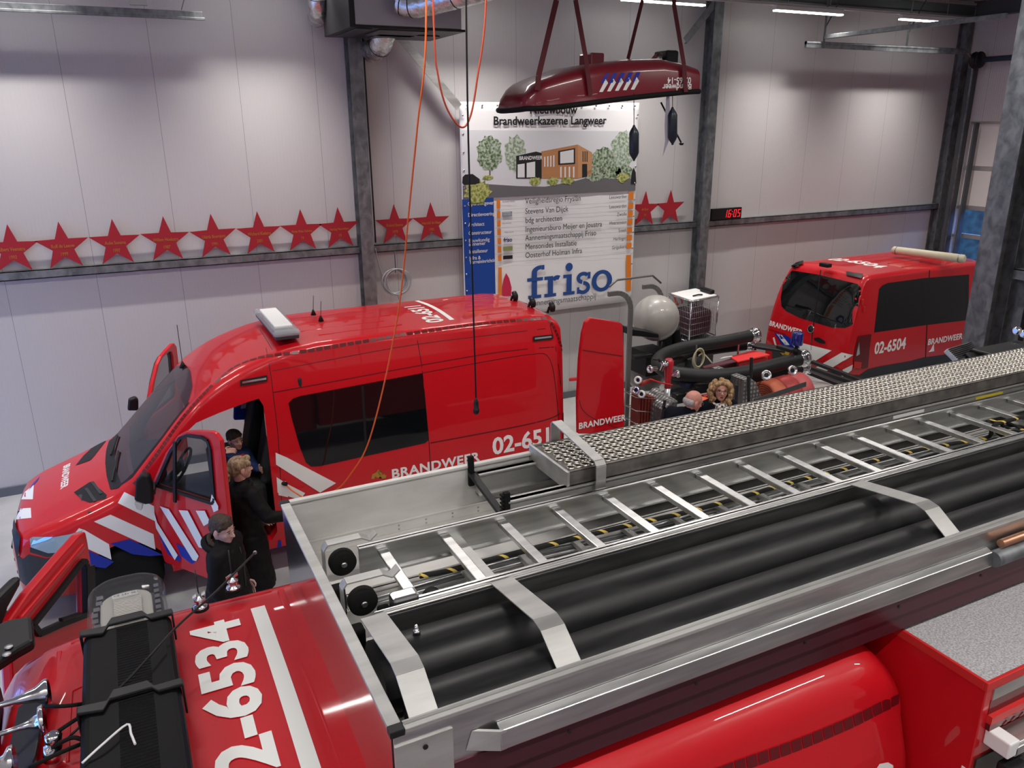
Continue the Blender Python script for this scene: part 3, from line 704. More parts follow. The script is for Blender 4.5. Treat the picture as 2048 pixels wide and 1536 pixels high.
def duct(P, r, label, rings):
    t = thing('foil_duct', label, 'duct', P[0]); pa = smooth_path(P, 6); MB().tube(pa, r, 22).build('foil_tube', FOIL, t)
    mb = MB()
    for k in rings:
        i = int(k*(len(pa)-1)); d = (pa[min(i+1,len(pa)-1)]-pa[max(i-1,0)]).normalized(); mb.tube([pa[i]-d*.006, pa[i]+d*.006], r*1.02, 22)
    mb.each('clamp_ring', BLACK, t)
duct([(3.72,11.3,6.45),(3.74,11.5,6.2),(3.73,11.75,6.02),(3.7,12.1,5.98)], .165, 'silver foil duct elbow under the ventilation unit going into the wall', (.3,.7))
duct([(2.93,11.6,6.9),(2.86,11.6,6.6),(2.9,11.75,6.42),(2.95,12.1,6.38)], .13, 'silver foil duct on the far side of the black unit casing', (.4,))
_q = V((0,0,.175)); duct([at(800,30,y=10.35)+_q, at(835,37,y=10.2)+_q, at(900,22,y=9.8)+_q, at(985,0,y=9.3)+_q, at(1080,-30,y=8.8)+_q, V((5.6,8.3,7.0)), V((5.9,8.1,7.28))], .17, 'thick silver foil duct running from the ventilation unit up under the roof', (.08,.16,.38,.6,.85))

# ================================================================ hanging boat (keel up)
BT = mat('red_boat_paint', (0.16, 0.003, 0.012), 0.3, coat=.6)
bt = thing('rescue_boat', 'red rescue boat hanging upside down in slings in front of the banner', 'boat', (6.0, 9.3, 5.15))
def bsec(x, hw, zg, zt, y0=9.3):
    P = []
    for k in range(0, 13):
        a = pi*k/12; s_ = sin(a)**.34; x_ = 4.56+(x-4.62)*.92; P.append((x_, y0 - hw*(1 if cos(a) > 0 else -1)*abs(cos(a))**.34, zg + (zt-zg)*s_))
    return P
gun = [at(1017,215,y=8.8), at(1060,212,y=8.78)]
secs = []
for x, hw, zg, zt in ((4.62,.30,5.12,5.18),(4.68,.38,5.13,5.27),(4.78,.43,5.13,5.38),(4.88,.46,5.135,5.44),(5.0,.49,5.14,5.48),(5.5,.56,5.19,5.62),(6.1,.58,5.25,5.70),(6.7,.58,5.30,5.73),(7.1,.57,5.33,5.68),(7.32,.56,5.34,5.63),(7.42,.55,5.345,5.34+.02)):
    secs.append(bsec(x, hw, zg, zt))
hull = MB().loft(secs[:-1], cap=True, closed=False)
hull.f = [f for f in hull.f]; o = hull.build('hull', BT, bt, auto=50)
hb = bvh_of(hull)
strip = []
for S in (0, 12): strip.append([V(s_[S]) for s_ in secs[:-1]])
P = strip[0][::-1] + [V((4.48,9.3,5.11))] + strip[1]
MB().tube(smooth_path([p + V((0,0,-.01)) for p in P], 4), .032, 8).build('gunwale_strip', RUBBER, bt)
inn = MB().loft([[V(p) + V((0, .04*(1 if p[1] < 9.3 else -1), -.0 if k in (0,12) else -.04)) for k, p in enumerate(s_)] for s_ in secs[1:-1]], cap=False, closed=False)
inn.build('inner_liner', mat('boat_liner_grey', (.12,.13,.15), .5), bt, fix=False)
MB().box(5.64,5.84,9.15,9.45,5.5,5.79).build('keel_block', BT, bt, bevel=.02)
MB().box(6.84,7.04,9.2,9.5,5.55,5.86).build('outboard_cowl', BLACK, bt, bevel=.03)
mb = MB().prism([(6.72,9.28,5.66),(6.74,9.28,5.82),(6.62,9.28,5.70)], (0,.04,0)); mb.build('skeg', BT, bt)
mb = MB().lathe([(.02,-.02),(.05,-.02),(.05,.02),(.02,.02)], (6.80,9.3,5.74), (1,0,0), 12)
for k in range(3): 
    a = 2*pi*k/3; mb.obox((6.80,9.3+.05*cos(a),5.74+.05*sin(a)), (.01,0,0), (0,.04*cos(a),.04*sin(a)), (.012,-.02*sin(a),.02*cos(a)))
mb.build('propeller', STEEL, bt)
def bdec(name, P, m): return px_decal(name, P, hb, m, bt, step=20, lift=.004)
wp, bpv = [], []
for i in range(5):
    dx = i*15.8
    bdec('white_stripe', [(1198+dx,184-i*1.2),(1205+dx,184-i*1.2),(1216+dx*.98,166-i*1.0),(1211+dx*.98,158-i)], WHITE)
    bdec('blue_stripe', [(1201+dx,167-i*.9),(1209+dx,166.5-i*.9),(1219+dx*.98,147-i*.6),(1211+dx*.98,147-i*.6)], BLUE)
p = at(1385,168,y=8.72); drape_text('lettering', 'Brandweer', .105, (p.x,p.y,p.z+.0), (-1,0,-.02), (0,0,-1), (0,1,0), hb, LET, bt, bold=.02, step=.04)
p = at(1384,155,y=8.72); drape_text('lettering', '02-65-14', .105, (p.x,p.y,p.z), (-1,0,-.02), (0,0,-1), (0,1,0), hb, LET, bt, bold=.02, step=.04)
# things under the boat
mb = MB().tube([at(1322,205,y=9.2), at(1362,285,y=9.2)], .012, 8); c = at(1363,286,y=9.2); mb.lathe([(.03,0),(.035,.01),(.02,.03)], c, (0,0,-1), 10)
mb.build('tiller_pole', BLACK, bt)
one('cloth_rag', MB().loft([[at(1333,186,y=8.76), at(1339,186,y=8.74)], [at(1329,250,y=8.82), at(1341,262,y=8.74)], [at(1330,282,y=8.8), at(1337,284,y=8.76)], [at(1325,314,y=8.8), at(1328,306,y=8.78)]], cap=False, closed=False), mat('grey_cloth', (.35,.35,.35), .8), 'grey cloth hanging from the boat behind the hourglass fender', 'cloth', fix=False)
SL = mat('dark_red_webbing', (.09,.008,.012), .7)
def sling(P, label, w=.07):
    P = [V(p) for p in P]; P[0].z = ZC - .15; mb = MB()
    for a, b in zip(P, P[1:]): mb.bar(a, b, w, .006, up=(0,1,0))
    one('lifting_sling', mb, SL, label, 'sling')
sling([at(1115,-40,y=8.9), at(1113,0,y=8.88), at(1077,152,y=8.82), at(1075,180,y=8.82)], 'dark red sling round the bow, the one nearest the pointed end')
sling([at(1148,-40,y=8.8), at(1151,0,y=8.75), at(1172,118,y=8.7), at(1181,190,y=8.7)], 'dark red sling crossing the hull beside the keel block', .06)
sling([at(1290,-40,y=9.4), at(1285,0,y=9.4), at(1256,118,y=9.3)], 'dark red sling rising from the middle of the hull', .05)
sling([at(1346,-40,y=8.8), at(1348,10,y=8.75), at(1368,130,y=8.70), at(1372,184,y=8.68)], 'dark red sling round the stern next to the black cowl', .06)
def fender(px, y0, y1, y, label, fat, top):
    t = thing('boat_fender', label, 'fender', at(px, y1, y=y)); a, b = at(px, y0, y=y), at(px, y1, y=y); L = (a-b).length; d = (b-a).normalized()
    MB().lathe([(.012,0),(.018,.02),(fat*.72,.06),(fat,.10),(fat,L-.10),(fat*.72,L-.06),(.018,L-.02),(.012,L)], a, d, 18).build('fender_body', mat('navy_rubber_'+str(px), (.008,.012,.022), .35), t)
    q = at(px, top, y=y); MB().tube([q, a], .005, 6).build('rope', BLACK, t)
fender(1268, 250, 322, 8.72, 'black cylindrical fender hanging from the boat over the banner edge', .062, 186)
fender(1345, 214, 290, 8.72, 'black fender hanging beside the grey cloth under the boat stern', .062, 184)
# ================================================================ vans
def interp(T, x):
    if x <= T[0][0]: return T[0][1]
    for (a, b), (c, d) in zip(T, T[1:]):
        if x <= c: return b + (d-b)*(x-a)/(c-a)
    return T[-1][1]
def body_rings(xs, yc, W, zt, zb, g, rc, inset=0.0, crown=0.04, sgn=1, gmax=None):
    """cross-sections of a vehicle body at stations xs (nose first)"""
    R = []
    for x in xs:
        w_ = interp(W, x) - inset; top = interp(zt, x) - inset; bot = interp(zb, x) + inset; r = interp(rc, x)
        r = min(r, (top-bot)*.45); zs = top - r - crown
        H = []
        for k in range(13):
            z = bot + (zs-bot)*(k/12); H.append((w_*interp(g, z), z))
        ys, z0 = H[-1]; rr = min(r*1.25, ys*.6)
        for k in range(1, 8):
            a = pi/2*k/7; H.append((ys - rr*(1-cos(a)), zs + r*sin(a)))
        yt = H[-1][0]
        for k in range(1, 6): H.append((yt*(1-k/6), zs + r + crown*sin(pi/2*k/6)))
        b0 = H[0][0]
        ring = [(x, yc-b0*.86, bot-.02*(1 if not inset else 0))] + [(x, yc-a, b) for a, b in H] + [(x, yc, zs+r+crown)] + [(x, yc+a, b) for a, b in H[::-1]] + [(x, yc+b0*.86, bot-.02*(1 if not inset else 0))]
        R.append(ring)
    return R
def wheel(x, y, r, s, parent, w=.22):
    """s = side the hub faces"""
    ax = (0, s, 0)
    tr_ = MB().lathe([(r*.62,-w/2),(r*.9,-w/2),(r*.98,-w*.38),(r,-w*.2),(r,w*.2),(r*.98,w*.38),(r*.9,w/2),(r*.62,w/2)], (x,y,r), ax, 32).build('tyre', RUBBER, parent)
    mb = MB().lathe([(r*.1,w*.28),(r*.25,w*.30),(r*.55,w*.18),(r*.6,w*.4),(r*.63,w*.48),(r*.63,0)], (x,y,r), ax, 28)
    for k in range(5):
        a = 2*pi*k/5; mb.cyl((x+r*.2*cos(a), y+s*w*.28, r+r*.2*sin(a)), (x+r*.2*cos(a), y+s*w*.34, r+r*.2*sin(a)), .018, seg=8)
    mb.build('rim', STEEL, tr_)

YC, YN = 9.42, 8.42
INT = mat('dark_cab_trim', (.012,.012,.014), .7)
v1 = thing('fire_van', 'red fire van with open front doors and white light bar, parked along the back wall', 'van', (1.7, YC, 0))
xs = [-1.44,-1.43,-1.40,-1.35,-1.28,-1.2,-1.1,-1.0,-.85,-.7,-.55,-.45,-.38,-.3,-.2,-.1,0,.1,.2,.3,.4,.5,.6,.7,.8,.95,1.1,1.3,1.5,1.8,2.2,2.6,3.0,3.4,3.8,4.2,4.5,4.7,4.82,4.9,4.93]
Wt = [(-1.44,.60),(-1.43,.68),(-1.40,.76),(-1.35,.83),(-1.28,.88),(-1.2,.915),(-1.0,.96),(-.6,1.0),(4.5,1.0),(4.8,.985),(4.9,.965),(4.93,.94)]
ztt = [(-1.44,.84),(-1.43,.92),(-1.40,.99),(-1.35,1.045),(-1.2,1.11),(-1.0,1.17),(-.7,1.27),(-.45,1.36),(-.36,1.40),(-.3,1.46),(0,1.765),(.3,2.07),(.5,2.26),(.65,2.37),(.8,2.455),(1.0,2.54),(1.3,2.625),(1.6,2.675),(1.9,2.70),(4.5,2.70),(4.75,2.68),(4.88,2.62),(4.93,2.55)]
zbb = [(-1.44,.42),(-1.40,.33),(-1.2,.29),(-.9,.32),(.3,.33),(4.9,.36),(4.93,.4)]
gg = [(.25,.955),(.45,.985),(.75,1.0),(1.1,1.0),(1.3,.985),(1.7,.965),(2.1,.935),(2.3,.905),(2.6,.83),(2.75,.78)]
rct = [(-1.44,.12),(-1.2,.14),(-.5,.16),(-.3,.14),(.2,.12),(.8,.14),(1.5,.10),(4.93,.10)]
def van_shell(xs, W, zt, zb, g, rc, yc):
    return MB().loft(body_rings(xs, yc, W, zt, zb, g, rc))
shell = van_shell(xs, Wt, ztt, zbb, gg, rct, YC)
vb = bvh_of(shell)
body = shell.build('body', RED, v1, auto=50)
off = WL[v1.name]
# hollow out the cab and the door openings
xi = [x for x in xs if -.35 < x < 2.2] ; inner = MB().loft(body_rings([-.32]+xi+[2.3], YC, Wt, [(a, b-.03) for a, b in ztt], [(-2, .62), (6, .62)], gg, rct, inset=.05))
DOORO = [(.10,.45),(-.04,.55),(-.05,1.36),(.33,1.88),(.46,1.98),(.70,2.05),(1.0,2.12),(1.12,2.14),(1.16,2.05),(1.15,.55),(1.08,.45)]
opening = MB().prism([(a, YC-1.3, b) for a, b in DOORO], (0, 2.6, 0))
wsc = [at(*p, y=YC-.9) for p in ((240,968),(268,992),(372,815),(378,818))]
def sh(mb):
    for p in mb.v: p -= off
    return mb
for m_ in (inner, opening): sh(m_)
arches = MB()
ca, cb = MB().cyl(V((-.42,YC-1.2,.36))-off, V((-.42,YC-.70,.36))-off, .44, seg=32), MB().cyl(V((-.42,YC+.70,.36))-off, V((-.42,YC+1.2,.36))-off, .44, seg=32)
cc, cd_ = MB().cyl(V((3.45,YC-1.2,.36))-off, V((3.45,YC-.70,.36))-off, .44, seg=32), MB().cyl(V((3.45,YC+.70,.36))-off, V((3.45,YC+1.2,.36))-off, .44, seg=32)
# windscreen hole: a wedge along the screen
scr = MB().prism([(-.29,YC-.80,1.50),(-.20,YC-.80,1.42),(.62,YC-.66,2.2),(.45,YC-.66,2.26),(.30,YC-.67,2.2)], (0, 0, 0)) if False else None
def wedge():
    d = V((.72,0,.72)).normalized(); n = V((-d.z,0,d.x)); a = V((-.27, YC, 1.50)); b = V((.36, YC, 2.13)); mb = MB()
    P = [a + V((0,-.86,0)), b + V((0,-.74,0)), b + V((0,.74,0)), a + V((0,.86,0))]
    mb.prism([p - n*.14 for p in P], n*.45); return mb
scr = sh(wedge())
cs = []
for m_ in (inner, opening, ca, cb, cc, cd_, scr):
    o = m_.build('cutter', RED if m_ in (opening, scr) else INT); o.location = off; cs.append(o)
body.location = (0,0,0)
bpy.context.view_layer.update()
cut(body, cs)
body.data.set_sharp_from_angle(angle=radians(40))
# cab interior
mb = MB().box(-.25,1.9,YC-.9,YC+.9,.60,.66); mb.box(-.28,.12,YC-.88,YC+.88,.66,1.22); mb.box(1.55,1.6,YC-.92,YC+.92,.66,2.3); mb.build('cab_floor_and_dashboard', INT, v1, bevel=.02)
def seat(y, label=None):
    s_ = MB().box(.62,1.12,y-.25,y+.25,.66,1.08).build('seat', mat('seat_fabric', (.02,.022,.026), .9) if 'seat_fabric' not in bpy.data.materials else bpy.data.materials['seat_fabric'], v1, bevel=.05)
    MB().prism([(1.06,y-.24,1.05),(1.2,y-.24,1.05),(1.36,y-.24,1.72),(1.22,y-.24,1.74)], (0,.48,0)).build('backrest', bpy.data.materials['seat_fabric'], s_, bevel=.05)
    MB().box(1.28,1.38,y-.13,y+.13,1.76,1.96).build('headrest', bpy.data.materials['seat_fabric'], s_, bevel=.04)
seat(YC-.55); seat(YC+.5)
sw = MB(); sw.tube([V((.28,YC-.5,1.36)) + V((0,1,0))*.2*cos(a) + V((.55,0,.83))*.2*sin(a) for a in [2*pi*k/24 for k in range(24)]], .016, 8, closed=True)
sw.bar((.28,YC-.69,1.36), (.28,YC-.31,1.36), .04, .02); sw.cyl((.28,YC-.5,1.36), (.1,YC-.5,1.2), .04); sw.build('steering_wheel', BLACK, v1)
mb = MB().obox((.02,YC-.42,1.36), (.09,.06,.05), (-.03,.06,.03), (0,-.03,.05)); mb.build('dashboard_device', WPL, v1, bevel=.01)
MB().tube([V((-.05,YC-.3,1.3)) + V((.03*cos(a), .05*sin(a), .02*sin(a))) for a in [2*pi*k/14 for k in range(14)]], .006, 6, closed=True).build('white_lead', WPL, v1)
JB = mat('bright_blue_cloth', (.01,.06,.42), .8)
mb = MB().prism([(1.0,YC+.72,1.35),(1.42,YC+.7,1.3),(1.45,YC+.7,2.15),(1.12,YC+.74,2.15)], (0,.08,0)); mb.build('hanging_jacket', JB, v1, bevel=.02)
mb = MB().prism([(1.1,YC+.70,1.5),(1.16,YC+.70,1.5),(1.32,YC+.68,2.12),(1.26,YC+.68,2.12)], (0,.03,0)); mb.build('jacket_stripe', WPL, v1)
# windscreen glass and its black seals
WSG = mat('windscreen_glass', (.005,.007,.009), .03, alpha=.78, spec=.8)
wpoly = [(-.335,YC-.80),(-.20,YC-.86),(.10,YC-.82),(.42,YC-.74),(.50,YC-.5),(.53,YC),(.50,YC+.5),(.42,YC+.74),(.10,YC+.82),(-.20,YC+.86),(-.335,YC+.80),(-.375,YC+.4),(-.385,YC),(-.375,YC-.4)]
xy_decal('windscreen', wpoly, vb, WSG, v1, lift=.006)
fr_ = [(-.385,YC-.80),(-.23,YC-.90),(.10,YC-.86),(.44,YC-.775)]
xy_decal('windscreen_seal', fr_ + [(.42,YC-.74),(.10,YC-.82),(-.20,YC-.86),(-.335,YC-.80)], vb, BLACK, v1, lift=.004)
xy_decal('windscreen_seal', [(a, 2*YC-b) for a, b in fr_ + [(.42,YC-.74),(.10,YC-.82),(-.20,YC-.86),(-.335,YC-.80)]][::-1], vb, BLACK, v1, lift=.004)
xy_decal('cowl', [(-.48,YC-.4),(-.45,YC-.75),(-.36,YC-.84),(-.335,YC-.80),(-.375,YC-.4),(-.385,YC),(-.375,YC+.4),(-.335,YC+.80),(-.36,YC+.84),(-.45,YC+.75),(-.48,YC+.4),(-.49,YC)], vb, BLACK, v1, lift=.005)
mb = MB()
for a, b in (((-.42,YC-.62),(-.33,YC+.02)),((-.42,YC+.1),(-.33,YC+.62))): mb.bar(cast(vb,V((*a,4)),V((0,0,-1)),.02), cast(vb,V((*b,4)),V((0,0,-1)),.02), .016, .016)
mb.each('wiper', BLACK, v1)
# hood marks
HV = []
for q in [(148,985),(180,964),(188,968),(214,990),(212,998),(180,1006),(164,1000)]:
    h_, n_, i_, t_ = vb.ray_cast(EYE, ray(*q)); HV.append((h_.x, h_.y))
xy_decal('hood_vent', HV, vb, BLACK, v1, step=.03); xy_decal('hood_vent', [(a, 2*YC-b) for a, b in HV][::-1], vb, BLACK, v1, step=.03)
mb = MB()
for i in range(3):
    a, b = at(158+14*i, 976-3.5*i, z=1.29-.03*i+.03), at(176+14*i, 1003-4.5*i, z=1.29-.03*i+.03)
    A, B = cast(vb, a+V((0,0,1)), V((0,0,-1)), .008), cast(vb, b+V((0,0,1)), V((0,0,-1)), .008); mb.bar(A, B, .03, .008)
mb.each('vent_slat', GREYP, v1)
p0, p1 = at(120, 938, z=1.17), at(101, 1005, z=1.15)
drape_text('hood_lettering', 'BRANDWEER', .105, (p0.x+.035, 10.02, 1.2), (0,-1,0), (1,0,0), (0,0,-1), vb, LET, v1, bold=.03, step=.04, xs=1.16, space=1.05)
px_decal('hood_white_block', [(31,1018),(62,1016),(63,1036),(33,1039)], vb, WHITE, v1, step=6)
px_decal('hood_white_block', [(43,999),(50,984),(68,970),(66,999)], vb, WHITE, v1, step=6)
px_decal('hood_white_block', [(64,970),(80,953),(76,961),(57,982)], vb, BLUE, v1, step=6)
# front: headlight, bumper, grille
HL = mat('headlight_glass', (.35,.5,.62), .06, metal=.6, coat=1)
px_decal('headlight', [(60,1078),(66,1074),(108,1074),(140,1068),(166,1060),(150,1080),(128,1098),(112,1105),(96,1106),(62,1094)], vb, HL, v1, step=5, lift=.005)
px_decal('headlight_rim', [(60,1094),(96,1106),(114,1105),(130,1097),(152,1078),(152,1098),(120,1112),(92,1114),(60,1104)], vb, GREYP, v1, step=5, lift=.003)
px_decal('bumper', [(33,1110),(46,1118),(58,1108),(62,1110),(92,1117),(150,1106),(150,1150),(100,1186),(60,1178),(40,1160)], vb, GREYP, v1, step=5, lift=.004)
px_decal('grille', [(24,1035),(31,1030),(37,1060),(44,1075),(38,1120),(32,1090)], vb, BLACK, v1, step=6, lift=.02)
mb = MB()
for z in (.45,.6,.75): mb.box(-1.475,-1.42,YC-.45,YC+.45,z-.02,z+.02)
mb.each('grille_bar', BLACK, v1, bevel=.01)
# side livery
side = dict(bvh=vb, parent=v1, step=14)
for P, m_, nm in (([(249,984),(236,1006),(310,1042),(308,1012)], WHITE, 'white_stripe'), ([(221,1029),(188,1043),(311,1099),(307,1068)], WHITE, 'white_stripe'),
    ([(158,1056),(170,1060),(218,1088),(223,1119),(175,1097),(140,1078)], WHITE, 'white_stripe'), ([(220,1087),(259,1078),(327,1110),(300,1112),(265,1108)], BLUE, 'blue_stripe'),
    ([(160,1092),(177,1101),(228,1123),(211,1136),(184,1132),(160,1128)], BLUE, 'blue_stripe'),
    ([(551,905),(574,915),(672,966),(640,985),(552,929)], WHITE, 'white_stripe'), ([(553,954),(573,967),(610,986),(600,1000),(555,985)], WHITE, 'white_stripe'), ([(556,1080),(562,1080),(566,1120),(552,1120)], BLUE, 'blue_stripe')):
    px_decal(nm, P, vb, m_, v1, step=6, lift=.004)
G = px_decal('side_window', [(577,806),(586,797),(600,792),(845,746),(857,880),(850,886),(640,932),(622,933),(612,925),(600,895),(583,835)], vb, DGLASS, v1, step=20, lift=.004)
px_decal('window_divider', [(722,772),(727,771),(735,905),(730,906)], vb, BLACK, v1, step=20, lift=.006)
def seam(P, m_=None, w_=1.3, nm='panel_gap'):
    P = smooth_path([(a, b, 0) for a, b in P], 3); L, R = [], []
    for i, p in enumerate(P):
        d = (P[min(i+1,len(P)-1)] - P[max(i-1,0)]).normalized(); n = V((-d.y, d.x, 0))*w_/2; L.append((p.x+n.x, p.y+n.y)); R.append((p.x-n.x, p.y-n.y))
    f = []
    for (a, b) in zip(L, R):
        r = []
        for q in (a, b):
            d = ray(*q); h, nn, i_, t = vb.ray_cast(EYE, d)
            if h is None: r = None; break
            if nn.dot(d) > 0: nn = -nn
            r.append(h + nn*.0015)
        f.append(r)
    mb = MB()
    for a, b in zip(f, f[1:]):
        if a and b: mb.add([a[0], b[0], b[1], a[1]], [(0,1,2,3)], True)
    if mb.v: mb.build(nm, m_ or BLACK, v1, fix=False)
seam([(532,696),(541,745),(547,795),(556,870),(561,960),(563,1000)]); seam([(830,655),(838,700),(845,746),(858,886),(861,950)])
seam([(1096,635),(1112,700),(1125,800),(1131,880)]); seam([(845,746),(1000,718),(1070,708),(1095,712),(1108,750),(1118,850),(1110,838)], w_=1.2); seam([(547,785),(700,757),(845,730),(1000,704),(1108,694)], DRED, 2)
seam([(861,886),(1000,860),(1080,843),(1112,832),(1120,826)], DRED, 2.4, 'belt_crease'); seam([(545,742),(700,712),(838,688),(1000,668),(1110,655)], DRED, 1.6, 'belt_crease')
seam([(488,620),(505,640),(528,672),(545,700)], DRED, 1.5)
squares('contour_film', [(430,715+52),(448,750),(470,733),(508,718),(535,716-4),(600,704),(666,693),(740,681),(812,668),(890,657),(961,648),(1030,641),(1094,636)], vb, DRED, v1, 46, w=.04)
squares('contour_film', [(1097,638),(1110,660),(1121,690),(1129,730)], vb, DRED, v1, 9, w=.04)
squares('contour_film', [(268,970),(285,948),(320,900),(355,850),(385,812),(425,770)], vb, DRED, v1, 26, w=.04)
for P in ([(480,760),(534,750),(535,762),(480,772)], [(1065,673),(1103,669),(1105,678),(1066,683)]):
    px_decal('side_flasher', P, vb, BLACK, v1, step=20, lift=.015)
for P in ([(484,763),(532,755),(532,759),(484,767)], [(1068,675.5),(1101,672),(1102,675),(1068,679)]): px_decal('flasher_lens', P, vb, CHROME, v1, step=20, lift=.02)
# writing on the side
p = at(985, 909, y=YN); q = at(1112, 887, y=YN)
drape_text('number_lettering', '02-6511', .31, (p.x, 8.0, p.z), (1,0,0), (0,0,1), (0,1,0), vb, LET, v1, bold=.028, step=.06, xs=1.0)
p = at(783, 957, y=YN); q = at(922, 929, y=YN)
drape_text('brand_lettering', 'BRANDWEER', .165, (p.x, 8.0, p.z), (1,0,.005), (0,0,1), (0,1,0), vb, LET, v1, bold=.03, step=.06, xs=1.1, space=1.08)
LOGOG = mat('gold_film', (.45,.25,.04), .4, metal=.3)
px_decal('flame_emblem', [(742,957),(745,948),(752,945),(757,938),(756,946),(761,952),(768,948),(773,951),(771,956),(764,957),(760,953),(756,956),(750,953),(748,958)], vb, LOGOG, v1, step=8)
# roof: ribs, number, light bar, antennas
RIBM = RED
mb = MB()
for k in range(6):
    y = YC + (-.55 + .22*k)
    for a, b in ((1.75,2.75),(3.85,4.55)) if k % 2 else ((1.9,2.9),(3.95,4.6)):
        z = 2.69 if abs(y-YC) > .3 else 2.70
        A = cast(vb, V((a,y,3.2)), V((0,0,-1)), .0); B = cast(vb, V((b,y,3.2)), V((0,0,-1)), .0); mb.bar(A, B, .035, .014)
mb.each('roof_rib', RED, v1, bevel=.006)
p = at(883, 643, z=2.71)
drape_text('roof_number', '02-6511', .30, (3.42, 8.80, 3), (0,1,0), (-1,0,0), (0,0,-1), vb, LET, v1, bold=.03, step=.08, xs=.93)
mb = MB()
for i in range(8):
    a, b = 8.82+i*.16, 8.98+i*.16; mb.add([cast(vb, V((x_,y_,3)), V((0,0,-1)), .003) for x_, y_ in ((3.50,a),(3.56,a),(3.56,b),(3.50,b))], [(0,1,2,3)])
mb.build('roof_underline', LET, v1, fix=False)
BARW = mat('white_light_bar_cover', (.75,.75,.74), .5); CLR = mat('clear_lens', (.5,.52,.54), .08, alpha=.55, coat=.5)
lb = MB().box(1.38,1.68,8.72,10.08,2.72,2.80).build('light_bar', CLR, v1, bevel=.04, seg=3)
MB().box(1.43,1.63,8.92,9.9,2.78,2.815).build('bar_cover', BARW, lb, bevel=.01); MB().box(1.40,1.66,8.74,10.06,2.69,2.735).build('bar_base', GREYP, lb, bevel=.01)
for (px_, py_, z) in ((627,630,2.72),(642,642,2.71)):
    p = at(px_, py_, z=z); a = MB().lathe([(.035,0),(.012,.06),(.005,.07)], p, (0,0,1), 12).build('antenna_foot', BLACK, v1); MB().cyl(p+V((0,0,.05)), p+V((.02,0,.24)), .0035, seg=6).build('whip', BLACK, a)
p = cast(vb, EYE + ray(366,735)*5, ray(366,735), 0); a = MB().lathe([(.045,0),(.02,.05),(.006,.08)], p, (0,0,1), 12).build('antenna_foot', BLACK, v1); MB().cyl(p+V((0,0,.05)), p+V((0,0,.52)), .004, seg=6).build('whip', BLACK, a)
for q in ((1025,590,2.76),(1060,603,2.74),(1099,612,2.70)):
    p = at(q[0], q[1], z=q[2]) - V((.03,0,.09)); d_ = MB().lathe([(.06,0),(.07,.03),(.065,.06),(.02,.075)], p + V((.03,0,.07)), (1,-.4,.2), 16).build('rear_work_light', BLACK, v1); MB().bar(p, p+V((.03,0,.08)), .03, .02).build('bracket', BLACK, d_)
# socket plate
px_decal('socket_plate', [(555,962),(572,962),(576,994),(557,990)], vb, WPL, v1, step=20, lift=.006)
# wheels
for x in (-.42, 3.45):
    for s_ in (-1, 1): wheel(x, YC+s_*.86, .36, s_, v1)
px_decal('tail_light', [(1127,828),(1140,826),(1143,880),(1131,884)], vb, DRED, v1, step=20, lift=.006)

# doors -----------------------------------------------------------
def door(par, name, hx, hy, ang, sy, outline, glass, thick=.05, m_=RED):
    """a hinged front door: outline and glass in (distance from hinge, height); sy the outward side"""
    d = V((cos(ang), sin(ang), 0)); n = V((-d.y, d.x, 0)); n = n if n.y*sy > 0 else -n
    f = lambda s_, z: V((hx, hy, 0)) + d*s_ + V((0,0,z)) + n*(.0 if z < 1.3 else -(z-1.3)*.06)
    N = len(outline); mb = MB()
    o_ = [f(*p) for p in outline]; g_ = [f(*p) for p in glass]
    bm = bmesh.new()
    ov = [bm.verts.new(p) for p in o_]; gv = [bm.verts.new(p) for p in g_]
    es = [bm.edges.new((ov[i], ov[(i+1) % N])) for i in range(N)] + [bm.edges.new((gv[i], gv[(i+1) % len(gv)])) for i in range(len(gv))]
    bmesh.ops.triangle_fill(bm, edges=es, use_beauty=True, normal=n)
    mb = bm_to_mb(bm, lambda c: V(c)); K = len(mb.v)
    back = [p - n*thick for p in mb.v]; F = [list(a) for a in mb.f]
    mb.v += back; mb.f += [[i+K for i in a][::-1] for a in F]
    for ring_ in (range(N), range(N, N+len(g_))):
        r_ = list(ring_)
        for i in range(len(r_)): a, b = r_[i], r_[(i+1) % len(r_)]; mb.f.append([a, b, b+K, a+K])
    mb.smooth = [False]*len(mb.f)
    D = mb.build(name, m_, par, bevel=.012)
    gl = MB().prism([p - n*.02 for p in g_], n*-.006).build('door_glass', bpy.data.materials['door_glass'], D)
    # black frame round the pane
    c = sum(g_, V((0,0,0)))/len(g_); mb = MB()
    for a, b in zip(g_, g_[1:]+g_[:1]): mb.bar(a+n*.004, b+n*.004, .03, .03, up=n)
    mb.build('window_seal', BLACK, D)
    return D, f, n, d
mat('door_glass', (.02,.025,.025), .04, alpha=.35, spec=.6)
OUT = [(.03,.50),(.0,.62),(0,1.38),(.30,1.82),(.50,2.03),(.62,2.10),(.80,2.14),(1.0,2.17),(1.06,2.16),(1.12,2.10),(1.13,.60),(1.10,.50)]
GLS = [(.10,1.42),(.38,1.84),(.55,2.02),(.66,2.07),(.88,2.09),(.95,2.07),(.98,1.99),(.98,1.46),(.95,1.42)]
H1 = V((-.07, YN-.0, 0)); A1 = atan2(-.92, .62)
D1, f1, n1, d1 = door(v1, 'front_door', H1.x, H1.y, A1, -1, OUT, GLS)
def dpt(px, py): return at_plane(px, py, H1 + n1*.004, n1) + n1*.004
def ddec(name, P, m_): MB().poly([dpt(*p) - n1*(.003 if m_ is BLUE else 0) for p in P]).build(name, m_, D1, fix=False)
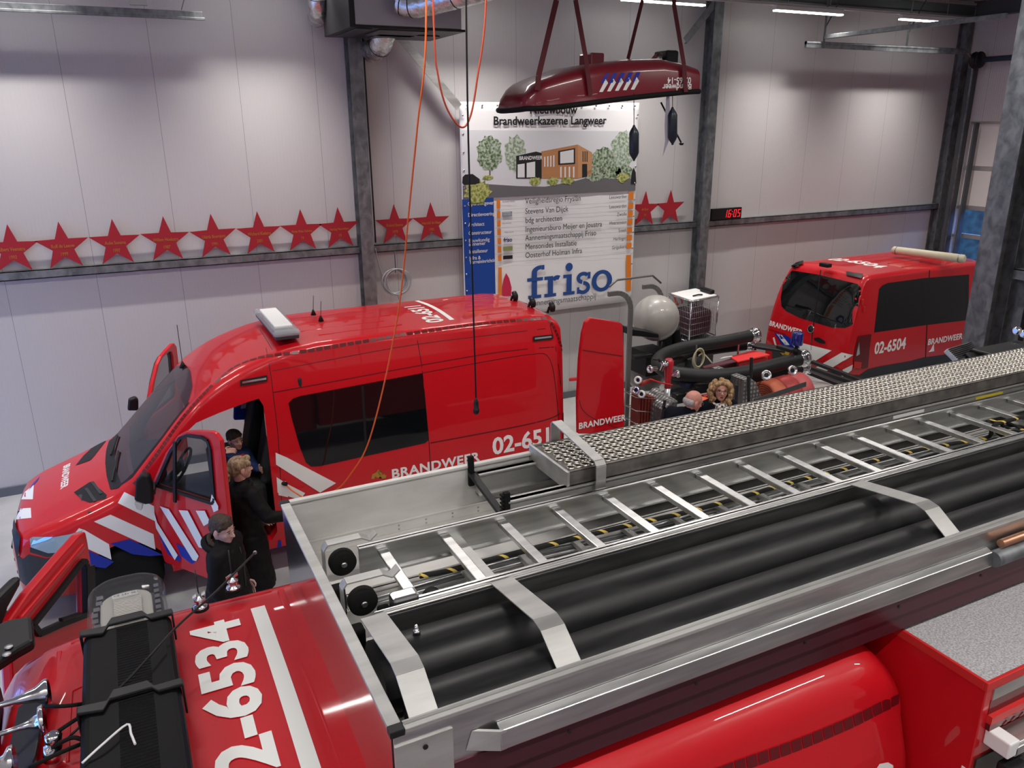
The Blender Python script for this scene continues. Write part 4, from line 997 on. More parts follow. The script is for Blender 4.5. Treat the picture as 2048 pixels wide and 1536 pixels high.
for P in ([(308,1022),(315,1045),(356,1110),(350,1120),(312,1055)], [(320,1012),(338,1016),(384,1122),(392,1115),(396,1105)][:0] or [(320,1012),(338,1018),(398,1112),(393,1122),(386,1120)], [(358,1020),(376,1021),(404,1075),(404,1096),(398,1094)], [(392,1021),(410,1021),(421,1044),(408,1052)], [(424,988),(437,1012),(437,1020),(428,1024),(421,1005)]):
    ddec('white_stripe', P, WHITE)
ddec('blue_stripe', [(318,1072),(324,1070),(362,1116),(358,1124),(336,1108)], BLUE); ddec('blue_stripe', [(352,1086),(368,1094),(390,1124),(384,1128),(362,1112)], BLUE)
MB().bar(dpt(352,882)+n1*.01, dpt(352,1003)+n1*.01, .035, .02, up=n1).build('window_bar', BLACK, D1)
# mirror
mp = dpt(318, 1000) + n1*.05
mb = MB().prism([at(268,1002,y=8.16), at(271,962,y=8.16), at(283,950,y=8.16), at(298,952,y=8.16), at(304,972,y=8.16), at(306,1008,y=8.16), at(290,1010,y=8.16)], (.02,.10,0)); mr = mb.build('door_mirror', BLACK, D1, bevel=.02)
MB().prism([at(268,1005,y=8.15), at(284,1010,y=8.15), at(282,1022,y=8.15), at(272,1018,y=8.15)], (.02,.06,0)).build('indicator_lens', CLR, mr, bevel=.006)
MB().bar(at(304,985,y=8.2), H1+V((.03,.0,1.42)), .06, .05).build('mirror_arm', BLACK, mr)
A2 = radians(64)
D2, f2, n2, d2 = door(v1, 'front_door', -.07, YC+1.0, A2, 1, OUT, GLS)
MB().prism([at(255,822,y=10.75), at(257,800,y=10.75), at(270,795,y=10.75), at(277,800,y=10.75), at(277,822,y=10.75)], (0,.1,0)).build('door_mirror', BLACK, D2, bevel=.02)
# open rear door of the van, lying in line with its side
rd = [at(*p, y=8.30) for p in ((1157,868),(1156,800),(1160,720),(1166,668),(1172,645),(1182,636),(1240,645),(1246,652),(1248,700),(1249,868))]
mb = MB().prism(rd, (0,.07,0)); RD = mb.build('rear_door', RED, v1, bevel=.012)
MB().prism([at(*p, y=8.375) for p in ((1241,646),(1247,652),(1249,868),(1244,868))], (.0,.03,0)).build('door_seal', RUBBER, RD)
q4p = lambda P, y: [at(*p, y=y) for p in P]
MB().bar(*q4p([(1166,700),(1244,712)], 8.297), .006, .008).build('door_crease', DRED, RD); MB().tube(smooth_path(q4p([(1159,800),(1166,820),(1190,838),(1244,858)], 8.297), 5), .004, 6).build('door_crease', DRED, RD)
p = at(1157, 858, y=8.29); text('brand_lettering', 'BRANDWEER', .118, p, (1,0,-.005), (0,0,1), LET, RD, bold=.03, space=1.05, xs=1.0)
mb = MB().bar(at(1139,759,y=8.45), at(1160,757,y=8.34), .05, .04); mb.build('door_hinge_arm', RED2, RD, bevel=.006)
# ================================================================ second van
YC2 = 10.25
v2 = thing('fire_van', 'second red fire van seen from behind, parked in the far hall corner', 'van', (14, YC2, 0))
xs2 = [11.02,11.04,11.08,11.13,11.19,11.25,11.31,11.37,11.42,11.47,11.53,11.62,11.75,12.0,12.5,13,13.5,14,14.5,15,15.4,15.7,16.0,16.3,16.6,16.75]
W2 = [(11.02,.94),(11.08,.965),(11.2,.985),(11.5,1.0),(16,1.0),(16.6,.9),(16.75,.8)]
zt2 = [(11.02,1.02),(11.06,1.3),(11.12,1.62),(11.19,1.9),(11.27,2.14),(11.35,2.32),(11.40,2.405),(11.46,2.44),(11.55,2.46),(14.4,2.48),(14.9,2.4),(15.6,1.7),(15.8,1.35),(16.5,1.1),(16.75,.8)]
zb2 = [(11.02,.45),(11.1,.36),(16.75,.36)]
g2 = [(.25,.95),(.9,1.0),(1.2,.995),(1.6,.965),(2.0,.92),(2.3,.87),(2.5,.82)]
rc2 = [(11.02,.10),(11.6,.09),(17,.12)]
sh2 = MB().loft(body_rings(xs2, YC2, W2, zt2, zb2, g2, rc2)); b2 = bvh_of(sh2)
bd2 = sh2.build('body', RED, v2, auto=50)
off = WL[v2.name]; ar = []
for sy in (-1, 1): 
    o = MB().cyl(V((12.95,YC2+sy*.68,.36))-off, V((12.95,YC2+sy*1.3,.36))-off, .42, seg=32).build('cutter', BLACK); o.location = off; ar.append(o)
bpy.context.view_layer.update(); cut(bd2, ar); bd2.data.set_sharp_from_angle(angle=radians(45))
def d2(nm, P, m_, **k): return px_decal(nm, P, b2, m_, v2, **k)
d2('rear_window', [(1567,560),(1572,545),(1585,541),(1640,550),(1715,568),(1722,575),(1721,600),(1712,640),(1703,651),(1690,656),(1664,655),(1640,648),(1600,636),(1572,622),(1563,612),(1562,595)], DGLASS, step=12, lift=.004)
d2('side_window', [(1748,665),(1758,578),(1764,571),(1775,566),(1850,556),(1938,549),(1936,640),(1852,650)], DGLASS, step=16, lift=.004)
d2('body_gap', [(1858,540),(1860,540),(1851,735),(1849,735)], BLACK, step=16); d2('body_gap', [(1641,540),(1643,540),(1619,720),(1617,720)], BLACK, step=10, lift=.006)
d2('tail_light', [(1716,672),(1742,668),(1738,700),(1735,735),(1710,738),(1706,720),(1710,695)], DRED, step=8, lift=.012)
d2('lamp_lens', [(1713,700),(1717,682),(1718,708),(1711,712)], CHROME, step=8, lift=.018)
d2('tail_light_glow', [(1707,722),(1722,724),(1720,737),(1706,736)], RED2, step=8, lift=.018)
d2('bumper_skirt', [(1736,738),(1762,732),(1820,722),(1850,714),(1850,745),(1700,790),(1690,770)], GREYP, step=8, lift=.006)
d2('rear_bumper', [(1545,688),(1552,690),(1600,735),(1700,772),(1712,750),(1735,750),(1735,790),(1690,795),(1600,760),(1545,720)], GREYP, step=8, lift=.012)
d2('side_skirt', [(1846,715),(1912,706),(1912,742),(1846,750)], GREYP, step=12, lift=.005)
for P, m_, nm in (([(1549,666),(1562,668),(1584,690),(1584,699),(1567,694)], BLUE, 'blue_stripe'), ([(1553,667),(1564,670),(1580,690),(1570,690)], WHITE, 'white_stripe'),
   ([(1565,669),(1576,672),(1600,694),(1600,703),(1584,697)], BLUE, 'blue_stripe'), ([(1585,680),(1612,688),(1664,701),(1626,725),(1604,716),(1590,700)], WHITE, 'white_stripe'),
   ([(1684,705),(1706,710),(1646,747),(1623,740)], WHITE, 'white_stripe'), ([(1705,729),(1703,740),(1682,757),(1660,752)], WHITE, 'white_stripe'), ([(1546,676),(1549,674),(1556,698),(1552,698)], WHITE, 'white_stripe')):
    d2(nm, P, m_, step=6, lift=.007)
d2('number_plate', [(1563,699),(1580,705),(1578,714),(1561,708)], mat('plate_yellow', (.5,.33,.02), .5), step=8, lift=.012)
d2('door_handle', [(1629,676),(1640,675),(1652,683),(1652,688),(1640,686),(1630,681)], BLACK, step=8, lift=.02)
st = EYE + ray(1622, 658)*((11.1-EYE.x)/ray(1622,658).x); h, n, i_, tt = b2.ray_cast(EYE, ray(1622, 658))
if n.dot(ray(1622,658)) > 0: n = -n
em = MB().lathe([(.0,.0),(.072,0),(.075,.012),(.068,.018),(.062,.012),(0,.012)], h, n, 24).build('round_badge', CHROME, v2)
MB().lathe([(0,0),(.060,0),(.060,.002),(0,.002)], h + n*.0125, n, 24).build('badge_field', BLACK, em)
u_ = V((0,1,0)).cross(n).normalized(); mb = MB(); e1 = V((0,-1,0)); e2 = n.cross(e1).normalized(); e2 = e2 if e2.z > 0 else -e2
for k in range(3):
    a = pi/2 + 2*pi*k/3; dd = e1*cos(a)+e2*sin(a); pp = e1*-sin(a)+e2*cos(a); c_ = h+n*.017
    mb.add([c_ + dd*.058, c_ + pp*.009, c_ - pp*.009], [(0,1,2)])
mb.build('badge_star', CHROME, em, fix=False)
p = at(934, 0, y=9.25)
p, q = at(1748, 708, y=9.25), at(1825, 695, y=9.25)
drape_text('number_lettering', '02-6504', .29, (p.x, 8.9, p.z), (1,0,0), (0,0,1), (0,1,0), b2, LET, v2, bold=.03, step=.08, xs=.83)
p = at(1855, 690, y=9.25); drape_text('brand_lettering', 'BRANDWEER', .155, (p.x, 8.9, p.z), (1,0,0), (0,0,1), (0,1,0), b2, LET, v2, bold=.03, step=.08, space=1.05)
p = at(1858, 702, y=9.25); MB().prism([(p.x,9.245,p.z-.02),(p.x+.14,9.245,p.z-.02),(p.x+.10,9.245,p.z+.12),(p.x+.05,9.245,p.z+.02)], (0,.01,0)).build('crest_emblem', LET, v2)
p = at(1553, 648, x=11.25); drape_text('rear_lettering', 'BRANDWEER', .13, (10.5, p.y, p.z), (0,-1,0), (0,0,1), (1,0,0), b2, LET, v2, bold=.03, step=.08, space=1.05, xs=1.05)
drape_text('rear_small_lettering', 'Veiligheidsregio Fryslân', .05, (10.5, p.y, p.z-.09), (0,-1,0), (0,0,1), (1,0,0), b2, DRED, v2, step=.08)
p = at(1660,518,z=2.47)
drape_text('roof_number', '02-6504', .42, (p.x+.06, p.y+.15, 3), (0,-1,0), (1,0,0), (0,0,-1), b2, LET, v2, bold=.03, step=.12, xs=.84)
for P in ([(1583,528),(1607,524),(1607,530),(1583,534)], [(1693,545),(1727,551),(1724,558),(1694,552)]): d2('roof_lamp', P, BLACK, step=8, lift=.03)
MB().obox(at(1651,530,z=2.5), (.06,0,0), (0,.1,0), (0,0,.035)).build('rear_camera', BLACK, v2, bevel=.015)
mb = MB()
for k in range(5):
    y = YC2 + (-.6+.3*k); mb.bar(cast(b2,V((12.6,y,3)),V((0,0,-1)),0), cast(b2,V((14.3,y,3)),V((0,0,-1)),0), .04, .014)
mb.each('roof_rib', RED, v2, bevel=.006)
for q, rr in (((1570,570),.02),): pass
mb = MB()
for px_, py_ in ((1562,562),(1724,604),(1727,618)): 
    h, n, i_, tt = b2.ray_cast(EYE, ray(px_,py_)); 
    if h: mb.obox(h, (.02,0,0), (0,.025,0), (0,0,.05))
mb.each('door_hinge', RED2, v2, bevel=.005)
for sy in (-1, 1):
    for x in (12.95, 15.95): wheel(x, YC2+sy*.86, .35, sy, v2)
a, b = at(1785, 500, z=2.60), at(1930, 518, z=2.60)
aw = thing('rolled_awning', 'long pale rolled awning lying across the roof of the second van', 'awning', (a+b)/2)
MB().tube([a, a.lerp(b,.02), a.lerp(b,.98), b], [.05,.075,.075,.05], 14).build('roll', mat('pale_canvas', (.62,.58,.42), .55), aw); mb = MB()
for t_ in (.06,.93): mb.tube([a.lerp(b,t_), a.lerp(b,t_+.012)], .082, 14)
mb.each('tie_band', STEEL, aw)

# ================================================================ trailer with hoses between the vans
HZ = 1.42
tr = thing('equipment_trailer', 'open black framed equipment trailer between the two vans', 'trailer', (9.3, 9.0, 0))
def tz(px, py, z): return at(px, py, z=z)
mb = MB()
n0, n1_ = tz(1345,842,.62), tz(1780,800,.72); f0, f1_ = tz(1290,760,.62), tz(1530,672,.72)
for a, b in ((V((7.1,8.2,.7)),V((10.85,8.3,.7))), (V((7.1,9.95,.7)),V((10.85,9.95,.7))), (V((7.1,8.2,.7)),V((7.1,9.95,.7))), (V((10.85,8.3,.7)),V((10.85,9.95,.7)))): mb.bar(a, b, .08, .12)
mb.build('chassis', DSTEEL, tr, bevel=.01)
MB().box(7.1,10.85,8.25,9.9,.66,.69).build('deck', ALUD, tr)
a, b = tz(1612,742,1.0), tz(1760,800,.78); mb = MB().bar(a, b, .12, .06).bar(a+V((.5,.35,0)), b+V((.5,.35,0)), .08, .06); mb.build('side_rail', DSTEEL, tr, bevel=.01)
mb = MB().bar(tz(1505,690,1.2), tz(1570,700,1.15), .28, .05); mb.build('rear_shelf', DSTEEL, tr, bevel=.01)
for sx in (7.8, 10.2):
    for sy in (-1, 1): wheel(sx, 9.08+sy*.72, .3, sy, tr, .18)
CHK = mat('checker_plate', (.34,.34,.33), .42, metal=.8)
_tc = nd(CHK, 'ShaderNodeTexCoord'); _vo = nd(CHK, 'ShaderNodeTexVoronoi'); _vo.inputs['Scale'].default_value = 16; _vo.inputs['Randomness'].default_value = 0
lk(CHK, _tc.outputs['Object'], _vo.inputs['Vector']); add_bump(CHK, _vo.outputs['Distance'], 1.0, .02)
_cr = nd(CHK, 'ShaderNodeValToRGB'); _cr.color_ramp.elements[0].position = .25; _cr.color_ramp.elements[1].position = .4; _cr.color_ramp.elements[0].color = (.55,.54,.52,1); _cr.color_ramp.elements[1].color = (.2,.2,.195,1)
lk(CHK, _vo.outputs['Distance'], _cr.inputs[0]); lk(CHK, _cr.outputs[0], bs(CHK).inputs['Base Color'])
Y1 = 8.18
P = [at(*q, y=Y1) for q in ((1481,830),(1488,760),(1500,756),(1512,764),(1530,812),(1525,830))]
MB().prism(P, (0,.7,0)).build('checker_plate_box', CHK, tr, bevel=.008)
P = [at(*q, y=8.1) for q in ((1326,822),(1346,803),(1356,802),(1345,862),(1322,862))]
MB().prism(P, (.1,.6,0)).build('checker_plate_box', CHK, tr, bevel=.008)
mb = MB()
for (a, b) in (((1498,835),(1497,752)), ((1502,756),(1503,715)), ((1470,838),(1474,770))): mb.bar(at(*a,y=8.12), at(*b,y=8.12), .035, .035)
mb.bar(at(1325,812,y=8.05), at(1372,852,y=8.05), .03, .03); mb.bar(at(1322,850,y=8.05), at(1330,800,y=8.05), .03, .03)
mb.each('guard_bar', DSTEEL, tr, bevel=.004)
# red lidded bin, inner trays
MB().prism([tz(1475,716,1.12), tz(1513,704,1.12), tz(1537,713,1.12), tz(1478,725,1.12)], (0,0,-.3)).build('bin', RED2, tr, bevel=.02)
bx = thing('plastic_bin_lid', 'red plastic lid on the bin inside the hose loops', 'lid', tz(1508,712,1.15))
MB().prism([tz(1459,716,1.15), tz(1506,703,1.15), tz(1540,712,1.15), tz(1475,726,1.15)], (0,0,.03)).build('lid', mat('bright_red_plastic', (.70,.03,.03), .5), bx, bevel=.012)
MB().tube(smooth_path([tz(1441,718,1.18), tz(1450,715,1.21), tz(1464,713,1.18)], 4), .012, 8).build('clip', WPL, bx)
MB().prism([tz(1405,732,1.0), tz(1480,712,1.0), tz(1480,722,1.0), tz(1412,742,1.0)], (0,0,-.25)).build('tray', mat('maroon_tray', (.1,.03,.04), .5), tr, bevel=.01)
MB().obox(tz(1387,726,1.1), (.12,0,0), (0,.09,0), (0,0,.08)).build('grey_case', GREYP, tr, bevel=.015)
# suction hoses: two U-shaped loops one above the other
def hose(path, z, r, label, ends):
    P = [tz(a, b, z) for a, b in path]; sp_ = smooth_path(P, 6); t = thing('suction_hose', label, 'hose', P[len(P)//2], 'black suction hoses on the trailer')
    L = 0; rr = []; pts = []
    for i in range(len(sp_)-1):
        seg_ = (sp_[i+1]-sp_[i]).length; n = max(1, int(seg_/.02))
        for k in range(n): pts.append(sp_[i].lerp(sp_[i+1], k/n))
    pts.append(sp_[-1]); rr = [r*(1 + (.02 if i % 2 else -.02)) for i in range(len(pts))]
    MB().tube(pts, rr, 16).build('hose_wall', HOSE, t)
    for e in (0, -1):
        p = pts[e]; d = (pts[e] - pts[1 if e == 0 else -2]).normalized()
        mb = MB().lathe([(r*1.05,-.10),(r*1.12,-.09),(r*1.05,-.08),(r*1.12,-.06),(r*1.12,-.03),(r*1.05,-.02),(r*1.3,.0),(r*1.35,.03),(r*1.3,.06),(r*.9,.07),(r*.8,.05)], p, d, 22)
        u = d.orthogonal().normalized(); v = d.cross(u)
        for k in range(2): mb.obox(p + d*.075 + (u*cos(pi*k)+v*sin(pi*k))*r*1.1, d*.02, u*.03, v*.015)
        mb.build('coupling', CHROME, t)
hose([(1506,671),(1440,684),(1380,693),(1335,706),(1316,722),(1326,738),(1360,748),(1430,752),(1500,743),(1560,728),(1604,717)], HZ, .105, 'upper black suction hose bent in a U round the trailer', 2)
hose([(1498,690),(1440,697),(1390,706),(1350,722),(1334,738),(1338,752),(1365,762),(1430,769),(1500,762),(1560,746),(1606,735)], 1.19, .088, 'lower black suction hose bent in a U, directly under the other', 2)
mb = MB()
for (px_, y0, y1, z) in ((1393,690,716,HZ),(1479,667,706,HZ),(1503,733,780,HZ),(1590,712,760,HZ),(1586,706,718,HZ)):
    p = tz(px_, y0, HZ+.1); mb.bar(p, V((p.x, p.y, .7)), .03, .012)
mb.each('hose_post', STEEL, tr)
MB().bar(tz(1556,693,HZ+.12), tz(1600,706,HZ+.12), .10, .06).build('beacon_shelf', DSTEEL, tr, bevel=.01)
p = tz(1592,702,HZ+.15); bc = MB().lathe([(.06,0),(.07,.01),(.03,.03),(.025,.08),(.05,.1)], p, (0,0,1), 16).build('beacon_foot', BLACK, tr)
MB().lathe([(.085,0),(.09,.02),(.088,.18),(.078,.2),(.02,.205)], p+V((0,0,.1)), (0,0,1), 22).build('blue_beacon', mat('blue_beacon_glass', (.004,.012,.16), .06, coat=1), tr)
MB().cyl(tz(1622,700,1.3), tz(1622,660,1.3)+V((0,0,.1)), .004, seg=6).build('whip_antenna', BLACK, tr)
# coiled light rope
p0 = tz(1397,712,1.45); mb = MB(); random.seed(5)
for k in range(6): mb.tube([p0 + V((.10*cos(a)+.02*k-.05, .03*k-.08, .15*sin(a)-.05*k/3)) for a in [2*pi*i/16 for i in range(16)]], .011, 6, closed=True)
mb.tube(smooth_path([p0, p0+V((.1,0,.02)), p0+V((.2,-.1,-.12))], 4), .011, 6)
one('rope_coil', mb, mat('cream_rope', (.50,.46,.30), .8), 'cream rope coil tied to the far trailer hose', 'rope')
# rolled red hoses with strap and couplings
RH = [mat('orange_red_hose', (.50,.12,.06), .6), mat('red_canvas_hose', (.42,.05,.05), .6), mat('pinkish_red_hose', (.48,.09,.09), .55)]
def roll(ca_, cb_, r, m_, label, k):
    t = thing('rolled_hose', label, 'hose', (ca_+cb_)/2, 'rolled red fire hoses on the trailer'); d = (cb_-ca_).normalized(); L = (cb_-ca_).length
    MB().lathe([(.05,0),(r*.9,0),(r,.012),(r,L-.012),(r*.9,L),(.05,L)], ca_, d, 30).build('canvas_roll', m_, t)
    mb = MB(); u = d.orthogonal().normalized(); v = d.cross(u)
    for side_ in (ca_ - d*.003, cb_ + d*.003):
        pts = [side_ + (u*cos(a)+v*sin(a))*(.05+(r-.06)*a/(2*pi*7)) for a in [2*pi*7*i/150 for i in range(151)]]; mb.tube(pts, .004, 4)
    mb.build('spiral_edge', DRED, t)
c0, c1_ = at(1527,802,y=8.42), at(1604,780,y=8.42)
for k in range(3):
    a, b = c0.lerp(c1_, k/3+.01), c0.lerp(c1_, (k+1)/3-.01); roll(a, b, .30 if k < 2 else .29, RH[k], ('orange red rolled hose beside the checker plate box', 'middle rolled red hose under the grey strap', 'rolled red hose at the outer end of the three')[k], k)
a, b = at(1508,803,y=8.10), at(1612,768,y=8.10); one('hose_strap', MB().bar(a, b, .012, .075), mat('grey_webbing', (.06,.062,.065), .7), 'grey strap with buckle holding the rolled red hoses', 'strap')
for q, dd, lab in (((1532,751), V((-.5,-.75,.5)), 'open chrome hose coupling lying on the rolled hoses, nearest the curly haired woman'), ((1583,741), V((-.2,-.9,.35)), 'open chrome hose coupling lying on the rolled hoses, under the blue beacon')):
    p = at(*q, y=8.25); _oc = one('hose_coupling', MB().lathe([(.035,.0),(.07,0),(.078,.02),(.07,.05),(.055,.055),(.05,.03),(.035,.03)], p, dd, 24), CHROME, lab, 'coupling'); MB().lathe([(.034,0),(.034,.002)], p + V(dd).normalized()*.0295, dd, 20).build('dark_opening', BLACK, bpy.data.objects[_oc.name])
p = at(1570,800,y=8.12); one('branch_pipe', MB().lathe([(.035,0),(.035,.12),(.03,.15),(.045,.17),(.045,.2)], p+V((0,0,.1)), (.15,-.2,-1), 14), mat('pink_red_fitting', (.45,.12,.14), .4), 'short red nozzle hanging under the strap of the rolled hoses', 'nozzle')
# standpipe
sp = thing('standpipe', 'red two-outlet standpipe with steel tube standing at the trailer end', 'standpipe', (7.0, 8.1, 0))
_opar = sp; yS = 8.35; top = at(1336,705,y=yS); jn = at(1335,776,y=yS)
MB().cyl(V((jn.x,jn.y,.0)), jn, .045).build('steel_tube', STEEL, sp)
MB().lathe([(.045,0),(.045,.12),(.062,.28),(.066,.38),(.045,.42)], jn, (0,0,1), 20).build('red_head', mat('standpipe_red', (.42,.01,.02), .3, coat=.6), sp)
def outlet(c, d):
    MB().lathe([(.027,0),(.027,.002)], c + V(d).normalized()*.0155, d, 20).build('dark_opening', BLACK, _opar)
    return MB().lathe([(.03,-.09),(.034,.0),(.05,.008),(.056,.02),(.05,.045),(.034,.05),(.03,.015)], c, d, 20)
outlet(at(1352,748,y=yS-.06), (.9,-.5,.15)).build('outlet', CHROME, sp); outlet(at(1303,738,y=yS), (-1,-.1,.1)).build('outlet', CHROME, sp); outlet(at(1328,730,y=yS-.05), (.2,-.3,1)).build('outlet', CHROME, sp)
MB().bar(at(1318,722,y=yS-.02), at(1350,724,y=yS-.02), .03, .03).lathe([(.05,0),(.055,.01),(.05,.02)], at(1312,719,y=yS), (0,0,1), 8).build('valve_wheel', BLACK, sp)
MB().tube(smooth_path([at(1300,758,y=yS-.1), at(1320,765,y=yS-.1), at(1345,770,y=yS-.1)], 4), .012, 6).build('chain', RED2, sp)
# brown hose pack in a carrier
hp = thing('hose_basket', 'dark carrier with folded red brown hose and light couplings at the trailer end', 'hose', at(1290,860,y=8.4))
yH = 8.45; _opar = hp
mb = MB()
for k in range(6):
    c_ = at(1276+6*k, 815, y=yH); mb.prism([V((c_.x,yH-.02,c_.z-.34)), V((c_.x+.035,yH-.02,c_.z-.34)), V((c_.x+.035,yH-.02,c_.z+.18-.01*abs(k-2))), V((c_.x,yH-.02,c_.z+.18-.01*abs(k-2)))], (0,.2,0))
mb.build('folded_hose', mat('brown_red_hose', (.16,.02,.012), .6), hp, bevel=.012)
mb = MB()
for y_ in (795, 822, 848): a, b = at(1272,y_,y=yH-.05), at(1312,y_+3,y=yH-.05); mb.tube([a, b, b+V((0,.28,0)), a+V((0,.28,0))], .006, 6, closed=True)
mb.build('wire_carrier', STEEL, hp)
p = at(1300,858,y=yH+.05); MB().bar(V((p.x,p.y,0)), V((p.x,p.y,p.z+.3)), .07, .07).build('carrier_post', DSTEEL, hp)
for q in ((1277,760),(1284,788),(1273,780)): outlet(at(*q,y=yH-.05), (-.7,-.5,.2)).build('coupling', WPL if q[1] != 780 else CHROME, hp)
MB().tube([at(1280,768,y=yH-.02), at(1300,762,y=yH)], .035, 12).build('red_branch', mat('branch_red', (.35,.04,.03), .5), hp)
# odds and ends inside the trailer
for k, (q, sz, m_, lab) in enumerate((((1400,775),(.16,.1,.07), BLACK, 'black tool bag inside the trailer behind the bald man'), ((1378,768),(.12,.1,.05), mat('navy_bag',(.01,.015,.05),.8), 'small navy bag inside the trailer below the lower hose'), ((1412,795),(.07,.06,.05), RED2, 'small dark red case inside the trailer behind the bald man'), ((1358,795),(.1,.08,.08), DSTEEL, 'dark metal case inside the trailer beside the standpipe'))):
    c_ = at(*q, y=8.75 + .12*k); mb = MB().obox(c_, (sz[0],0,0), (0,sz[1],0), (0,0,sz[2])); one('equipment_case', mb, m_, lab, 'case', bevel=.03)
one('orange_helmet', MB().ell(at(1404,806,y=8.3), .13, .11, .09), mat('orange_plastic', (.75,.13,.05), .4), 'orange helmet on the trailer just beyond the bald man', 'helmet')

# stand with exercise balls
PGR = mat('grey_powder_coat', (.18,.18,.175), .4, metal=.4)
sr = thing('training_rack', 'dark two-post rack with bent top bars holding the upper grey ball', 'rack', (7.3,10.3,0))
def bent(pxb, ty, ybase, hook):
    b_ = at(pxb, ty, y=ybase); x, z = b_.x, b_.z; pts = [V((x,ybase,0)), V((x,ybase,z-.32))] + [V((x-.28+.28*cos(a), ybase, z-.32+.28*sin(a))) for a in [pi/2*k/6 for k in range(1, 7)]] + [V((x-.28-hook, ybase, z-.04))]
    mb = MB()
    for a, b in zip(pts, pts[1:]): mb.bar(a, b, .08, .045, up=(0,1,0))
    return mb
bent(1263, 578, 10.3, .16).build('bent_post', PGR, sr, bevel=.008); bent(1325, 565, 11.1, .14).build('bent_post', PGR, sr, bevel=.008)
MB().tube([at(1219,573,y=10.25), at(1234,560,y=10.35), at(1305,551,y=11.1), at(1322,566,y=11.12)], .018, 8).build('pull_up_bar', PGR, sr)
x0_ = at(1263,800,y=10.3).x; x1_ = at(1325,700,y=11.1).x
MB().bar((x0_-.15,10.2,.04),(x0_+.5,10.2,.04),.08,.08).bar((x0_,10.2,.04),(x1_,11.2,.04),.08,.08).bar((x0_,10.3,1.3),(x0_+.35,10.3,1.3),.12,.06).bar((x1_,11.1,1.35),(x1_-.2,10.8,1.35),.1,.06).build('base_frame', DSTEEL, sr, bevel=.01)
MB().prism([at(*q,y=10.32) for q in ((1262,658),(1290,662),(1318,668),(1318,676),(1264,672))], (0,.3,0)).box(x0_+.3,x0_+.75,10.35,10.8,.9,1.32).build('weight_block', BLACK, sr, bevel=.015)
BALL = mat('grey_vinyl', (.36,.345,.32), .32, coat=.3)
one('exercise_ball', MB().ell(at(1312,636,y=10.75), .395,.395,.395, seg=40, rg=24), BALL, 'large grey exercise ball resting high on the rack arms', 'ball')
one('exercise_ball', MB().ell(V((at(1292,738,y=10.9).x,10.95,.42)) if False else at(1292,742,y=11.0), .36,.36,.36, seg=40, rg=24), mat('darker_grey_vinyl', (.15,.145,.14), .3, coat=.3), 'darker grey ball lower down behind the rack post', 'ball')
# weights and ribbed tyres under the cage
one('battle_rope', MB().tube(smooth_path([at(1338,655,y=11.0), at(1334,690,y=11.0), at(1330,720,y=11.0)],5), .09, 12).tube(smooth_path([at(1350,655,y=10.95), at(1354,690,y=10.95), at(1358,715,y=10.95)],5), .09, 12), BLACK, 'black braided rope hanging beside the wire cage', 'rope')
# roll cage
YG = 11.2; cg = thing('wire_cage', 'silver wire roll cage with white lid standing on a dark crate near the wall', 'cage', at(1383,690,y=YG))
nt, nb = at(1383,604,y=YG), at(1383,684,y=YG); zt_, zb_ = nt.z, nb.z; LX, LY = .78, .72
q = at(1328,585,z=zt_); u1 = (q-nt); u1.z = 0; q = at(1440,592,z=zt_); u2 = (q-nt); u2.z = 0; u1 = u1.normalized()*min(u1.length,.8); u2 = u2.normalized()*min(u2.length,.8)
while max((nt+u1+u2).y, (nt+u1).y) > 12.12: u1 *= .95; u2 *= .97
dz = V((0,0,zb_-zt_)); A, B_, C_, D_ = nt, nt+u1, nt+u1+u2, nt+u2
mb = MB().tube([A,B_,C_,D_], .014, 8, closed=True).tube([A+dz,B_+dz,C_+dz,D_+dz], .014, 8, closed=True)
for q in (A,B_,C_,D_): mb.tube([q, q+dz], .014, 8)
mb.build('cage_frame', CHROME, cg)
for (a, u) in ((A,u1),(A,u2),(B_,u2),(D_,u1)):
    mb = MB()
    for k in range(1, 14): mb.tube([a+u*k/14, a+u*k/14+dz], .0028, 4)
    for k in range(1, 7): mb.tube([a+dz*k/7, a+u+dz*k/7], .0028, 4)
    mb.build('wire_side', STEEL, cg)
MB().prism([A+V((0,0,.01))+(u1+u2)*.04, A+u1*.96+u2*.04+V((0,0,.01)), A+(u1+u2)*.96+V((0,0,.01)), A+u2*.96+u1*.04+V((0,0,.01))], (0,0,.012)).build('lid', WPL, cg)
one('cage_contents', MB().prism([A+dz*.95+(u1+u2)*.1, A+dz*.95+u1*.9+u2*.1, A+dz*.95+(u1+u2)*.9, A+dz*.95+u2*.9+u1*.1], (0,0,-dz.z*.62)), mat('dark_red_bag', (.05,.01,.02), .7), 'dark maroon bag inside the wire cage', 'bag', bevel=.06)
one('orange_straps', MB().tube(smooth_path([B_+V((.12,0,.02)), B_+V((.14,-.03,-.12)), B_+V((.2,-.04,-.22))],4), .022, 8).tube(smooth_path([B_+V((.18,-.02,.02)), B_+V((.26,-.06,-.12)), B_+V((.28,-.05,-.2))],4), .018, 8), ORANGE, 'orange straps hanging over the cage edge next to the grey ball', 'straps')
one('hand_tool', MB().tube(smooth_path([A+(u1+u2)*.3+V((0,0,.035)), A+(u1*.25+u2*.45)+V((0,0,.05)), A+(u1*.25+u2*.6)+V((0,0,.035))],4), .014, 8), BLACK, 'small black curved handle lying on the white cage lid', 'tool')
one('black_bag', MB().obox(A+u2*.92+u1*.4+V((0,0,.06)), u1.normalized()*.18, u2.normalized()*.06, V((0,0,.04))), BLACK, 'black bag lying on the outer edge of the cage lid', 'bag', bevel=.02)
